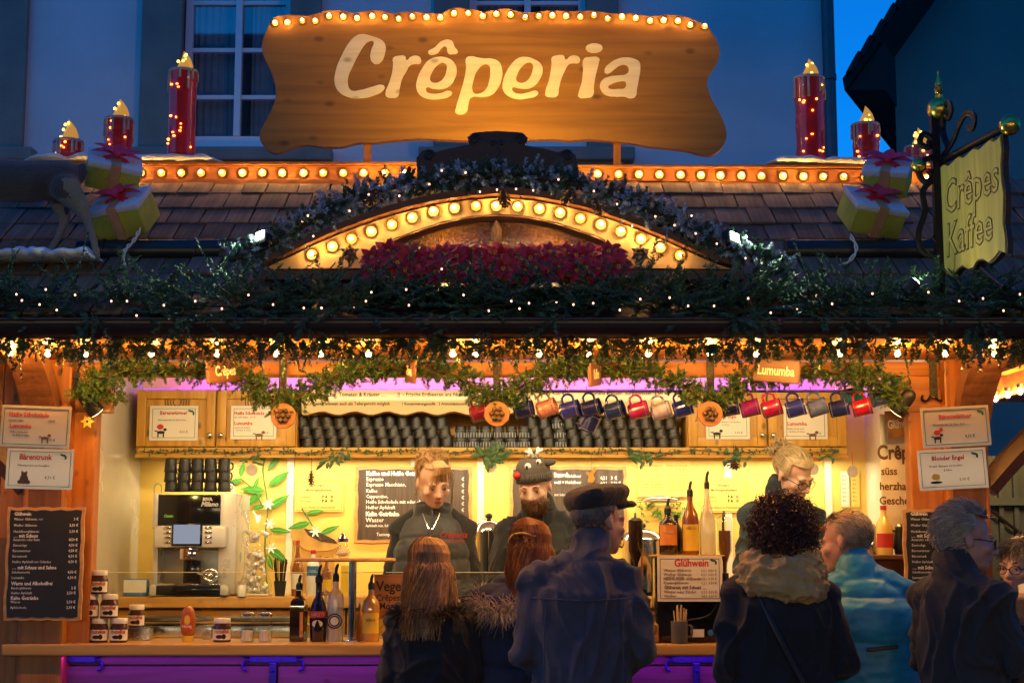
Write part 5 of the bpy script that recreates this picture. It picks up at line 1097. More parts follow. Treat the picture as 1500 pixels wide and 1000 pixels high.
# ================================================================ ornaments under the beam
for i, (px, py) in enumerate(((415, 609), (728, 606), (1040, 606))):
    c = W(px, py, -.10); rt = thing('wood_disc', ['round wood slice with dark nuts beside the Heiße Schokolade cabinet card', 'round wood slice with dark nuts over the silver-printed mugs', 'round wood slice with dark nuts before the Blonder Engel cabinet card'][i], 'ornament', c, group='wood slices on the swag')
    MB().lathe([(0, -.006), (.056, -.006), (.058, 0), (.056, .006), (0, .006)], (0, 0, 0), 26, Mx).build('slice', 'disc_wood', rt, smooth=40, local=True)
    for j in range(6): a_ = j * math.pi / 3 + i; r_ = .024 if j else 0; MB().ell((.024 * math.cos(a_), -.014, .024 * math.sin(a_)), (.012, .011, .012), n=10, k=6).build('nut', 'cone', rt, smooth=True, local=True)
    MB().ell((0, -.016, 0), .012, n=10, k=6).build('nut', 'cone', rt, smooth=True, local=True); MB().tube([(0, 0, .056), (0, .01, .11)], .002, 4).build('string', 'stem', rt, local=True)
for px, lb in ((82, 'over the chalkboard with the jars'), (415, 'above the swag beside the first wood slice'), (728, 'above the middle wood slice'), (1040, 'above the wood slice by the mug row'), (1366, 'over the laminated sheet of the right post')):
    a, b = W(px, 518, .07), W(px, 583, .07); rt = thing('beam_strap', 'glittering iron strap with curled feet ' + lb, 'ornament', b)
    MB().bbox((a.x, .072, (a.z + b.z) / 2), (.036, .012, a.z - b.z), .004).build('strap', 'glitter_black', rt)
    for s in (-1, 1): MB().tube(smoothpath([b + Vector((s * .008, 0, .012)), b + Vector((s * .03, 0, -.012)), b + Vector((s * .05, 0, -.004)), b + Vector((s * .046, 0, .014))], 4), .0055, 6).build('curl', 'iron', rt, smooth=True)
for i, (px, py, yw, tx) in enumerate(((328, 543, 62, 'Crêpes'), (602, 543, -78, 'Glühwein'), (871, 548, 76, 'Kaffee'), (1138, 543, -42, 'Lumumba'))):
    c = W(px, py, -.16); rt = thing('hanging_plaque', 'honey wood plaque with carved letters %s hung edge-on above the swag' % tx, 'plaque', c, (0, R(8 if i % 2 else -8), R(yw)))
    MB().bbox((0, 0, 0), (.24, .016, .105), .005).build('plaque', 'brown_wood_x', rt, local=True)
    for s in (-1, 1): MB(Matrix.Rotation(math.pi if s > 0 else 0, 4, 'Z')).text(tx, .062, (0, -.0085, -.02), align='CENTER', bold=.001, depth=.0008, wide=.8).build('lettering', 'white_trim', rt, local=True)
    for s in (-1, 1): MB().tube([(s * .09, 0, .05), (s * .09, 0, .13)], .0015, 4).build('string', 'stem', rt, local=True)
# ivy along the shelf edge
iv = thing('ivy_garland', 'thin ivy garland trailing along the front edge of the mug shelf', 'garland', W(720, 662, CY - .04))
mb = MB(); vp = [W(x, 661 + 2 * math.sin(x * .06), CY - .035) for x in range(205, 1236, 12)]; mb.mi(1).tube(vp, .002, 4).mi(0)
for p in vp:
    for k in range(5): a_ = random.uniform(0, 6.28); mb.leaf(p + Vector((random.uniform(-.03, .03), random.uniform(-.01, .01), random.uniform(-.01, .01))), (math.cos(a_), random.uniform(-.5, 0), math.sin(a_)), .018, .006, (0, -1, .2), 2, .2)
for cx_, cy_, nn, s in ((487, 672, 10, .05), (500, 668, 6, .05), (718, 668, 22, .07), (732, 660, 10, .06), (935, 668, 12, .055), (948, 674, 8, .05), (1075, 668, 12, .055), (1090, 672, 6, .05), (365, 672, 8, .04), (1215, 668, 6, .04)):
    for k in range(nn): a_ = random.uniform(0, 6.28); mb.leaf(W(cx_ + random.uniform(-14, 14), cy_ + random.uniform(-5, 7), CY - .05), (math.cos(a_), -.3, math.sin(a_)), s * random.uniform(.6, 1.1), s * .24, (0, -1, .3), 3, .25)
mb.build('leaves', ['ivy', 'stem'], iv)
# hanging trinkets on the wall side of the shelf
for px, py, Yt, lb in ((369, 688, 1.36, 'pale round ornament on a red ribbon before the painted leaves'), (719, 683, 1.36, 'pale round ornament under the ivy between the two staff'), (1191, 687, 1.36, 'pale round ornament on a red ribbon behind the woman with glasses'), (1249, 690, 1.30, 'faded round ornament by the right wall')):
    c = W(px, py, Yt); rt = thing('ornament', lb, 'ornament', c); MB().lathe([(0, -.004), (.030, -.004), (.032, 0), (.030, .004), (0, .004)], (0, 0, 0), 20, Mx).build('disc', 'wax', rt, local=True); MB().lathe([(0, -.0052), (.019, -.0052), (.020, -.0042)], (0, 0, 0), 16, Mx).build('motif', 'ribbon_red', rt, local=True); MB().tube([(0, 0, .03), (0, .01, .10)], .002, 4).build('ribbon', 'ribbon_red', rt, local=True)
for px, py, lb in ((456, 700, 'brown cone on a thread beside the notice'), (866, 695, 'carved golden squirrel shape on a thread before the price board'), (1075, 680, 'brown leaf bunch hanging over the pourer bottles')):
    c = W(px, py, 1.34); rt = thing('pendant', lb, 'ornament', c)
    if px == 866: mb = MB(); mb.prism([(-.02, -.04), (.012, -.045), (.02, -.02), (.012, .0), (.03, .03), (.02, .045), (.004, .02), (-.008, .012), (-.024, .02), (-.03, .006), (-.014, -.006)][::-1] if True else [], -.006, .006); mb.build('figure', 'pine_x', rt, local=True)
    else: part('cone', CONE, rt, scale=(.8, .8, 1.3) if px == 456 else (1.8, 1, .8))
    MB().tube([(0, 0, .03), (0, 0, .11)], .0012, 4).build('thread', 'stem', rt, local=True)
c = W(128, 617, .02); rt = thing('star_ornament', 'yellow felt star hanging at the left jamb', 'ornament', c)
MB().prism([((.034 if i % 2 else .017) * math.sin(i * math.pi / 6), (.034 if i % 2 else .017) * math.cos(i * math.pi / 6)) for i in range(12)][::1], -.004, .004).build('star', 'star_yellow', rt, local=True); MB().ell((0, -.004, 0), .006).build('button', 'black', rt, local=True); MB().tube([(0, 0, .03), (0, 0, .09)], .002, 4).build('ribbon', 'ribbon_red', rt, local=True)
# two black stage spots at the top corners
for px, py, s, lb in ((133, 592, 1, 'black stage spotlight at the corner beside the star ornament'), (1322, 592, -1, 'black stage spotlight at the corner above the Glühwein plaque')):
    c = W(px, py, -.02); rt = thing('spotlight', lb, 'spotlight', c, group='corner spotlights'); ax = Vector((s * .5, .45, -.75)).normalized(); mb = MB(); mb.cyl(c - ax * .05, c + ax * .045, .032, .040, 18).ell(c - ax * .05, .032); mb.build('housing', 'black', rt, smooth=40)
    MB().cyl(c + ax * .046, c + ax * .048, .034, n=16).build('lens', 'led_warm', rt); MB().tube([c, c + Vector((-s * .03, .05, .07))], .006, 6).build('arm', 'black', rt)
    lamp('stage_beam', 'SPOT', c + ax * .06, c + ax * .06 + Vector((s * .75, .9, -.38)), 8, (1, .66, .24), rt, size=.03, spot=95, blend=.9)

# ================================================================ bottles, jars and machines
def colmat(n, c, **k):
    if n not in MAT: mat(n, c, **k)
    return n
colmat('glass_dark', (.018, .010, .007), rough=.08, var=.1, coat=.5); colmat('glass_amber', (.22, .075, .012), rough=.08, var=.1, coat=.5); colmat('glass_gold', (.50, .24, .03), rough=.1, coat=.5)
colmat('white_plastic', (.72, .70, .66), rough=.4, var=.04); colmat('lbl_orange', (.62, .22, .03), rough=.5); colmat('lbl_white', (.72, .69, .60), rough=.5); colmat('lbl_red', (.5, .03, .02), rough=.5); colmat('lbl_blue', (.03, .16, .36), rough=.4); colmat('lbl_yellow', (.70, .46, .03), rough=.5)
colmat('chocolate', (.06, .024, .012), rough=.15, coat=.5); colmat('cream_liquor', (.78, .58, .14), rough=.2, coat=.5); colmat('honey', (.36, .10, .012), rough=.12, coat=.5); colmat('mallow', (.74, .68, .62), rough=.8); colmat('cookie', (.58, .30, .06), rough=.7); colmat('stick', (.60, .40, .20), rough=.7); colmat('red_plastic', (.45, .02, .02), rough=.35); colmat('grey_stone', (.10, .10, .09), rough=.5)
def bottle(name, px, yb, yt, wpx, Y, glass, label, cat='bottle', shape='round', lab=None, cap='black', pour=0, zbase=None, square=False, extra=None):
    b = W(px, yb, Y); t = W(px, yt, Y); k = SC(yb, Y); r = wpx / 2 * k; h = t.z - b.z
    if zbase is not None: b.z = zbase
    rt = thing(name, label, cat, b); sh = {'round': [(.0, 0), (.95, 0), (1, .015), (1, .52), (.85, .62), (.42, .74), (.33, .80), (.32, .90)], 'belly': [(0, 0), (.85, 0), (.9, .02), (1, .3), (1, .45), (.75, .58), (.40, .68), (.34, .76), (.36, .9)], 'squat': [(0, 0), (.95, 0), (1, .03), (1, .60), (.9, .68), (.5, .74), (.36, .78), (.34, .88)], 'tall': [(0, 0), (.95, 0), (1, .01), (1, .46), (.72, .58), (.4, .72), (.3, .8), (.28, .92)]}[shape]
    n = 20; mb = MB(); mb.lathe([(a * r, z * h) for a, z in sh], (0, 0, 0), 4 if square else n, Matrix.Rotation(R(45), 3, 'Z') if square else None, *((1.3, 1.0) if square else (1, 1)))
    mb.build('glass', glass, rt, smooth=40, local=True); rn = sh[-1][0] * r; zn = sh[-1][1] * h
    cp = MB().cyl((0, 0, zn - .004), (0, 0, zn + h * .07), rn * 1.18, n=14)
    if pour: cp.tube(smoothpath([(0, 0, zn + h * .06), (0, 0, zn + h * .06 + pour * .5), (pour * .15, 0, zn + h * .06 + pour)], 3), [.007] * 6 + [.003], 8); cp.ell((0, 0, zn + h * .07), rn * 1.05)
    cp.build('stopper', cap, rt, smooth=40, local=True)
    if lab:
        m_, z0, z1, txt, tm = lab; rr_ = r * 1.012
        lm = MB()
        if square: lm.bx(-r * .62, r * .62, -r * .72 * 1.0 - .002, -r * .72, z0 * h, z1 * h); yy = -r * .72 - .0025
        else:
            A = [math.pi * (1.12 + .76 * j / 12) for j in range(13)]; vs = [(rr_ * math.cos(a), rr_ * math.sin(a), z) for z in (z0 * h, z1 * h) for a in A]; lm.add(vs, [(j, j + 1, j + 14, j + 13) for j in range(12)]); yy = -rr_ - .0004
        lo = lm.build('label', m_, rt, local=True)
        if txt:
            tmb = MB(); tx, sz, zz = txt; tmb.text(tx, sz * h, (0, yy if square else 0, zz * h), align='CENTER', bold=.01 * sz * h, depth=.0004, wide=.85, res=1)
            if not square: tmb.v = [((rr_ + .0006) * math.sin(x / rr_), -(rr_ + .0006) * math.cos(x / rr_), z) for x, y, z in tmb.v]
            tmb.build('lettering', tm, lo, local=True)
    if extra: extra(rt, r, h)
    return rt
zC = zc + .0005
BY = .20
bottle('liqueur_bottle', 437, 937, 850, 25, BY, 'glass_dark', 'dark square liqueur bottle with an orange label on the counter', square=True, shape='squat', lab=('lbl_orange', .08, .5, ('Amaretto', .075, .14), 'ink_brown'), pour=.05, zbase=zC)
bottle('liqueur_bottle', 466, 937, 840, 26, BY, 'glass_dark', 'black round-shouldered cream liqueur bottle with a red arched label', shape='belly', lab=('lbl_red', .36, .46, ('BAILEYS', .075, .385), 'lbl_white'), pour=.06, zbase=zC, extra=lambda rt, r, h: MB().lathe([(0, -.001), (.6 * r, -.001), (.6 * r, .001)], (0, -r * .93, h * .27), 16, Matrix.Rotation(R(96), 3, 'X'), 1, .7).build('emblem', 'lbl_white', rt, local=True))
bottle('liqueur_bottle', 491, 937, 836, 24, BY, 'frosted', 'pale liqueur bottle with a round black and white label', shape='squat', pour=.06, zbase=zC, extra=lambda rt, r, h: [MB().lathe([(0, -.001), (q * r, -.001), (q * r, .0005)], (0, -r * 1.03 - e, h * .3), 20, Matrix.Rotation(R(90), 3, 'X')).build(nm, mm, rt, local=True) for q, e, mm, nm in ((.92, 0, 'ink', 'label'), (.74, .0015, 'lbl_white', 'label_ring'), (.68, .003, 'ink', 'label_ring'), (.5, .0045, 'lbl_white', 'label_centre'))])
bottle('tequila_bottle', 543, 940, 852, 25, BY, 'glass_gold', 'golden spirit bottle with pourer and yellow label beside the small table pole', shape='squat', lab=('lbl_yellow', .14, .48, ('Salitos', .08, .34), 'ink_brown'), pour=.05, zbase=zC)
bottle('sauce_bottle', 527, 937, 880, 14, BY + .08, 'lbl_orange', 'narrow orange sauce bottle behind the table pole', cap='white_plastic', zbase=zC)
bottle('lemonade_bottle', 476, 934, 858, 12, BY + .12, 'frosted', 'slim pinkish bottle behind the black liqueur bottle', cap='white_plastic', zbase=zC)
def jar(px, yb, Y, z, label, s=1.0):
    b = W(px, yb, Y); rt = thing('spread_jar', label, 'jar', (b.x, Y, z), group='chocolate spread jars')
    r, h = .042 * s, .085 * s; MB().lathe([(0, 0), (r * .9, 0), (r, .006), (r, h * .78), (r * .86, h * .93), (r * .84, h)], (0, 0, 0), 20, sx=1, sy=.82).build('jar', 'chocolate', rt, smooth=40, local=True)
    MB().lathe([(r * .88, h), (r * .9, h + .002), (r * .9, h + .020), (r * .86, h + .023), (0, h + .023)], (0, 0, 0), 20, sx=1, sy=.84).build('lid', 'white_plastic', rt, smooth=40, local=True)
    A = [math.pi * (1.08 + .84 * j / 14) for j in range(15)]
    lb = MB().add([(r * 1.01 * math.cos(a), r * .83 * math.sin(a), zz) for zz in (h * .12, h * .68) for a in A], [(j, j + 1, j + 16, j + 15) for j in range(14)]).build('label', 'lbl_white', rt, local=True)
    def wrap(mb): mb.v = [(x, -.83 * r * math.sqrt(max(.05, 1 - (x / (r * 1.01)) ** 2)) - .0012, z_) for x, y, z_ in mb.v]; return mb
    wrap(MB().text('nutella', .026 * s, (.002, 0, h * .48), align='CENTER', bold=.0006, depth=.0003, wide=.9)).build('lettering', 'lbl_red', lb, local=True)
    wrap(MB().ell((-.006 * s, 0, h * .29), (.018 * s, .002, .009 * s), n=10, k=5).ell((.014 * s, 0, h * .3), (.010 * s, .002, .012 * s), n=10, k=5)).build('picture', 'chocolate', lb, local=True)
    mb = MB().bx(.012 * s, .034 * s, -.001, 0, h * .52, h * .67); wrap(mb).build('corner', 'lbl_orange', lb, local=True); return rt
kJ = SC(930, BY); jz = zC
for i, px in enumerate((116, 145, 174)): jar(px, 938, BY - .06, jz, ['bottom-row spread jar next to the chalkboard post', 'middle spread jar of the bottom row in the pyramid', 'bottom-row spread jar of the pyramid towards the crepe plates'][i])
for i, px in enumerate((131, 160)): jar(px, 900, BY - .06, jz + .109, ['second-row spread jar of the pyramid beside the chalkboard', 'second-row spread jar of the pyramid beside the loose jar'][i])
jar(145, 860, BY - .06, jz + .218, 'topmost spread jar of the pyramid')
jar(325, 938, BY - .03, jz, 'single opened spread jar between the honey bottle and glass shakers', 1.0)
jar(200, 905, .30, jz + .06, 'loose spread jar standing behind the pyramid', .95)
bx_ = W(200, 905, .30); tag(MB().bbox((bx_.x, .31, jz + .0295), (.14, .07, .059), .004).build('steel_box', 'steel', None, origin=(bx_.x, .31, jz)), 'low steel box carrying the loose spread jar', 'box')
# honey bottle standing on its cap
b = W(275, 938, BY - .03); rt = thing('honey_bottle', 'amber squeeze bottle of syrup standing on its cap by the opened jar', 'bottle', (b.x, b.y, zC))
MB().lathe([(0, 0), (.024, 0), (.026, .004), (.024, .028)], (0, 0, 0), 18, sy=.7).build('cap', 'lbl_yellow', rt, smooth=40, local=True); MB().lathe([(.024, .028), (.034, .045), (.036, .09), (.030, .13), (.020, .155), (.008, .163), (0, .164)], (0, 0, 0), 20, sy=.65).build('body', 'honey', rt, smooth=True, local=True)
lo = MB().bx(-.018, .018, -.0262, -.0245, .05, .125).build('label', 'lbl_red', rt, local=True); MB().ell((0, -.0262, .10), (.014, .001, .022)).build('emblem', 'lbl_yellow', lo, local=True); MB().text('Honig', .018, (0, -.0276, .066), align='CENTER', bold=.0004, depth=.0003).build('lettering', 'lbl_white', lo, local=True)
for px, lb in ((362, 'glass sugar shaker with metal lid next to the opened jar'), (388, 'glass sugar shaker with metal lid nearest the dark bottles')):
    b = W(px, 938, BY - .04); rt = thing('sugar_shaker', lb, 'shaker', (b.x, b.y, zC), group='sugar shakers')
    mb = MB(); n = 10; mb.lathe([(.030, 0), (.032, .004), (.032, .11), (.028, .118)], (0, 0, 0), n).lathe([(.026, .004), (.026, .06)], (0, 0, 0), n); mb.build('glass', 'thin_glass', rt, local=True); MB().lathe([(0, .006), (.026, .006), (.026, .05), (0, .054)], (0, 0, 0), 12).build('sugar', 'mallow', rt, local=True); MB().lathe([(.032, .116), (.033, .118), (.033, .128), (.022, .135), (0, .136)], (0, 0, 0), 18).build('lid', 'chrome', rt, smooth=40, local=True)
# steel clamps and the glass guard on the counter
gg = thing('glass_guard', 'clear glass guard standing on the counter in steel clamps', 'glass guard', (W(400, 940, .10).x, .08, zC))
gz1 = W(400, 838, .37).z
for a, b in ((130, 560), (565, 940)): MB().bx(W(a, 900, .37).x, W(b, 900, .37).x, .37, .376, zC + .012, gz1).build('pane', 'thin_glass', gg); MB().bx(W(a, 900, .37).x, W(b, 900, .37).x, .369, .377, gz1, gz1 + .0025).build('polished_edge', 'white_trim', gg)
for px in (118, 303, 491, 540, 700, 900): c = W(px, 930, .36); MB().bbox((c.x, .373, zC + .021), (.042, .04, .042), .003).build('clamp', 'steel', gg)
# small round table on a pole
tp = W(517, 818, .20); rt = thing('pole_shelf', 'small round wood shelf on a steel pole standing on the counter', 'shelf', (tp.x, .20, zC))
MB().lathe([(0, tp.z - .012), (.23, tp.z - .012), (.236, tp.z - .006), (.234, tp.z + .004), (0, tp.z + .004)], (W(506, 818, .2).x, .20, 0), 36).build('top', 'counter_wood', rt, smooth=40); MB().cyl((tp.x, .2, zC), (tp.x, .2, tp.z - .012), .018, n=18).lathe([(.04, zC), (.04, zC + .006), (.02, zC + .012)], (tp.x, .2, 0), 18).build('pole', 'chrome', rt, smooth=40)
c = W(502, 815, .2); rt = thing('glass_jar', 'round glass dispenser with chrome lid on the pole shelf', 'jar', (c.x, .2, tp.z + .0045)); MB().lathe([(0, 0), (.022, 0), (.034, .018), (.034, .03), (.022, .048), (.021, .075)], (0, 0, 0), 18).build('glass', 'jar_glass', rt, smooth=True, local=True); MB().ell((0, 0, .022), (.028, .028, .016)).build('sugar', 'mallow', rt, smooth=True, local=True); MB().lathe([(.024, .074), (.025, .09), (.012, .104), (.008, .116), (0, .117)], (0, 0, 0), 16).build('lid', 'chrome', rt, smooth=40, local=True)
# crepe griddles
for px, lb in ((250, 'round black crepe griddle on a steel base behind the syrup bottle'), (385, 'round black crepe griddle on a steel base behind the sugar shakers'), (640, 'round black crepe griddle in front of the blonde woman')):
    z = W(px, 908, .55).z; c = W(px, 905, .60); rt = thing('crepe_griddle', lb, 'griddle', (c.x, .62, zC), group='crepe griddles')
    MB().bbox((c.x, .62, (zC + z) / 2 - .01), (.46, .30, z - zC - .02), .01).build('base', 'steel', rt, smooth=30); MB().lathe([(0, z - .005), (.20, z - .005), (.21, z), (.20, z + .014), (0, z + .014)], (c.x, .62, 0), 40, sy=.72).build('plate', 'plate_black', rt, smooth=40)
dk = tag(MB().bbox((-.1, .72, zC - .04), (3.8, .40, .06), .01).build('work_shelf', 'steel', None, origin=(-.1, .72, zC - .07)), 'long steel work shelf behind the counter under the griddles', 'shelf')
# ---- coffee machine on the back counter
KY = 1.18; zB = zb_ + .0005
cmc = thing('coffee_machine', 'silver and black automatic coffee machine with lit panel on the back counter', 'coffee machine', (W(285, 870, KY).x, KY, zB))
def KB(n_, m_, x0, x1, y0, y1, Y, d, bev=.006): a = W(x0, y1, Y); b = W(x1, y0, Y); k_ = SC((y0 + y1) / 2, Y); w_ = (x1 - x0) * k_; cxm = W((x0 + x1) / 2, (y0 + y1) / 2, Y).x; return MB().bbox((cxm, Y + d / 2, (a.z + b.z) / 2), (w_, d, b.z - a.z), bev).build(n_, m_, cmc, smooth=30)
KB('hopper_housing', 'black_gloss', 230, 325, 724, 772, KY + .03, .36); KB('side_panel', 'silver_paint', 224, 231, 722, 775, KY + .02, .38); KB('side_panel', 'silver_paint', 320, 346, 722, 870, KY + .03, .40); KB('side_panel', 'silver_paint', 224, 231, 776, 858, KY + .05, .36)
KB('front_panel', 'silver_paint', 225, 331, 769, 802, KY - .02, .10, .018); scp = KB('display', 'black_gloss', 251, 296, 766, 799, KY - .032, .014); MB().bx(W(253, 0, KY).x * 0 + W(254, 780, KY - .034).x, W(293, 780, KY - .034).x, KY - .0345, KY - .0335, W(0, 796, KY - .034).z, W(0, 768, KY - .034).z).build('screen', 'screen', scp)
KB('back_plate', 'silver_paint', 231, 320, 802, 858, KY + .20, .02); KB('outlet', 'black_gloss', 268, 292, 820, 856, KY + .0, .06); KB('spout', 'chrome', 263, 287, 803, 819, KY - .02, .06); KB('drip_tray', 'black_gloss', 226, 325, 858, 871, KY - .04, .36); KB('foot', 'silver_paint', 219, 228, 856, 871.5, KY - .05, .05); KB('foot', 'silver_paint', 322, 334, 856, 871.5, KY - .05, .05); KB('tray_bar', 'chrome', 230, 322, 854, 857, KY - .03, .02, .003)
c = W(308, 842, KY - .01); MB().tube([(c.x + .035 * math.cos(a), KY - .01, c.z + .03 * math.sin(a)) for a in [2 * math.pi * j / 16 for j in range(17)]], .010, 8).ell(c, (.018, .02, .018)).cyl(c + Vector((-.07, 0, .008)), c, .007).build('steam_knob', 'chrome', cmc, smooth=True)
for i in range(4):
    for px in (245, 305): KB('button', 'chrome', px - 5, px + 5, 771 + i * 7, 774 + i * 7, KY - .026, .008, .002)
MB().text('Milano', .034, W(294, 741, KY + .028), shear=.3, bold=.0008, depth=.0005).build('lettering', 'lbl_white', cmc); MB().text('RIVA', .024, W(297, 733, KY + .028), bold=.0012, depth=.0005).build('lettering', 'lbl_white', cmc); MB().text('Classic', .018, W(240, 757, KY + .028), bold=.001, depth=.0005).build('lettering', 'mural_light', cmc)
mb = MB()
for x0_, x1_ in ((226, 236), (328, 342)): mb.tube(smoothpath([W(x0_, 722, KY + .1), W(x0_, 712, KY + .1), W((x0_ + x1_) / 2, 708, KY + .1), W(x1_, 712, KY + .1), W(x1_, 722, KY + .1)], 4), .003, 5)
mb.build('cup_rail', 'chrome', cmc)
# ---- marshmallow tower
c = W(374, 868, KY + .06); rt = thing('marshmallow_tower', 'clear stacked dispenser tower filled with marshmallows next to the coffee machine', 'dispenser', (c.x, c.y, zB)); K_ = SC(800, KY + .06)
def tw(prof): return [(a * K_, (868 - y) * K_) for a, y in prof]
MB().lathe(tw([(16, 868), (22, 866), (24, 850), (18, 838), (17, 800), (19, 796)]), (0, 0, 0), 24).lathe(tw([(14, 796), (20, 792), (22, 778), (18, 774)]), (0, 0, 0), 24).lathe(tw([(12, 772), (20, 752), (22, 744)]), (0, 0, 0), 24).build('tower', 'thin_glass', rt, smooth=50, local=True)
mm = MB().bbox((0, 0, 0), (.026, .022, .02), .007).mesh('marshmallow', 'mallow', True)
for k in range(80):
    y = random.uniform(802, 862); rm = (12 if y < 838 else 17) * K_; a = random.uniform(0, 6.28); q = rm * math.sqrt(random.random()); part('marshmallow', mm, rt, (q * math.cos(a), q * math.sin(a), (868 - y) * K_), (random.random() * 3, random.random() * 3, random.random() * 3))
for k in range(14): a = random.uniform(0, 6.28); q = 15 * K_ * math.sqrt(random.random()); part('marshmallow', mm, rt, (q * math.cos(a), q * math.sin(a), (868 - random.uniform(776, 790)) * K_), (random.random() * 3, random.random() * 3, 0))
MB().bbox((0, 0, .006), (.16, .14, .012), .004).build('base', 'silver_paint', rt, local=True)
c = W(410, 868, KY + .04); rt = thing('straw_cup', 'dark cup full of black straws on the back counter', 'cup', (c.x, c.y, zB)); MB().lathe([(0, 0), (.026, 0), (.034, .078), (.032, .078), (.024, .004)], (0, 0, 0), 18).build('cup', 'mug_dark', rt, smooth=40, local=True)
for k in range(18): a = random.uniform(0, 6.28); MB().tube([(.015 * math.cos(a), .015 * math.sin(a), .01), (.034 * math.cos(a), .03 * math.sin(a), .185 + random.uniform(-.015, .015))], .0032, 6).build('straw', 'black', rt, local=True)
c = W(355, 872, KY); rt = thing('small_jar', 'small white jar with lid before the marshmallow tower', 'jar', (c.x, c.y - .02, zB)); MB().lathe([(0, 0), (.024, 0), (.024, .055), (.02, .06)], (0, 0, 0), 16).build('jar', 'white_plastic', rt, smooth=40, local=True); MB().cyl((0, 0, .0605), (0, 0, .078), .023).build('lid', 'wax', rt, smooth=40, local=True)
bottle('whisky_bottle', 435, 870, 788, 17, KY + .06, 'glass_amber', 'amber spirit bottle with red cap in front of the painted sack', shape='tall', lab=('lbl_white', .12, .4, None, None), cap='red_plastic', zbase=zB)
bottle('cream_dispenser', 458, 871, 800, 19, KY + .02, 'white_plastic', 'white whipped cream can with a blue band', 'can', shape='squat', lab=('lbl_blue', .42, .62, ('SAHNE', .06, .5), 'lbl_white'), cap='red_plastic', zbase=zB)
bottle('rum_bottle', 478, 870, 812, 16, KY + .14, 'glass_amber', 'amber bottle behind the cream can', shape='round', lab=('lbl_yellow', .1, .4, None, None), zbase=zB)
c = W(507, 870, KY + .02); tag(MB().bbox((c.x, c.y, zB + .082), (.055, .05, .163), .004).build('carton', 'lbl_yellow', None, origin=(c.x, c.y, zB)), 'yellow drink carton standing by the pole shelf', 'carton')
c = W(199, 870, KY); rt = thing('coffee_pack', 'blue and white coffee pack leaning by the coffee machine', 'pack', (c.x, c.y, zB)); MB().bbox((0, 0, .045), (.13, .05, .09), .008).build('pack', 'lbl_blue', rt, local=True); MB().bx(-.06, .06, -.0265, -.0253, .02, .085).build('label', 'lbl_white', rt, local=True)
# ---- urn behind the staff
for px, ty, by, lb in ((716, 748, 872, 'tall steel urn with black knob between the two staff'), (942, 762, 872, 'steel urn behind the hanging spirit dispenser')):
    c = W(px, by, 1.30); t = W(px, ty + 12, 1.30); h = t.z - zB; rt = thing('urn', lb, 'urn', (c.x, c.y, zB)); r = .075 if px == 716 else .11
    MB().lathe([(0, .02), (r, .02), (r, h * .8), (r * 1.05, h * .82), (r * 1.05, h * .84), (r * .8, h * .94), (r * .2, h), (0, h)], (0, 0, 0), 28).build('body', 'chrome', rt, smooth=40, local=True); MB().ell((0, 0, h + .016), (.02, .02, .016)).build('knob', 'black', rt, smooth=True, local=True)
    for s in (-1, 1): MB().tube(smoothpath([(s * r, 0, h * .72), (s * (r + .03), 0, h * .76), (s * (r + .03), 0, h * .86), (s * r * .95, 0, h * .86)], 4), .006, 6).build('handle', 'black', rt, smooth=True, local=True)
    MB().cyl((0, -r, h * .18), (0, -r - .05, h * .18), .009).cyl((0, -r - .04, h * .1), (0, -r - .04, h * .26), .008).build('tap', 'black', rt, smooth=40, local=True)
    MB().lathe([(r * .7, 0), (r * .8, .02)], (0, 0, 0), 24).build('foot', 'black', rt, local=True)
# ---- black mulled wine warmer with bottles on it
MYB = .22; z0 = zC; zt3 = W(1010, 812, MYB).z; a, b = W(962, 900, .10).x, W(1060, 900, .10).x
wm = thing('wine_warmer', 'black mulled wine warmer cabinet standing on the counter under the bottles', 'warmer', ((a + b) / 2, .25, zC)); MB().bbox(((a + b) / 2, .24, (z0 + zt3) / 2 - .004), (b - a, .26, zt3 - z0 - .008), .012).build('cabinet', 'black_gloss', wm, smooth=30); MB().bbox(((a + b) / 2, .24, zt3 - .0035), (b - a + .02, .28, .007), .002).build('tray', 'pine_x', wm)
MB().tube(smoothpath([(b - .03, .10, z0 + .17), (b - .08, .09, z0 + .12), (b - .18, .09, z0 + .10)], 5), .004, 6).build('hose', 'black', wm); MB().lathe([(.0, 0), (.014, 0), (.014, .004), (0, .004)], (b - .06, .105, z0 + .045), 16, Mx).build('sticker', 'lbl_blue', wm); MB().bx(b - .15, b - .09, .104, .108, z0 + .025, z0 + .06).build('badge', 'lbl_white', wm)
bottle('liqueur_bottle', 979, 812, 742, 27, MYB, 'glass_dark', 'dark bottle with an orange oval label and black pourer on the warmer', shape='squat', lab=('lbl_orange', .2, .62, ('SIERRA', .09, .44), 'lbl_white'), pour=.055, zbase=zt3)
bottle('rum_bottle', 1012, 812, 716, 25, MYB, 'glass_amber', 'tall amber bottle with a gold stag label and large black pourer', shape='round', lab=('lbl_yellow', .06, .46, ('HIRSCH', .055, .38), 'ink_brown'), pour=.05, zbase=zt3)
bottle('spirit_bottle', 1037, 812, 706, 24, MYB, 'frosted', 'tall clear bottle with a tilted black pourer on the warmer', shape='tall', pour=.06, zbase=zt3)
bottle('liqueur_bottle', 991, 808, 748, 20, MYB + .09, 'glass_dark', 'dark bottle tucked behind the orange label bottle', shape='round', zbase=zt3)
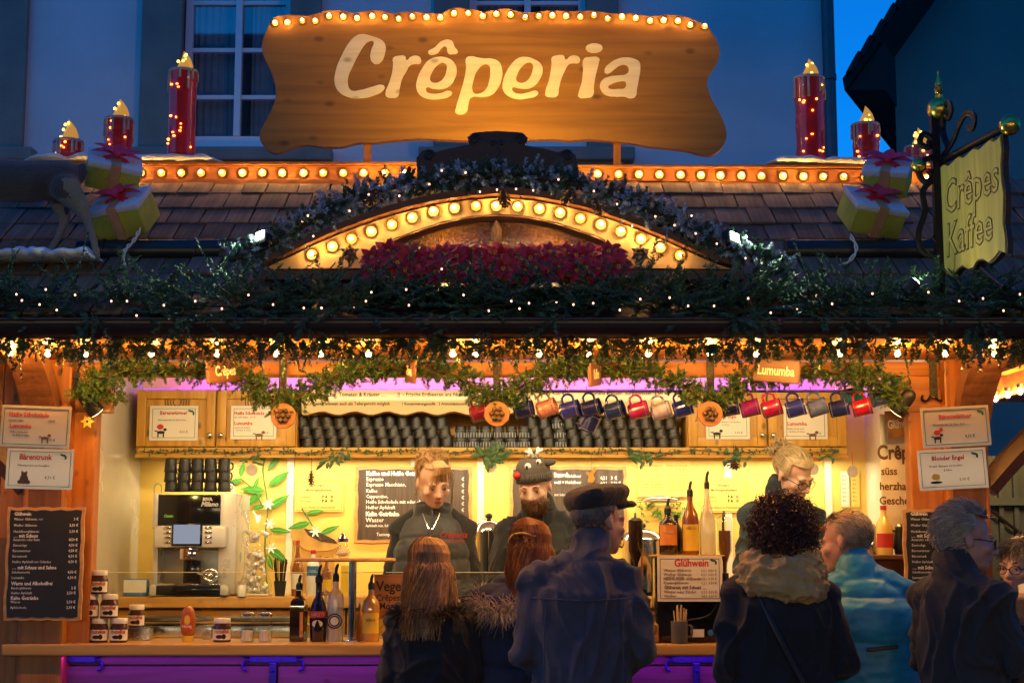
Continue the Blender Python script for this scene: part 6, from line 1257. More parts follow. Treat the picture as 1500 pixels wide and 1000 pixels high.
for px, yt, yb, liq, lb in ((931, 758, 842, 'glass_dark', 'upside-down dark bottle in a wall dispenser beside the flat cap man'), (1061, 755, 842, 'glass_amber', 'upside-down clear bottle of amber spirit in a dispenser')):
    t, b_ = W(px, yt, .30), W(px, yb, .30); h = t.z - b_.z; rt = thing('optic_dispenser', lb, 'dispenser', (t.x, .30, zC)); o = Matrix.Translation((0, 0, b_.z - zC))
    MB(o).lathe([(.008, .0), (.010, h * .2), (.034, h * .42), (.035, h * .95), (.02, h), (0, h)], (0, 0, 0), 18).build('bottle', liq if liq == 'glass_dark' else 'jar_glass', rt, smooth=40, local=True)
    if liq != 'glass_dark': MB(o).lathe([(.006, .0), (.008, h * .2), (.028, h * .42), (.028, h * .75), (0, h * .75)], (0, 0, 0), 14).build('spirit', 'glass_amber', rt, smooth=40, local=True)
    MB().tube([(0, .05, 0), (0, .05, b_.z - zC + h * .9), (0, .02, b_.z - zC + h + .02), (0, 0, b_.z - zC + h)], .006, 6).cyl((0, 0, b_.z - zC - .05), (0, 0, b_.z - zC + .01), .016).cyl((0, 0, b_.z - zC - .02), (0, .05, b_.z - zC - .02), .008).lathe([(.05, 0), (.05, .008), (.01, .012)], (0, .05, 0), 16).build('stand', 'black', rt, smooth=40, local=True)
c = W(996, 940, .03); rt = thing('stick_cup', 'stoneware cup of wooden stir sticks on the counter edge', 'cup', (c.x, .05, zC)); MB().lathe([(0, 0), (.034, 0), (.037, .006), (.038, .10), (.035, .10), (.033, .008)], (0, 0, 0), 22).build('cup', 'grey_stone', rt, smooth=40, local=True); MB().tube(smoothpath([(.037, 0, .03), (.056, 0, .035), (.056, 0, .075), (.037, 0, .08)], 4), .005, 6).build('handle', 'grey_stone', rt, smooth=True, local=True)
for k in range(22): a = random.uniform(0, 6.28); q = random.uniform(.2, 1); MB().tube([(.02 * q * math.cos(a), .02 * q * math.sin(a), .01), (.036 * q * math.cos(a), .034 * q * math.sin(a), .155 + random.uniform(-.018, .018))], .003, 4).build('stir_stick', 'stick', rt, local=True)
c = W(950, 938, .12); rt = thing('cookie_jar', 'glass jar of yellow treats with a wide slanted mouth', 'jar', (c.x, .14, zC)); MB().lathe([(0, 0), (.05, 0), (.066, .02), (.068, .07), (.05, .105), (.038, .118), (.042, .128)], (0, 0, 0), 24).build('glass', 'jar_glass', rt, smooth=50, local=True)
cm_ = MB().bbox((0, 0, 0), (.04, .03, .014), .006).mesh('treat', 'cookie', True)
for k in range(34): a = random.uniform(0, 6.28); q = .05 * math.sqrt(random.random()); part('treat', cm_, rt, (q * math.cos(a), q * math.sin(a), random.uniform(.012, .085)), (random.random() * 3, random.random() * 3, random.random() * 3))
c = W(925, 838, .5); rt = thing('herb_plant', 'small potted herb with green leaves by the dispenser', 'plant', (c.x, .55, zC)); MB().lathe([(0, 0), (.04, 0), (.052, .11), (.048, .11)], (0, 0, 0), 18).build('pot', 'red_plastic', rt, smooth=40, local=True); mb = MB()
for k in range(40): a = random.uniform(0, 6.28); mb.leaf((random.uniform(-.03, .03), random.uniform(-.03, .03), random.uniform(.1, .16)), (math.cos(a), math.sin(a), random.uniform(.1, 1)), .06, .016, (0, 0, 1), 3, .3)
mb.build('leaves', 'leaf_green', rt, local=True)
bottle('eggnog_bottle', 1296, 812, 738, 25, .24, 'cream_liquor', 'yellow eggnog bottle with red and yellow cap by the right jamb', shape='round', lab=('lbl_red', .14, .42, None, None), cap='red_plastic', zbase=W(1296, 812, .24).z)
shz = W(1296, 812, .24).z; sh_ = thing('side_shelf', 'small wooden ledge under the eggnog bottle at the right jamb', 'shelf', (W(1300, 815, .24).x, .24, zC)); MB().bbox((W(1300, 815, .24).x, .24, shz - .011), (.26, .16, .02), .004).build('board', 'brown_wood_x', sh_); MB().bbox((W(1305, 815, .24).x, .30, (zC + shz - .022) / 2), (.2, .03, shz - .022 - zC), .004).build('support', 'brown_wood_z', sh_)
for px, lb in ((1277, 'small steel jug left of the eggnog bottle by the jamb'), (1319, 'dark lidded thermos beside the eggnog bottle')):
    c = W(px, 812, .26); rt = thing('jug', lb, 'jug', (c.x, .26, shz)); MB().lathe([(0, 0), (.026, 0), (.03, .04), (.026, .09), (.02, .12), (.022, .13)], (0, 0, 0), 18).build('body', 'chrome' if px == 1277 else 'mug_dark', rt, smooth=True, local=True); MB().tube(smoothpath([(-.022, 0, .11), (-.05, 0, .11), (-.05, 0, .05), (-.028, 0, .03)], 4), .005, 6).build('handle', 'black', rt, smooth=True, local=True); MB().lathe([(.022, .13), (.018, .142), (0, .146)], (0, 0, 0), 16).build('lid', 'steel', rt, smooth=40, local=True)
# ---- plate with fruit slices behind the amber dispenser
c = W(1085, 830, .5); rt = thing('cake_stand', 'stack of cookies topped with red berries behind the dispenser', 'cake', (c.x, .55, zC))
for k in range(5): MB().lathe([(0, 0), (.07, 0), (.075, .008), (.07, .016), (0, .016)], (.004 * (k % 2), 0, .13 + k * .018), 20).build('cookie', 'cookie', rt, smooth=40, local=True)
for k in range(6): MB().ell((.055 * math.cos(k * 1.05), .055 * math.sin(k * 1.05), .232), .017, n=10, k=6).build('berry', 'red_plastic', rt, smooth=True, local=True)
MB().lathe([(.05, 0), (.012, .02), (.012, .11), (.09, .12), (.09, .128), (0, .128)], (0, 0, 0), 20).build('stand', 'steel', rt, smooth=40, local=True)

# ================================================================ neighbouring stall corner with bulb rows
ns = thing('market_stall', 'neighbouring stall corner with orange boards and rows of bulbs beyond the right post', 'market stall', (4.6, 2.6, 0))
A, B = W(1408, 585, 2.6), W(1560, 555, 2.0)
for (p, q, h) in (((1400, 600), (1580, 548), .12), ((1420, 545), (1580, 500), .10)):
    a, b = W(p[0], p[1], 2.6), W(q[0], q[1], 1.6); MB().add([a, b, b + Vector((0, 0, h)), a + Vector((0, 0, h)), a + Vector((.04, .04, 0)), b + Vector((.04, .04, 0)), b + Vector((.04, .04, h)), a + Vector((.04, .04, h))], [(0, 1, 2, 3), (7, 6, 5, 4), (4, 5, 1, 0), (3, 2, 6, 7), (0, 3, 7, 4), (1, 5, 6, 2)]).build('fascia', 'orange_wood_x', ns)
    for k in range(10): f = (k + .5) / 10; part('bulb', SBM, ns, ROOT[ns.name] @ (a.lerp(b, f) + Vector((-.01, -.03, h * .35))), scale=(1.3, 1.3, 1.3))
a = W(1445, 545, 2.5); MB().bx(a.x, a.x + 2.2, 2.65, 4.5, a.z, a.z + .08).build('awning', 'orange_wood_x', ns); MB().bx(a.x + 1.2, a.x + 1.35, 2.66, 2.8, .0, a.z).build('post', 'orange_wood_z', ns)
st_ = thing('string_lights', 'short string of bright bulbs at the left end beyond the post', 'string lights', (-2.7, 1.0, 2.45)); wv = [W(x, y, 1.0) for x, y in ((-30, 515), (0, 522), (14, 540), (22, 515))]
MB().tube([W(-40, 505, 1.0), W(-10, 512, 1.0), W(30, 508, 1.0)], .004, 5).build('wire', 'black', st_)
for x, y in ((-18, 516), (4, 522), (12, 535), (20, 518)): part('bulb', SBM, st_, ROOT[st_.name] @ W(x, y - 8, 1.0), scale=(1.3, 1.3, 1.3))
# ================================================================ people
def cloth(n, c, **k):
    mat(n, c, rough=.88, var=.18, vscale=14, bump=.45, bscale=200, sheen=.12, **k); return n
cloth('wool_navy', (.055, .058, .082)); cloth('puffer_black', (.012, .012, .014)); cloth('puffer_navy', (.028, .030, .060)); cloth('coat_black', (.010, .010, .012)); cloth('coat_umber', (.028, .024, .022))
mat('puffer_blue', (.012, .27, .44), .45, var=.15, vscale=8, bump=.15, bscale=120, sheen=.2); mat('vest_grey', (.013, .016, .020), .6, var=.15, vscale=10, bump=.2, bscale=180, sheen=.2); cloth('sweater_black', (.007, .008, .010)); cloth('softshell', (.010, .012, .015)); cloth('jacket_slate', (.016, .028, .038)); cloth('trousers', (.045, .045, .048)); cloth('trousers_tan', (.09, .08, .065)); mat('shoe', (.02, .018, .016), .5)
cloth('scarf_tan', (.46, .29, .09)); cloth('cap_brown', (.035, .026, .024)); cloth('beanie', (.075, .062, .052)); cloth('scarf_dark', (.02, .022, .026))
def hairmat(n, c): mat(n, c, rough=.45, var=.25, vscale=30, island=.45, spec=.4); return n
hairmat('hair_honey', (.42, .22, .085)); hairmat('hair_chestnut', (.24, .085, .03)); hairmat('hair_blonde', (.33, .19, .07)); hairmat('hair_ash', (.36, .26, .13)); hairmat('hair_dark', (.062, .022, .014)); hairmat('hair_grey', (.32, .28, .22)); hairmat('hair_greyblond', (.34, .27, .19)); hairmat('hair_brownbeard', (.13, .065, .030)); hairmat('hair_slate', (.09, .08, .075)); hairmat('fur_tan', (.55, .42, .29)); hairmat('fur_black', (.018, .017, .018))
HC = Vector((0, -.005, 1.628))          # head centre of a 1.75 m figure
def head_prims(mb, ruddy=0, chin=1.0):
    e = mb.ell
    e((0, .018, .035), (.076, .096, .085), n=20, k=12); e((0, -.022, -.035), (.062, .070, .082), n=18, k=10); e((0, -.064, -.094), (.026 * chin, .024, .022)); e((0, -.040, -.085), (.046 * chin, .045, .030))
    for s in (-1, 1):
        e((s * .040, -.060, -.030), (.026, .024, .022)); e((s * .030, -.080, .016), (.028, .014, .009)); e((s * .077, .012, -.012), (.008, .018, .030), Matrix.Rotation(R(-12), 3, 'X')); e((s * .0115, -.098, -.040), (.009, .011, .008)); e((s * .032, -.076, -.006), (.016, .011, .011))
    mb.caps([(0, -.083, .008), (0, -.100, -.018), (0, -.111, -.036)], [.009, .0105, .0125], 10)
    e((0, -.086, -.063), (.024, .011, .006)); e((0, -.085, -.074), (.020, .011, .007)); e((0, .03, -.07), (.052, .055, .05))
    return mb
def finger(mb, p, d, up, L, r, curl):
    pts = [Vector(p)]; d = Vector(d).normalized(); ax = d.cross(Vector(up)).normalized()
    for i, f in enumerate((.45, .32, .23)):
        d = Matrix.Rotation(curl * (1 if i else .6), 3, ax) @ d; pts.append(pts[-1] + d * L * f)
    mb.caps(pts, [r, r * .95, r * .88, r * .75], 8)
def hand(mb, w, d, up, side, curl=.5):
    """palm plus four unequal fingers and a thumb leaving the side of the palm"""
    d = Vector(d).normalized(); up = Vector(up); sd = d.cross(up).normalized(); up = sd.cross(d).normalized(); w = Vector(w)
    for i in range(4): mb.caps([w + sd * (i - 1.5) * .014, w + d * .085 + sd * (i - 1.5) * .0205], [.017, .0125], 8)
    for i, L in enumerate((.072, .082, .076, .060) if side > 0 else (.060, .076, .082, .072)): finger(mb, w + d * .088 + sd * (i - 1.5) * .0212, d, -up, L, .0088, curl)
    t = sd * (-1 if side > 0 else 1); finger(mb, w + d * .03 + t * .024, d * .6 + t * .8 - up * .2, -up, .062, .0105, curl * .6)
def shell_dirs(n, seed=0):
    r = np.random.default_rng(seed); v = r.normal(size=(n, 3)); return v / np.linalg.norm(v, axis=1, keepdims=True)
def strand(mb, pts, r0, r1=None, n=3): k = len(pts); mb.tube(pts, [r0 + ((r1 if r1 is not None else r0 * .3) - r0) * i / (k - 1) for i in range(k)], n, cap=False)
SK = Vector((.081, .102, .092)); SKC = Vector((0, .016, .036))
def scalp(d, k=1.0): return SKC + Vector((d[0] * SK.x * k, d[1] * SK.y * k, d[2] * SK.z * k))
def h_short(mb, n, L, mask, comb=(0, .8, -.3), lift=.35, seed=1, r=.0022):
    for d in shell_dirs(n, seed):
        if not mask(d): continue
        p = scalp(d, .97); nrm_ = Vector(d); cb = Vector(comb) + Vector(shell_dirs(1, int(abs(d[0]) * 1e6) + 3)[0]) * .35; t = cb - nrm_ * cb.dot(nrm_); t = t.normalized() if t.length > .01 else nrm_
        l = L * random.uniform(.7, 1.25); q = [p + (nrm_ * lift * (1 - .5 * s) + t) * l * s for s in (0, .4, .75, 1)]; strand(mb, q, r)
def h_cap(mb, mask, k=1.015, n=28, m=16):
    """hair-coloured underlay hugging the skull where the mask holds"""
    P = lambda a, b: (math.sin(math.pi * a / m) * math.cos(2 * math.pi * b / n), math.sin(math.pi * a / m) * math.sin(2 * math.pi * b / n), math.cos(math.pi * a / m))
    idx = {}; vs = []; fs = []
    for i in range(m):
        for j in range(n):
            if not mask(P(i + .5, j + .5)): continue
            f = []
            for a, b in ((i, j), (i, j + 1), (i + 1, j + 1), (i + 1, j)):
                key = (a, b % n)
                if key not in idx: idx[key] = len(vs); q = P(*key); vs.append(scalp(q, k * (1 + .012 * noise.noise((q[0] * 9, q[1] * 9, q[2] * 9)))))
                f.append(idx[key])
            fs.append(tuple(f[::-1]))
    mb.add(vs, fs)
def h_long(mb, n, zend, gap=75, seed=2, wave=.007, r=.0019, part_x=.0, flare=.02, backz=0):
    for i in range(n):
        a = R(random.uniform(gap, 360 - gap)); az = (math.sin(a), -math.cos(a)); k = random.uniform(.98, 1.09); pts = []; s_ = Vector((part_x + random.uniform(-.006, .006), random.uniform(-.05, .06), 0))
        for t in (0, .25, .5, .75, 1): th = R(4 + 92 * t); p = scalp((math.sin(th) * az[0], math.sin(th) * az[1], math.cos(th)), k); p += s_ * (1 - t) * .8; pts.append(p)
        ph = random.uniform(0, 6); e = zend + random.uniform(-.06, .13); p0 = pts[-1]; m = 7
        for j in range(1, m + 1):
            t = j / m; pts.append(Vector((p0.x * (1 + flare * 3 * t * abs(az[1])) + wave * math.sin(ph + t * 5) + (.03 * t * az[0] if az[1] < 0 else 0), p0.y + (.03 * t if az[1] > 0 else .0) + wave * math.cos(ph + t * 4), p0.z + (e - p0.z) * t)))
        strand(mb, pts, r, r * .5)
def h_curls(mb, n, c, rad, seed=4, cr=.011, L=.055, r=.0038, mask=None):
    for d in shell_dirs(n, seed):
        if mask and not mask(d): continue
        k = random.uniform(.72, 1.04); p = Vector(c) + Vector((d[0] * rad[0], d[1] * rad[1], d[2] * rad[2])) * k; ax = (Vector(d) * .7 + Vector(shell_dirs(1, int(abs(d[1]) * 1e6))[0]) + Vector((0, 0, -.4))).normalized(); u_, w_, _ = frame(ax); ph = random.uniform(0, 6); l = L * random.uniform(.6, 1.3); q = cr * random.uniform(.7, 1.3)
        strand(mb, [p + ax * l * t + (u_ * math.cos(ph + t * 11) + w_ * math.sin(ph + t * 11)) * q for t in [j / 9 for j in range(10)]], r, r * .5)
def fur(mb, pts, n, L, rad, r=.0022, out=None):
    pts = smoothpath(pts, 6)
    for i in range(n):
        p = random.choice(pts); d = Vector(shell_dirs(1, i + 17)[0]); o = p + d * rad * random.random(); dd = (d + (Vector(out) if out else Vector((0, 0, 0)))).normalized(); l = L * random.uniform(.6, 1.3); strand(mb, [o, o + dd * l * .5, o + dd * l + Vector((0, 0, -.25 * l))], r, .0006)
def person(label, px, ytop, Y, ground, rotz, H=None, head=(0, 0, 0), hoff=(0, 0), girth=1.0, arms=None, coat='coat_black', hem=.78, collar=.06, wr=(.010, 6, 11, 0, 9), trousers='trousers', skin='skin', vox=.009, sleeves=None, lean=0, chin=1.0, shw=1.0, puff=0, handcurl=.5, lips=True, eyes=True, hsc=1.10):
    """standing figure built facing -y, feet at the origin; returns root, head matrix and scale"""
    top = W(px, ytop, Y); Hm = H or (top.z - ground); k = Hm / 1.75
    root_loc = Vector((top.x - hoff[0] * math.cos(R(rotz)), Y, ground))
    Mh = Matrix.Translation(Vector((hoff[0], hoff[1], 0)) + HC + Vector((0, .0, -.09))) @ Euler((R(head[1]), R(head[2]), R(head[0])), 'ZYX').to_matrix().to_4x4() @ Matrix.Scale(hsc, 4) @ Matrix.Translation((0, 0, .09 / hsc ** .3))
    b = MB(Mh); head_prims(b, chin=chin); b.xf = None
    nb0 = Vector((hoff[0] * .35, hoff[1] * .3 + .02, 1.46)); b.caps([nb0, Mh @ Vector((0, .03, -.07))], [.060, .054], 14)
    ar = arms or [[(-.172, .01, 1.385), (-.225, .03, 1.12), (-.18, -.20, 1.06)], [(.172, .01, 1.385), (.225, .03, 1.12), (.18, -.20, 1.06)]]
    sh = [[Vector((p[0] * shw, p[1], p[2])) for p in a] for a in ar]
    b.loft([(.86, 0, .0, .15, .10), (1.0, 0, 0, .145, .10), (1.15, 0, 0, .145, .10), (1.32, 0, 0, .17, .105), (1.42, 0, .01, .13, .08), (1.47, 0, .015, .06, .06)])
    for s in (-1, 1):
        b.caps([(s * .085, 0, .90), (s * .095, -.012, .49), (s * .10, .015, .09)], [.082, .055, .042]); b.caps([(s * .10, .03, .035), (s * .105, -.13, .028)], [.035, .028])
    for a, s in zip(sh, (-1, 1)):
        b.caps(a, [.050, .040, .028]); d = (a[2] - a[1]).normalized(); hand(b, a[2] + d * .012, d, (0, -.2, 1) if abs(d.z) < .8 else (0, -1, 0), s, handcurl)
    me = skin_mesh(b, 'person', vox / k, 3, skin); me.transform(Matrix.Scale(k, 4))
    o = bpy.data.objects.new('person', me); COL.objects.link(o); o.location = root_loc; o.rotation_euler = (0, 0, R(rotz)); tag(o, label, 'person')
    S = Matrix.Scale(k, 4)
    def child(name, mb, mats, smooth=False): 
        ob = mb.build(name, mats, o, smooth=smooth, local=True); ob.data.transform(S); return ob
    def skinchild(name, mb, m_, v, sm, post=None): me_ = skin_mesh(mb, name, v, sm, m_, post); me_.transform(S); ob = bpy.data.objects.new(name, me_); COL.objects.link(ob); ob.parent = o; return ob
    # coat
    g = girth; c = MB(); p = puff
    c.loft([(hem, 0, .005, .195 * g + p, .150 * g + p), (hem + .02, 0, .005, .20 * g + p, .155 * g + p), (1.0, 0, .005, .188 * g + p, .145 * g + p), (1.12, 0, .005, .185 * g + p, .140 * g + p), (1.26, 0, .01, .205 * g + p, .142 * g + p), (1.35, 0, .015, .200 * shw + p, .134 * g + p), (1.42, 0, .018, .145 * shw + p, .110 + p), (1.465, hoff[0] * .2, .02, .10 + p * .5, .085 + p * .5)])
    if sleeves is not False:
        for a in sh: c.caps([a[0] + Vector((0, 0, -.002)), a[0].lerp(a[1], .45) * 1, a[1], a[2]], [.066 * g + p * .5, .066 * g + p * .6, .060 * g + p * .7, .048 + p * .5], 14); c.caps([Vector((math.copysign(.045, a[0].x), .022, 1.468)), a[0] + Vector((math.copysign(-.02, a[0].x), .008, .008))], [.060 + p * .5, .062 + p * .5], 14)
    if collar:
        cz = Mh @ Vector((0, .03, -.10)); c.caps([nb0 + Vector((0, 0, -.01)), nb0.lerp(cz, .9) + Vector((0, .006, collar * .3))], [.088, .080], 16)
    skinchild('coat', c, coat, .0085, 7, wrinkle(*wr[:3], quilt=wr[3], qz=wr[4], seed=px * .37))
    t = MB()
    for s in (-1, 1): t.caps([(s * .085, .0, .93), (s * .097, -.008, .49), (s * .10, .015, .10)], [.105, .078, .066]); 
    t.loft([(.82, 0, 0, .175, .125), (1.0, 0, 0, .165, .12)]); skinchild('trousers', t, trousers, .014, 4, wrinkle(.008, 7, 9, seed=px))
    for s in (-1, 1): child('shoe', MB().caps([(s * .10, .045, .045), (s * .10, -.06, .042), (s * .107, -.16, .034)], [.045, .044, .036]).bx(s * .10 - .045, s * .10 + .045, -.19, .085, .002, .018), 'shoe', True)
    def hd(name, fn, m_, smooth=True): mb = MB(Mh); fn(mb); return child(name, mb, m_, smooth)
    if eyes:
        for s in (-1, 1):
            hd('eye', lambda mb: mb.ell((s * .032, -.0785, -.0065), (.0128, .0118, .0048), n=12, k=8).mi(1).ell((s * .032 + .001, -.0880, -.0072), (.0054, .0030, .0042), n=10, k=6).tube(smoothpath([(s * .018, -.0865, -.004), (s * .032, -.0905, -.0015), (s * .046, -.0825, -.004)], 4), .0014, 5), ['eye_white', 'iris'])
    if lips: hd('lips', lambda mb: mb.ell((0, -.0935, -.0640), (.0205, .0055, .0036)).ell((0, -.0925, -.0715), (.0175, .0055, .0042)), 'lips')
    return dict(o=o, Mh=Mh, k=k, hd=hd, child=child, skin=skinchild, nb=nb0, sh=sh)
def brows(P, m_, z=.0185): 
    def f(mb):
        for s in (-1, 1): mb.tube(smoothpath([(s * .016, -.0935, z - .001), (s * .032, -.0915, z + .005), (s * .048, -.079, z)], 3), [.003] * 4 + [.0028, .002, .0012], 6)
    P['hd']('eyebrows', f, m_)
def glasses(P, m_='black', w=.026):
    def f(mb):
        for s in (-1, 1):
            mb.tube([(s * .033 + w * math.cos(a) * 1.0, -.101 + .010 * abs(math.cos(a)) * (1 if s * math.cos(a) > 0 else 0), -.010 + .018 * math.sin(a)) for a in [2 * math.pi * j / 16 for j in range(17)]], .0023, 6); mb.tube([(s * .058, -.093, -.004), (s * .079, -.02, -.002), (s * .081, .02, -.012)], .002, 5)
        mb.tube([(-.008, -.104, -.006), (0, -.107, -.003), (.008, -.104, -.006)], .0022, 5)
    P['hd']('glasses', f, m_)
back = lambda d: not (d[1] < -.28 and d[2] < .52) and d[2] > -.62 and not (abs(d[0]) > .86 and d[2] < -.05 and d[1] < .1)
FLR = .32
# ---- staff: blonde woman in a quilted vest
P = person('blonde woman in dark quilted vest looking down behind the counter', 634, 673, .86, FLR, 0, head=(20, 22, 4), hoff=(.0, -.035), girth=.94, shw=.93, coat='sweater_black', hem=.9, collar=0, wr=(.007, 8, 11, 0, 9), arms=[[(-.170, .0, 1.37), (-.235, .02, 1.10), (-.13, -.18, 1.02)], [(.170, .0, 1.37), (.235, .02, 1.10), (.15, -.18, 1.02)]])
v = MB(); v.loft([(.86, 0, .005, .215, .178), (.90, 0, .005, .216, .180), (1.1, 0, .005, .210, .175), (1.26, 0, .008, .206, .172), (1.35, 0, .012, .182, .155), (1.42, 0, .015, .148, .128), (1.46, 0, .012, .108, .108), (1.50, 0, .01, .100, .100), (1.52, 0, .01, .097, .096)]); P['skin']('vest', v, 'vest_grey', .008, 3, wrinkle(.004, 7, 10, .010, 9))
P['child']('zip', MB().tube(smoothpath([(.004, -.098, 1.50), (.006, -.125, 1.42), (.004, -.158, 1.30), (.004, -.168, 1.15), (.004, -.172, .9)], 4), .004, 6), 'iron'); P['child']('polo_neck', MB().tube([(.062 * math.cos(a), .005 - .075 * abs(1) * math.sin(-a), 1.495 + .012 * math.sin(a)) for a in [2 * math.pi * j / 20 for j in range(21)]], .016, 8, cap=False), 'sweater_black', True)
P['child']('necklace', MB().tube(smoothpath([(-.045, -.105, 1.46), (-.02, -.148, 1.40), (0, -.168, 1.375), (.02, -.148, 1.40), (.045, -.105, 1.46)], 4), .0022, 5).bx(-.0045, .0045, -.183, -.176, 1.31, 1.375).bx(-.019, .019, -.184, -.1775, 1.345, 1.355), 'chrome')
lo = MB(); lo.text('Crêperia', .045, (.045, -.178, 1.335), shear=.25, bold=.0008, depth=.001, wide=.9).text('süss & herzhaft', .02, (.055, -.178, 1.31), bold=.0003, depth=.001); lo.v = [(x, -.178 + max(0, x - .05) ** 2 * 1.9, z) for x, y, z in lo.v]; P['child']('vest_lettering', lo, 'lbl_red')
m1 = lambda d: not (d[1] < -.35 and d[2] < .58) and d[2] > -.5 and not (abs(d[0]) > .8 and d[2] < -.1)
def hw(mb):
    h_cap(mb, lambda d: m1(d) and not (d[1] < -.1 and d[2] < .55), 1.05); h_short(mb, 2600, .055, m1, comb=(0, .7, .8), lift=.10, seed=11, r=.0016)
    mb.ell((0, .035, .108), (.062, .060, .034)); h_curls(mb, 520, (0, .035, .106), (.068, .066, .040), cr=.008, L=.026, r=.0018)
    for i in range(120):                       # fringe swept across the forehead from a parting
        t = random.random(); x1 = -.055 + .135 * t; e = random.uniform(-.012, .012); zt_ = .030 - .030 * t + random.uniform(-.012, .014)
        strand(mb, [(-.02 + .03 * t + e, -.05, .124), (-.022 + .062 * t + e, -.083, .104), (-.035 + .100 * t + e, -.100 + .02 * t, .070), (x1 + e, -.098 + .035 * t, zt_)], .0012, .0005)
    for s in (-1, 1):
        for i in range(20): strand(mb, [(s * .072, -.04, .07), (s * .086, -.035, .01), (s * (.084 + random.uniform(0, .014)), -.03 + random.uniform(-.015, .02), -.06 - random.uniform(0, .06))], .0011, .0005)
    for i in range(40): a = random.uniform(0, 6.28); strand(mb, [(.05 * math.cos(a), .035 + .05 * math.sin(a), .115), (.075 * math.cos(a), .035 + .075 * math.sin(a), .14 + random.uniform(-.02, .015)), (.092 * math.cos(a + .4), .035 + .09 * math.sin(a + .4), .135 + random.uniform(-.03, .01))], .0010, .0005)
P['hd']('hair', hw, 'hair_blonde', False); brows(P, 'hair_greyblond')
P['hd']('earring', lambda mb: mb.ell((-.081, .0, -.048), .006).ell((.081, .0, -.048), .006), 'chrome')
# ---- staff: bearded man with a knitted reindeer hat
P = person('bearded man in charcoal jacket and knitted hat with eyes and red bobble', 786, 681, 1.0, FLR, 0, head=(-14, 16, -9), hoff=(-.03, -.06), girth=1.02, coat='softshell', hem=.85, collar=.05, wr=(.015, 7, 8, 0, 9), shw=1.0, chin=1.15, arms=[[(-.185, -.01, 1.375), (-.255, .0, 1.12), (-.20, -.2, 1.04)], [(.185, -.01, 1.375), (.25, .0, 1.12), (.17, -.2, 1.04)]])
P['child']('jacket_zip', MB().tube(smoothpath([(0, -.11, 1.47), (.0, -.145, 1.38), (.0, -.162, 1.2), (0, -.168, .95)], 4), .004, 6), 'iron')
P['skin']('collar', MB().caps([(-.02, -.005, 1.45), (-.022, -.005, 1.515)], [.100, .098], 16), 'sweater_black', .008, 3, wrinkle(.005))
bm_mask = lambda d: d[1] < .15 and -1 < d[2] < -.18 and not (abs(d[0]) < .30 and d[2] > -.52 and d[1] < -.6)
def beard(mb):
    for d in shell_dirs(2600, 21):
        x, y, z = d; p = Vector((x * .064, -.022 + y * .074, -.038 + z * .086)); 
        if y > .1 or z > -.02 - .12 * (abs(x) > .7): continue
        if abs(p.x) < .026 and -.081 < p.z < -.055: continue
        strand(mb, [p, p + Vector((x * .5, y * .8, -.5)) * .018, p + Vector((x * .3, y * .5, -1)) * random.uniform(.018, .03)], .0017)
    for i in range(150): s = random.choice((-1, 1)); x = random.uniform(.0, .028); strand(mb, [(s * x, -.100 + x * .25, -.052), (s * (x + .006), -.099 + x * .3, -.062 - x * .3)], .0017, .001)
P['hd']('beard', beard, 'hair_brownbeard', False); brows(P, 'hair_brownbeard', .0165)
def bean(mb):
    mb.xf = P['Mh'] @ Matrix.Translation((0, .012, .04)) @ Matrix.Rotation(R(-10), 4, 'X'); mb.lathe([(.086, -.010), (.088, .02), (.090, .045), (.082, .072), (.060, .095), (.03, .105), (0, .107)], (0, 0, 0), 28, sx=.96, sy=1.14)
    for j in range(44): a = 2 * math.pi * j / 44; mb.tube([(.0875 * .96 * math.cos(a), .0875 * 1.14 * math.sin(a), -.018), (.0915 * .96 * math.cos(a), .0915 * 1.14 * math.sin(a), .024)], .0062, 5)
P['hd']('knitted_hat', bean, 'beanie')
def hx(c, r): return lambda mb: (setattr(mb, 'xf', P['Mh'] @ Matrix.Translation((0, .012, .04)) @ Matrix.Rotation(R(-10), 4, 'X')), mb.ell(c, r))
P['hd']('red_bobble', hx((-.062, -.086, .026), .021), 'red_plastic'); P['hd']('hat_eye', lambda mb: (hx((.002, -.094, .066), (.017, .008, .017))(mb), mb.mi(1), mb.ell((-.002, -.1015, .062), (.007, .004, .009))), ['eye_white', 'black']); P['hd']('hat_eye', lambda mb: (hx((.052, -.070, .082), (.014, .008, .014))(mb), mb.mi(1), mb.ell((.050, -.078, .079), (.006, .004, .007))), ['eye_white', 'black'])
def antl(mb):
    hx((0, -.05, .118), .006)(mb)
    for s in (-1, 1): mb.caps([(.03 + s * .012, -.045, .11), (.03 + s * .022, -.05, .145)], [.010, .009]); mb.caps([(.03 + s * .018, -.048, .128), (.03 + s * .040, -.05, .138)], [.008, .008])
P['hd']('felt_antlers', antl, 'eye_white'); P['hd']('hat_ear', lambda mb: (hx((.095, -.03, .072), (.035, .012, .018))(mb)), 'beanie')
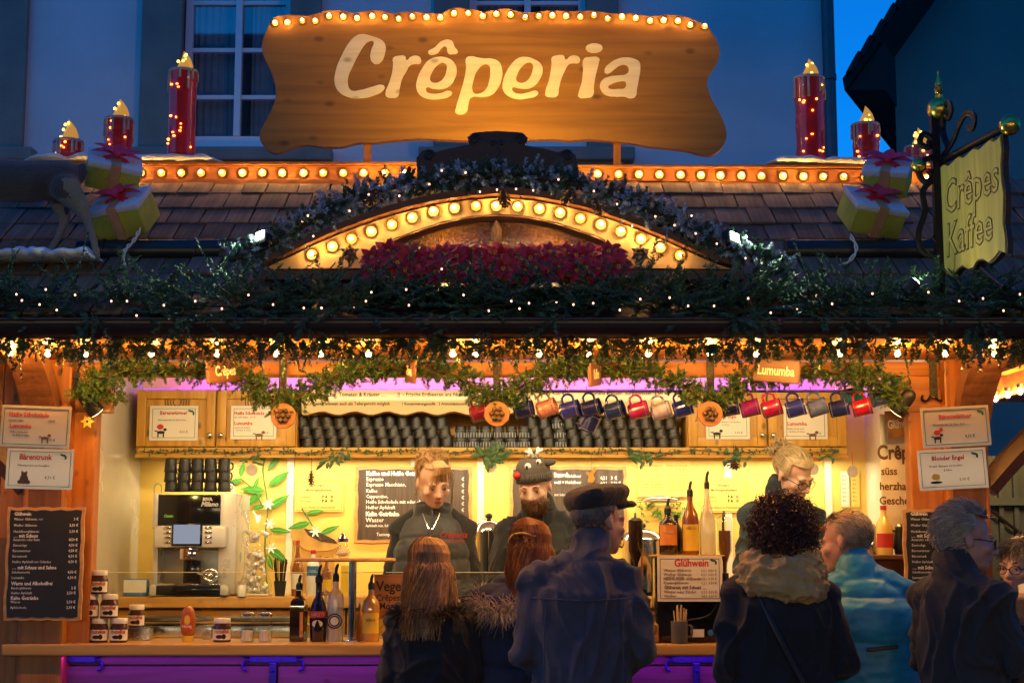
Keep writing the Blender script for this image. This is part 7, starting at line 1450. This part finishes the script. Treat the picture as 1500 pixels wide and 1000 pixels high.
# ---- staff: woman with glasses, hair tied back
P = person('blonde woman with glasses in slate jacket looking down beside the cabinets', 1146, 660, 1.02, FLR, 22, head=(16, 30, 3), hoff=(.0, -.045), girth=1.0, coat='jacket_slate', hem=.85, collar=.06, wr=(.018, 8, 9, .004, 10))
P['skin']('collar', MB().caps([(0, .012, 1.45), (0, .022, 1.53)], [.098, .088], 16), 'sweater_black', .008, 3, wrinkle(.006)); lo = MB().text('Crêperia', .05, (.05, -.165, 1.33), shear=.2, bold=.0012, depth=.001, wide=.9); lo.v = [(x, -.166 + max(0, x - .05) ** 2 * 1.9, z) for x, y, z in lo.v]; P['child']('jacket_lettering', lo, 'lbl_red')
def hb(mb):
    mk = lambda d: not (d[1] < -.42 and d[2] < .42) and d[2] > -.55 and not (abs(d[0]) > .82 and d[2] < -.1); h_cap(mb, mk, 1.03)
    for d in shell_dirs(1500, 31):
        if not mk(d): continue
        p = scalp(d, 1.02); t = Vector((0, .14, .06)); q = [p]; 
        for s_ in (.3, .6, .9): x = p.lerp(t, s_); e = (x - SKC); e2 = Vector((e.x / SK.x, e.y / SK.y, e.z / SK.z)); q.append(SKC + e / max(e2.length, .3) * random.uniform(1.04, 1.10) if e2.length < 1.06 else x)
        strand(mb, q, .0022)
    h_curls(mb, 110, (0, .135, .075), (.035, .03, .035), cr=.010, L=.04, r=.0026)
P['hd']('hair', hb, 'hair_ash', False); brows(P, 'hair_greyblond'); glasses(P)
# ---- customers, seen from behind
P = person('girl with long honey-blonde hair and black furry jacket at the counter', 632, 797, -.46, 0, 180, head=(-28, 4, 0), girth=.93, shw=.92, coat='puffer_black', hem=.94, collar=.05, wr=(.015, 7, 8, 0, 9), trousers='trousers_tan', arms=[[(-.165, .0, 1.38), (-.21, .02, 1.14), (-.14, -.2, 1.08)], [(.165, .0, 1.38), (.21, .02, 1.14), (.14, -.2, 1.08)]])
def hl_(mb): h_cap(mb, back, 1.06); mb.ell((0, .085, -.12), (.062, .022, .16)); h_long(mb, 1700, -.25, gap=72, part_x=.0, wave=.014)
P['hd']('hair', hl_, 'hair_honey', False)
fm_ = MB(); fur(fm_, [(-.17, -.06, 1.40), (-.15, .06, 1.43), (-.06, .13, 1.43), (.06, .13, 1.43), (.15, .06, 1.43), (.17, -.06, 1.40)], 1500, .05, .03, out=(0, .2, -.1)); P['child']('fur_collar', fm_, 'fur_black')
P = person('girl with chestnut hair clipped back and tan fur collar on navy padded coat', 781, 770, -.36, 0, 180, head=(-22, 6, 0), hoff=(-.075, -.02), girth=.98, shw=.95, coat='puffer_navy', hem=.74, collar=.05, wr=(.006, 7, 9, .020, 8), puff=.010)
def hl2(mb): h_cap(mb, back, 1.06); mb.ell((0, .085, -.09), (.058, .022, .12)); h_long(mb, 1500, -.22, gap=74, flare=.0); h_curls(mb, 40, (.0, .12, .045), (.035, .02, .03), cr=.006, L=.05, r=.003)
P['hd']('hair', hl2, 'hair_chestnut', False); P['hd']('hair_clip', lambda mb: mb.tube(smoothpath([(-.055, .10, .05), (-.01, .135, .062), (.03, .138, .055), (.06, .11, .03)], 4), .006, 6), 'gold')
fm_ = MB(); fur(fm_, [(-.14, -.07, 1.42), (-.13, .06, 1.43), (-.03, .13, 1.40), (.08, .14, 1.36), (.17, .07, 1.40), (.16, -.06, 1.43)], 2600, .065, .035, r=.0024, out=(0, .3, -.1)); P['child']('fur_collar', fm_, 'fur_tan')
P = person('man in brown flat cap and navy wool jacket seen from behind', 878, 722, -.70, 0, 180, head=(-52, 6, 0), hoff=(-.075, -.03), girth=1.05, shw=1.02, coat='wool_navy', hem=.70, collar=.075, wr=(.020, 6, 4.5, 0, 9), skin='skin_ruddy')
P['hd']('hair', lambda mb: (h_cap(mb, lambda d: back(d) and d[2] < .3, 1.02), h_short(mb, 1500, .022, lambda d: back(d) and d[2] < .4, comb=(0, .3, -1), lift=.2, seed=41)), 'hair_slate', False)
def fcap(mb):
    mb.xf = P['Mh'] @ Matrix.Translation((0, .010, .052)) @ Matrix.Rotation(R(-9), 4, 'X')
    prof = [(.0, .082, .100, .010), (.012, .090, .112, .006), (.03, .100, .124, .0), (.05, .104, .128, -.006), (.068, .096, .118, -.010), (.082, .070, .088, -.012), (.088, .03, .04, -.012)]
    mb.loft([(z, 0, cy, rx, ry) for z, rx, ry, cy in prof], 30); mb.loft([(-.012, 0, -.095, .064, .060), (-.004, 0, -.105, .074, .068), (.012, 0, -.09, .072, .060)], 24); mb.ell((0, 0, .09), .008)
me_ = MB(); fcap(me_); P['skin']('flat_cap', me_, 'cap_brown', .006, 4, wrinkle(.003, 14, 14))
sm = MB(); sm.tube(smoothpath([(-.20, .125, 1.335), (-.12, .160, 1.33), (0, .168, 1.325), (.12, .160, 1.33), (.20, .125, 1.335)], 4), .004, 6).tube(smoothpath([(-.145, .148, 1.33), (-.155, .152, 1.15), (-.15, .158, .95), (-.15, .16, .75)], 4), .003, 5).tube(smoothpath([(.0, .166, 1.325), (0, .160, 1.1), (0, .165, .75)], 4), .003, 5).tube(smoothpath([(.145, .148, 1.33), (.155, .152, 1.15), (.15, .158, .95), (.15, .16, .75)], 4), .003, 5); P['child']('seam', sm, 'wool_navy')
P = person('woman with dark curly hair, tan scarf and black coat with shoulder strap', 1141, 742, -.80, 0, 180, head=(20, 8, 0), hoff=(.0, -.02), girth=1.08, shw=1.02, coat='coat_black', hem=.55, collar=.04, wr=(.020, 6, 4.5, 0, 9))
P['hd']('hair', lambda mb: (h_cap(mb, back, 1.12), mb.ell((0, .045, .0), (.088, .085, .108), n=18, k=12), h_curls(mb, 2300, (0, .04, .012), (.112, .112, .130), cr=.009, L=.045, r=.0026, mask=lambda d: not (d[1] < -.55 and d[2] < .5))), 'hair_dark', False)
sc = MB(); 
for k_, (z, rx, ry, r_) in enumerate(((1.405, .150, .125, .052), (1.455, .135, .118, .050), (1.50, .118, .108, .042), (1.375, .165, .12, .035))): sc.tube([(rx * math.cos(a), .02 + ry * math.sin(a), z + .018 * math.sin(a * 2 + k_) + (.02 if math.sin(a) > 0 else 0)) for a in [2 * math.pi * j / 26 for j in range(27)]], r_, 10, cap=False)
sc.caps([(.0, .02, 1.40), (0, .02, 1.5)], [.11, .10]); P['skin']('scarf', sc, 'scarf_tan', .007, 2, wrinkle(.016, 11, 22))
P['child']('bag_strap', MB().tube(smoothpath([(.14, -.09, 1.44), (.13, .06, 1.47), (.07, .162, 1.30), (-.04, .172, 1.08), (-.16, .16, .85), (-.24, .06, .72)], 5), .013, 6, flat=.4), 'black'); bg = MB().bbox((-.275, .04, .62), (.09, .26, .22), .03); P['child']('shoulder_bag', bg, 'black', 40)
P = person('older man with thinning grey-blond hair in turquoise padded jacket', 1241, 755, -.50, 0, 180, head=(58, 10, 4), hoff=(.06, -.02), girth=1.10, shw=1.02, coat='puffer_blue', hem=.62, collar=.07, wr=(.004, 5, 6, .020, 5), puff=.012, skin='skin_ruddy')
thin = lambda d: back(d) and not (d[2] > .78 and d[1] < .45 and random.random() < .75)
P['hd']('hair', lambda mb: (h_cap(mb, lambda d: back(d) and d[2] < .6, 1.01), h_short(mb, 2200, .035, thin, comb=(.2, .8, -.5), lift=.22, seed=51, r=.0019)), 'hair_greyblond', False); brows(P, 'hair_greyblond')
P['child']('back_tab', MB().bbox((-.03, .192, 1.19), (.13, .012, .018), .003, Matrix.Rotation(R(6), 3, 'Y')), 'black')
P = person('grey-haired man with glasses in dark coat holding a small card', 1406, 748, -.92, 0, 128, head=(-38, 8, 0), hoff=(.0, -.02), girth=.94, shw=.92, coat='coat_umber', hem=.70, collar=.07, wr=(.020, 6, 5, 0, 9), skin='skin_ruddy', vox=.0062, arms=[[(-.18, .0, 1.38), (-.25, -.02, 1.16), (-.10, -.30, 1.35)], [(.18, .0, 1.38), (.24, -.02, 1.15), (.05, -.32, 1.33)]], handcurl=.75)
P['hd']('hair', lambda mb: (h_cap(mb, back, 1.06), h_short(mb, 3200, .055, back, comb=(0, .7, -.35), lift=.5, seed=61, r=.0022)), 'hair_grey', False); glasses(P); brows(P, 'hair_grey')
P['child']('card', MB().bbox((-.02, -.435, 1.43), (.10, .004, .065), .0015, Matrix.Rotation(R(25), 3, 'X') @ Matrix.Rotation(R(20), 3, 'Y')), 'paper')
P = person('woman with short dark hair and glasses in black coat by the blue gate', 1493, 794, -.18, 0, -30, head=(-18, 4, 0), girth=1.02, coat='coat_black', hem=.62, collar=.04, wr=(.020, 6, 5, 0, 9))
P['hd']('hair', lambda mb: (h_cap(mb, back, 1.06), h_short(mb, 2400, .06, lambda d: back(d) or d[2] > .35, comb=(0, .3, -.9), lift=.3, seed=71)), 'hair_slate', False); glasses(P); brows(P, 'hair_slate')
sc = MB()
for k_, (z, rx, ry, r_) in enumerate(((1.42, .13, .11, .04), (1.475, .11, .10, .042))): sc.tube([(rx * math.cos(a), .01 + ry * math.sin(a), z + .012 * math.sin(a * 2 + k_)) for a in [2 * math.pi * j / 24 for j in range(25)]], r_, 10, cap=False)
P['skin']('scarf', sc, 'scarf_dark', .008, 3, wrinkle(.010, 9, 14))
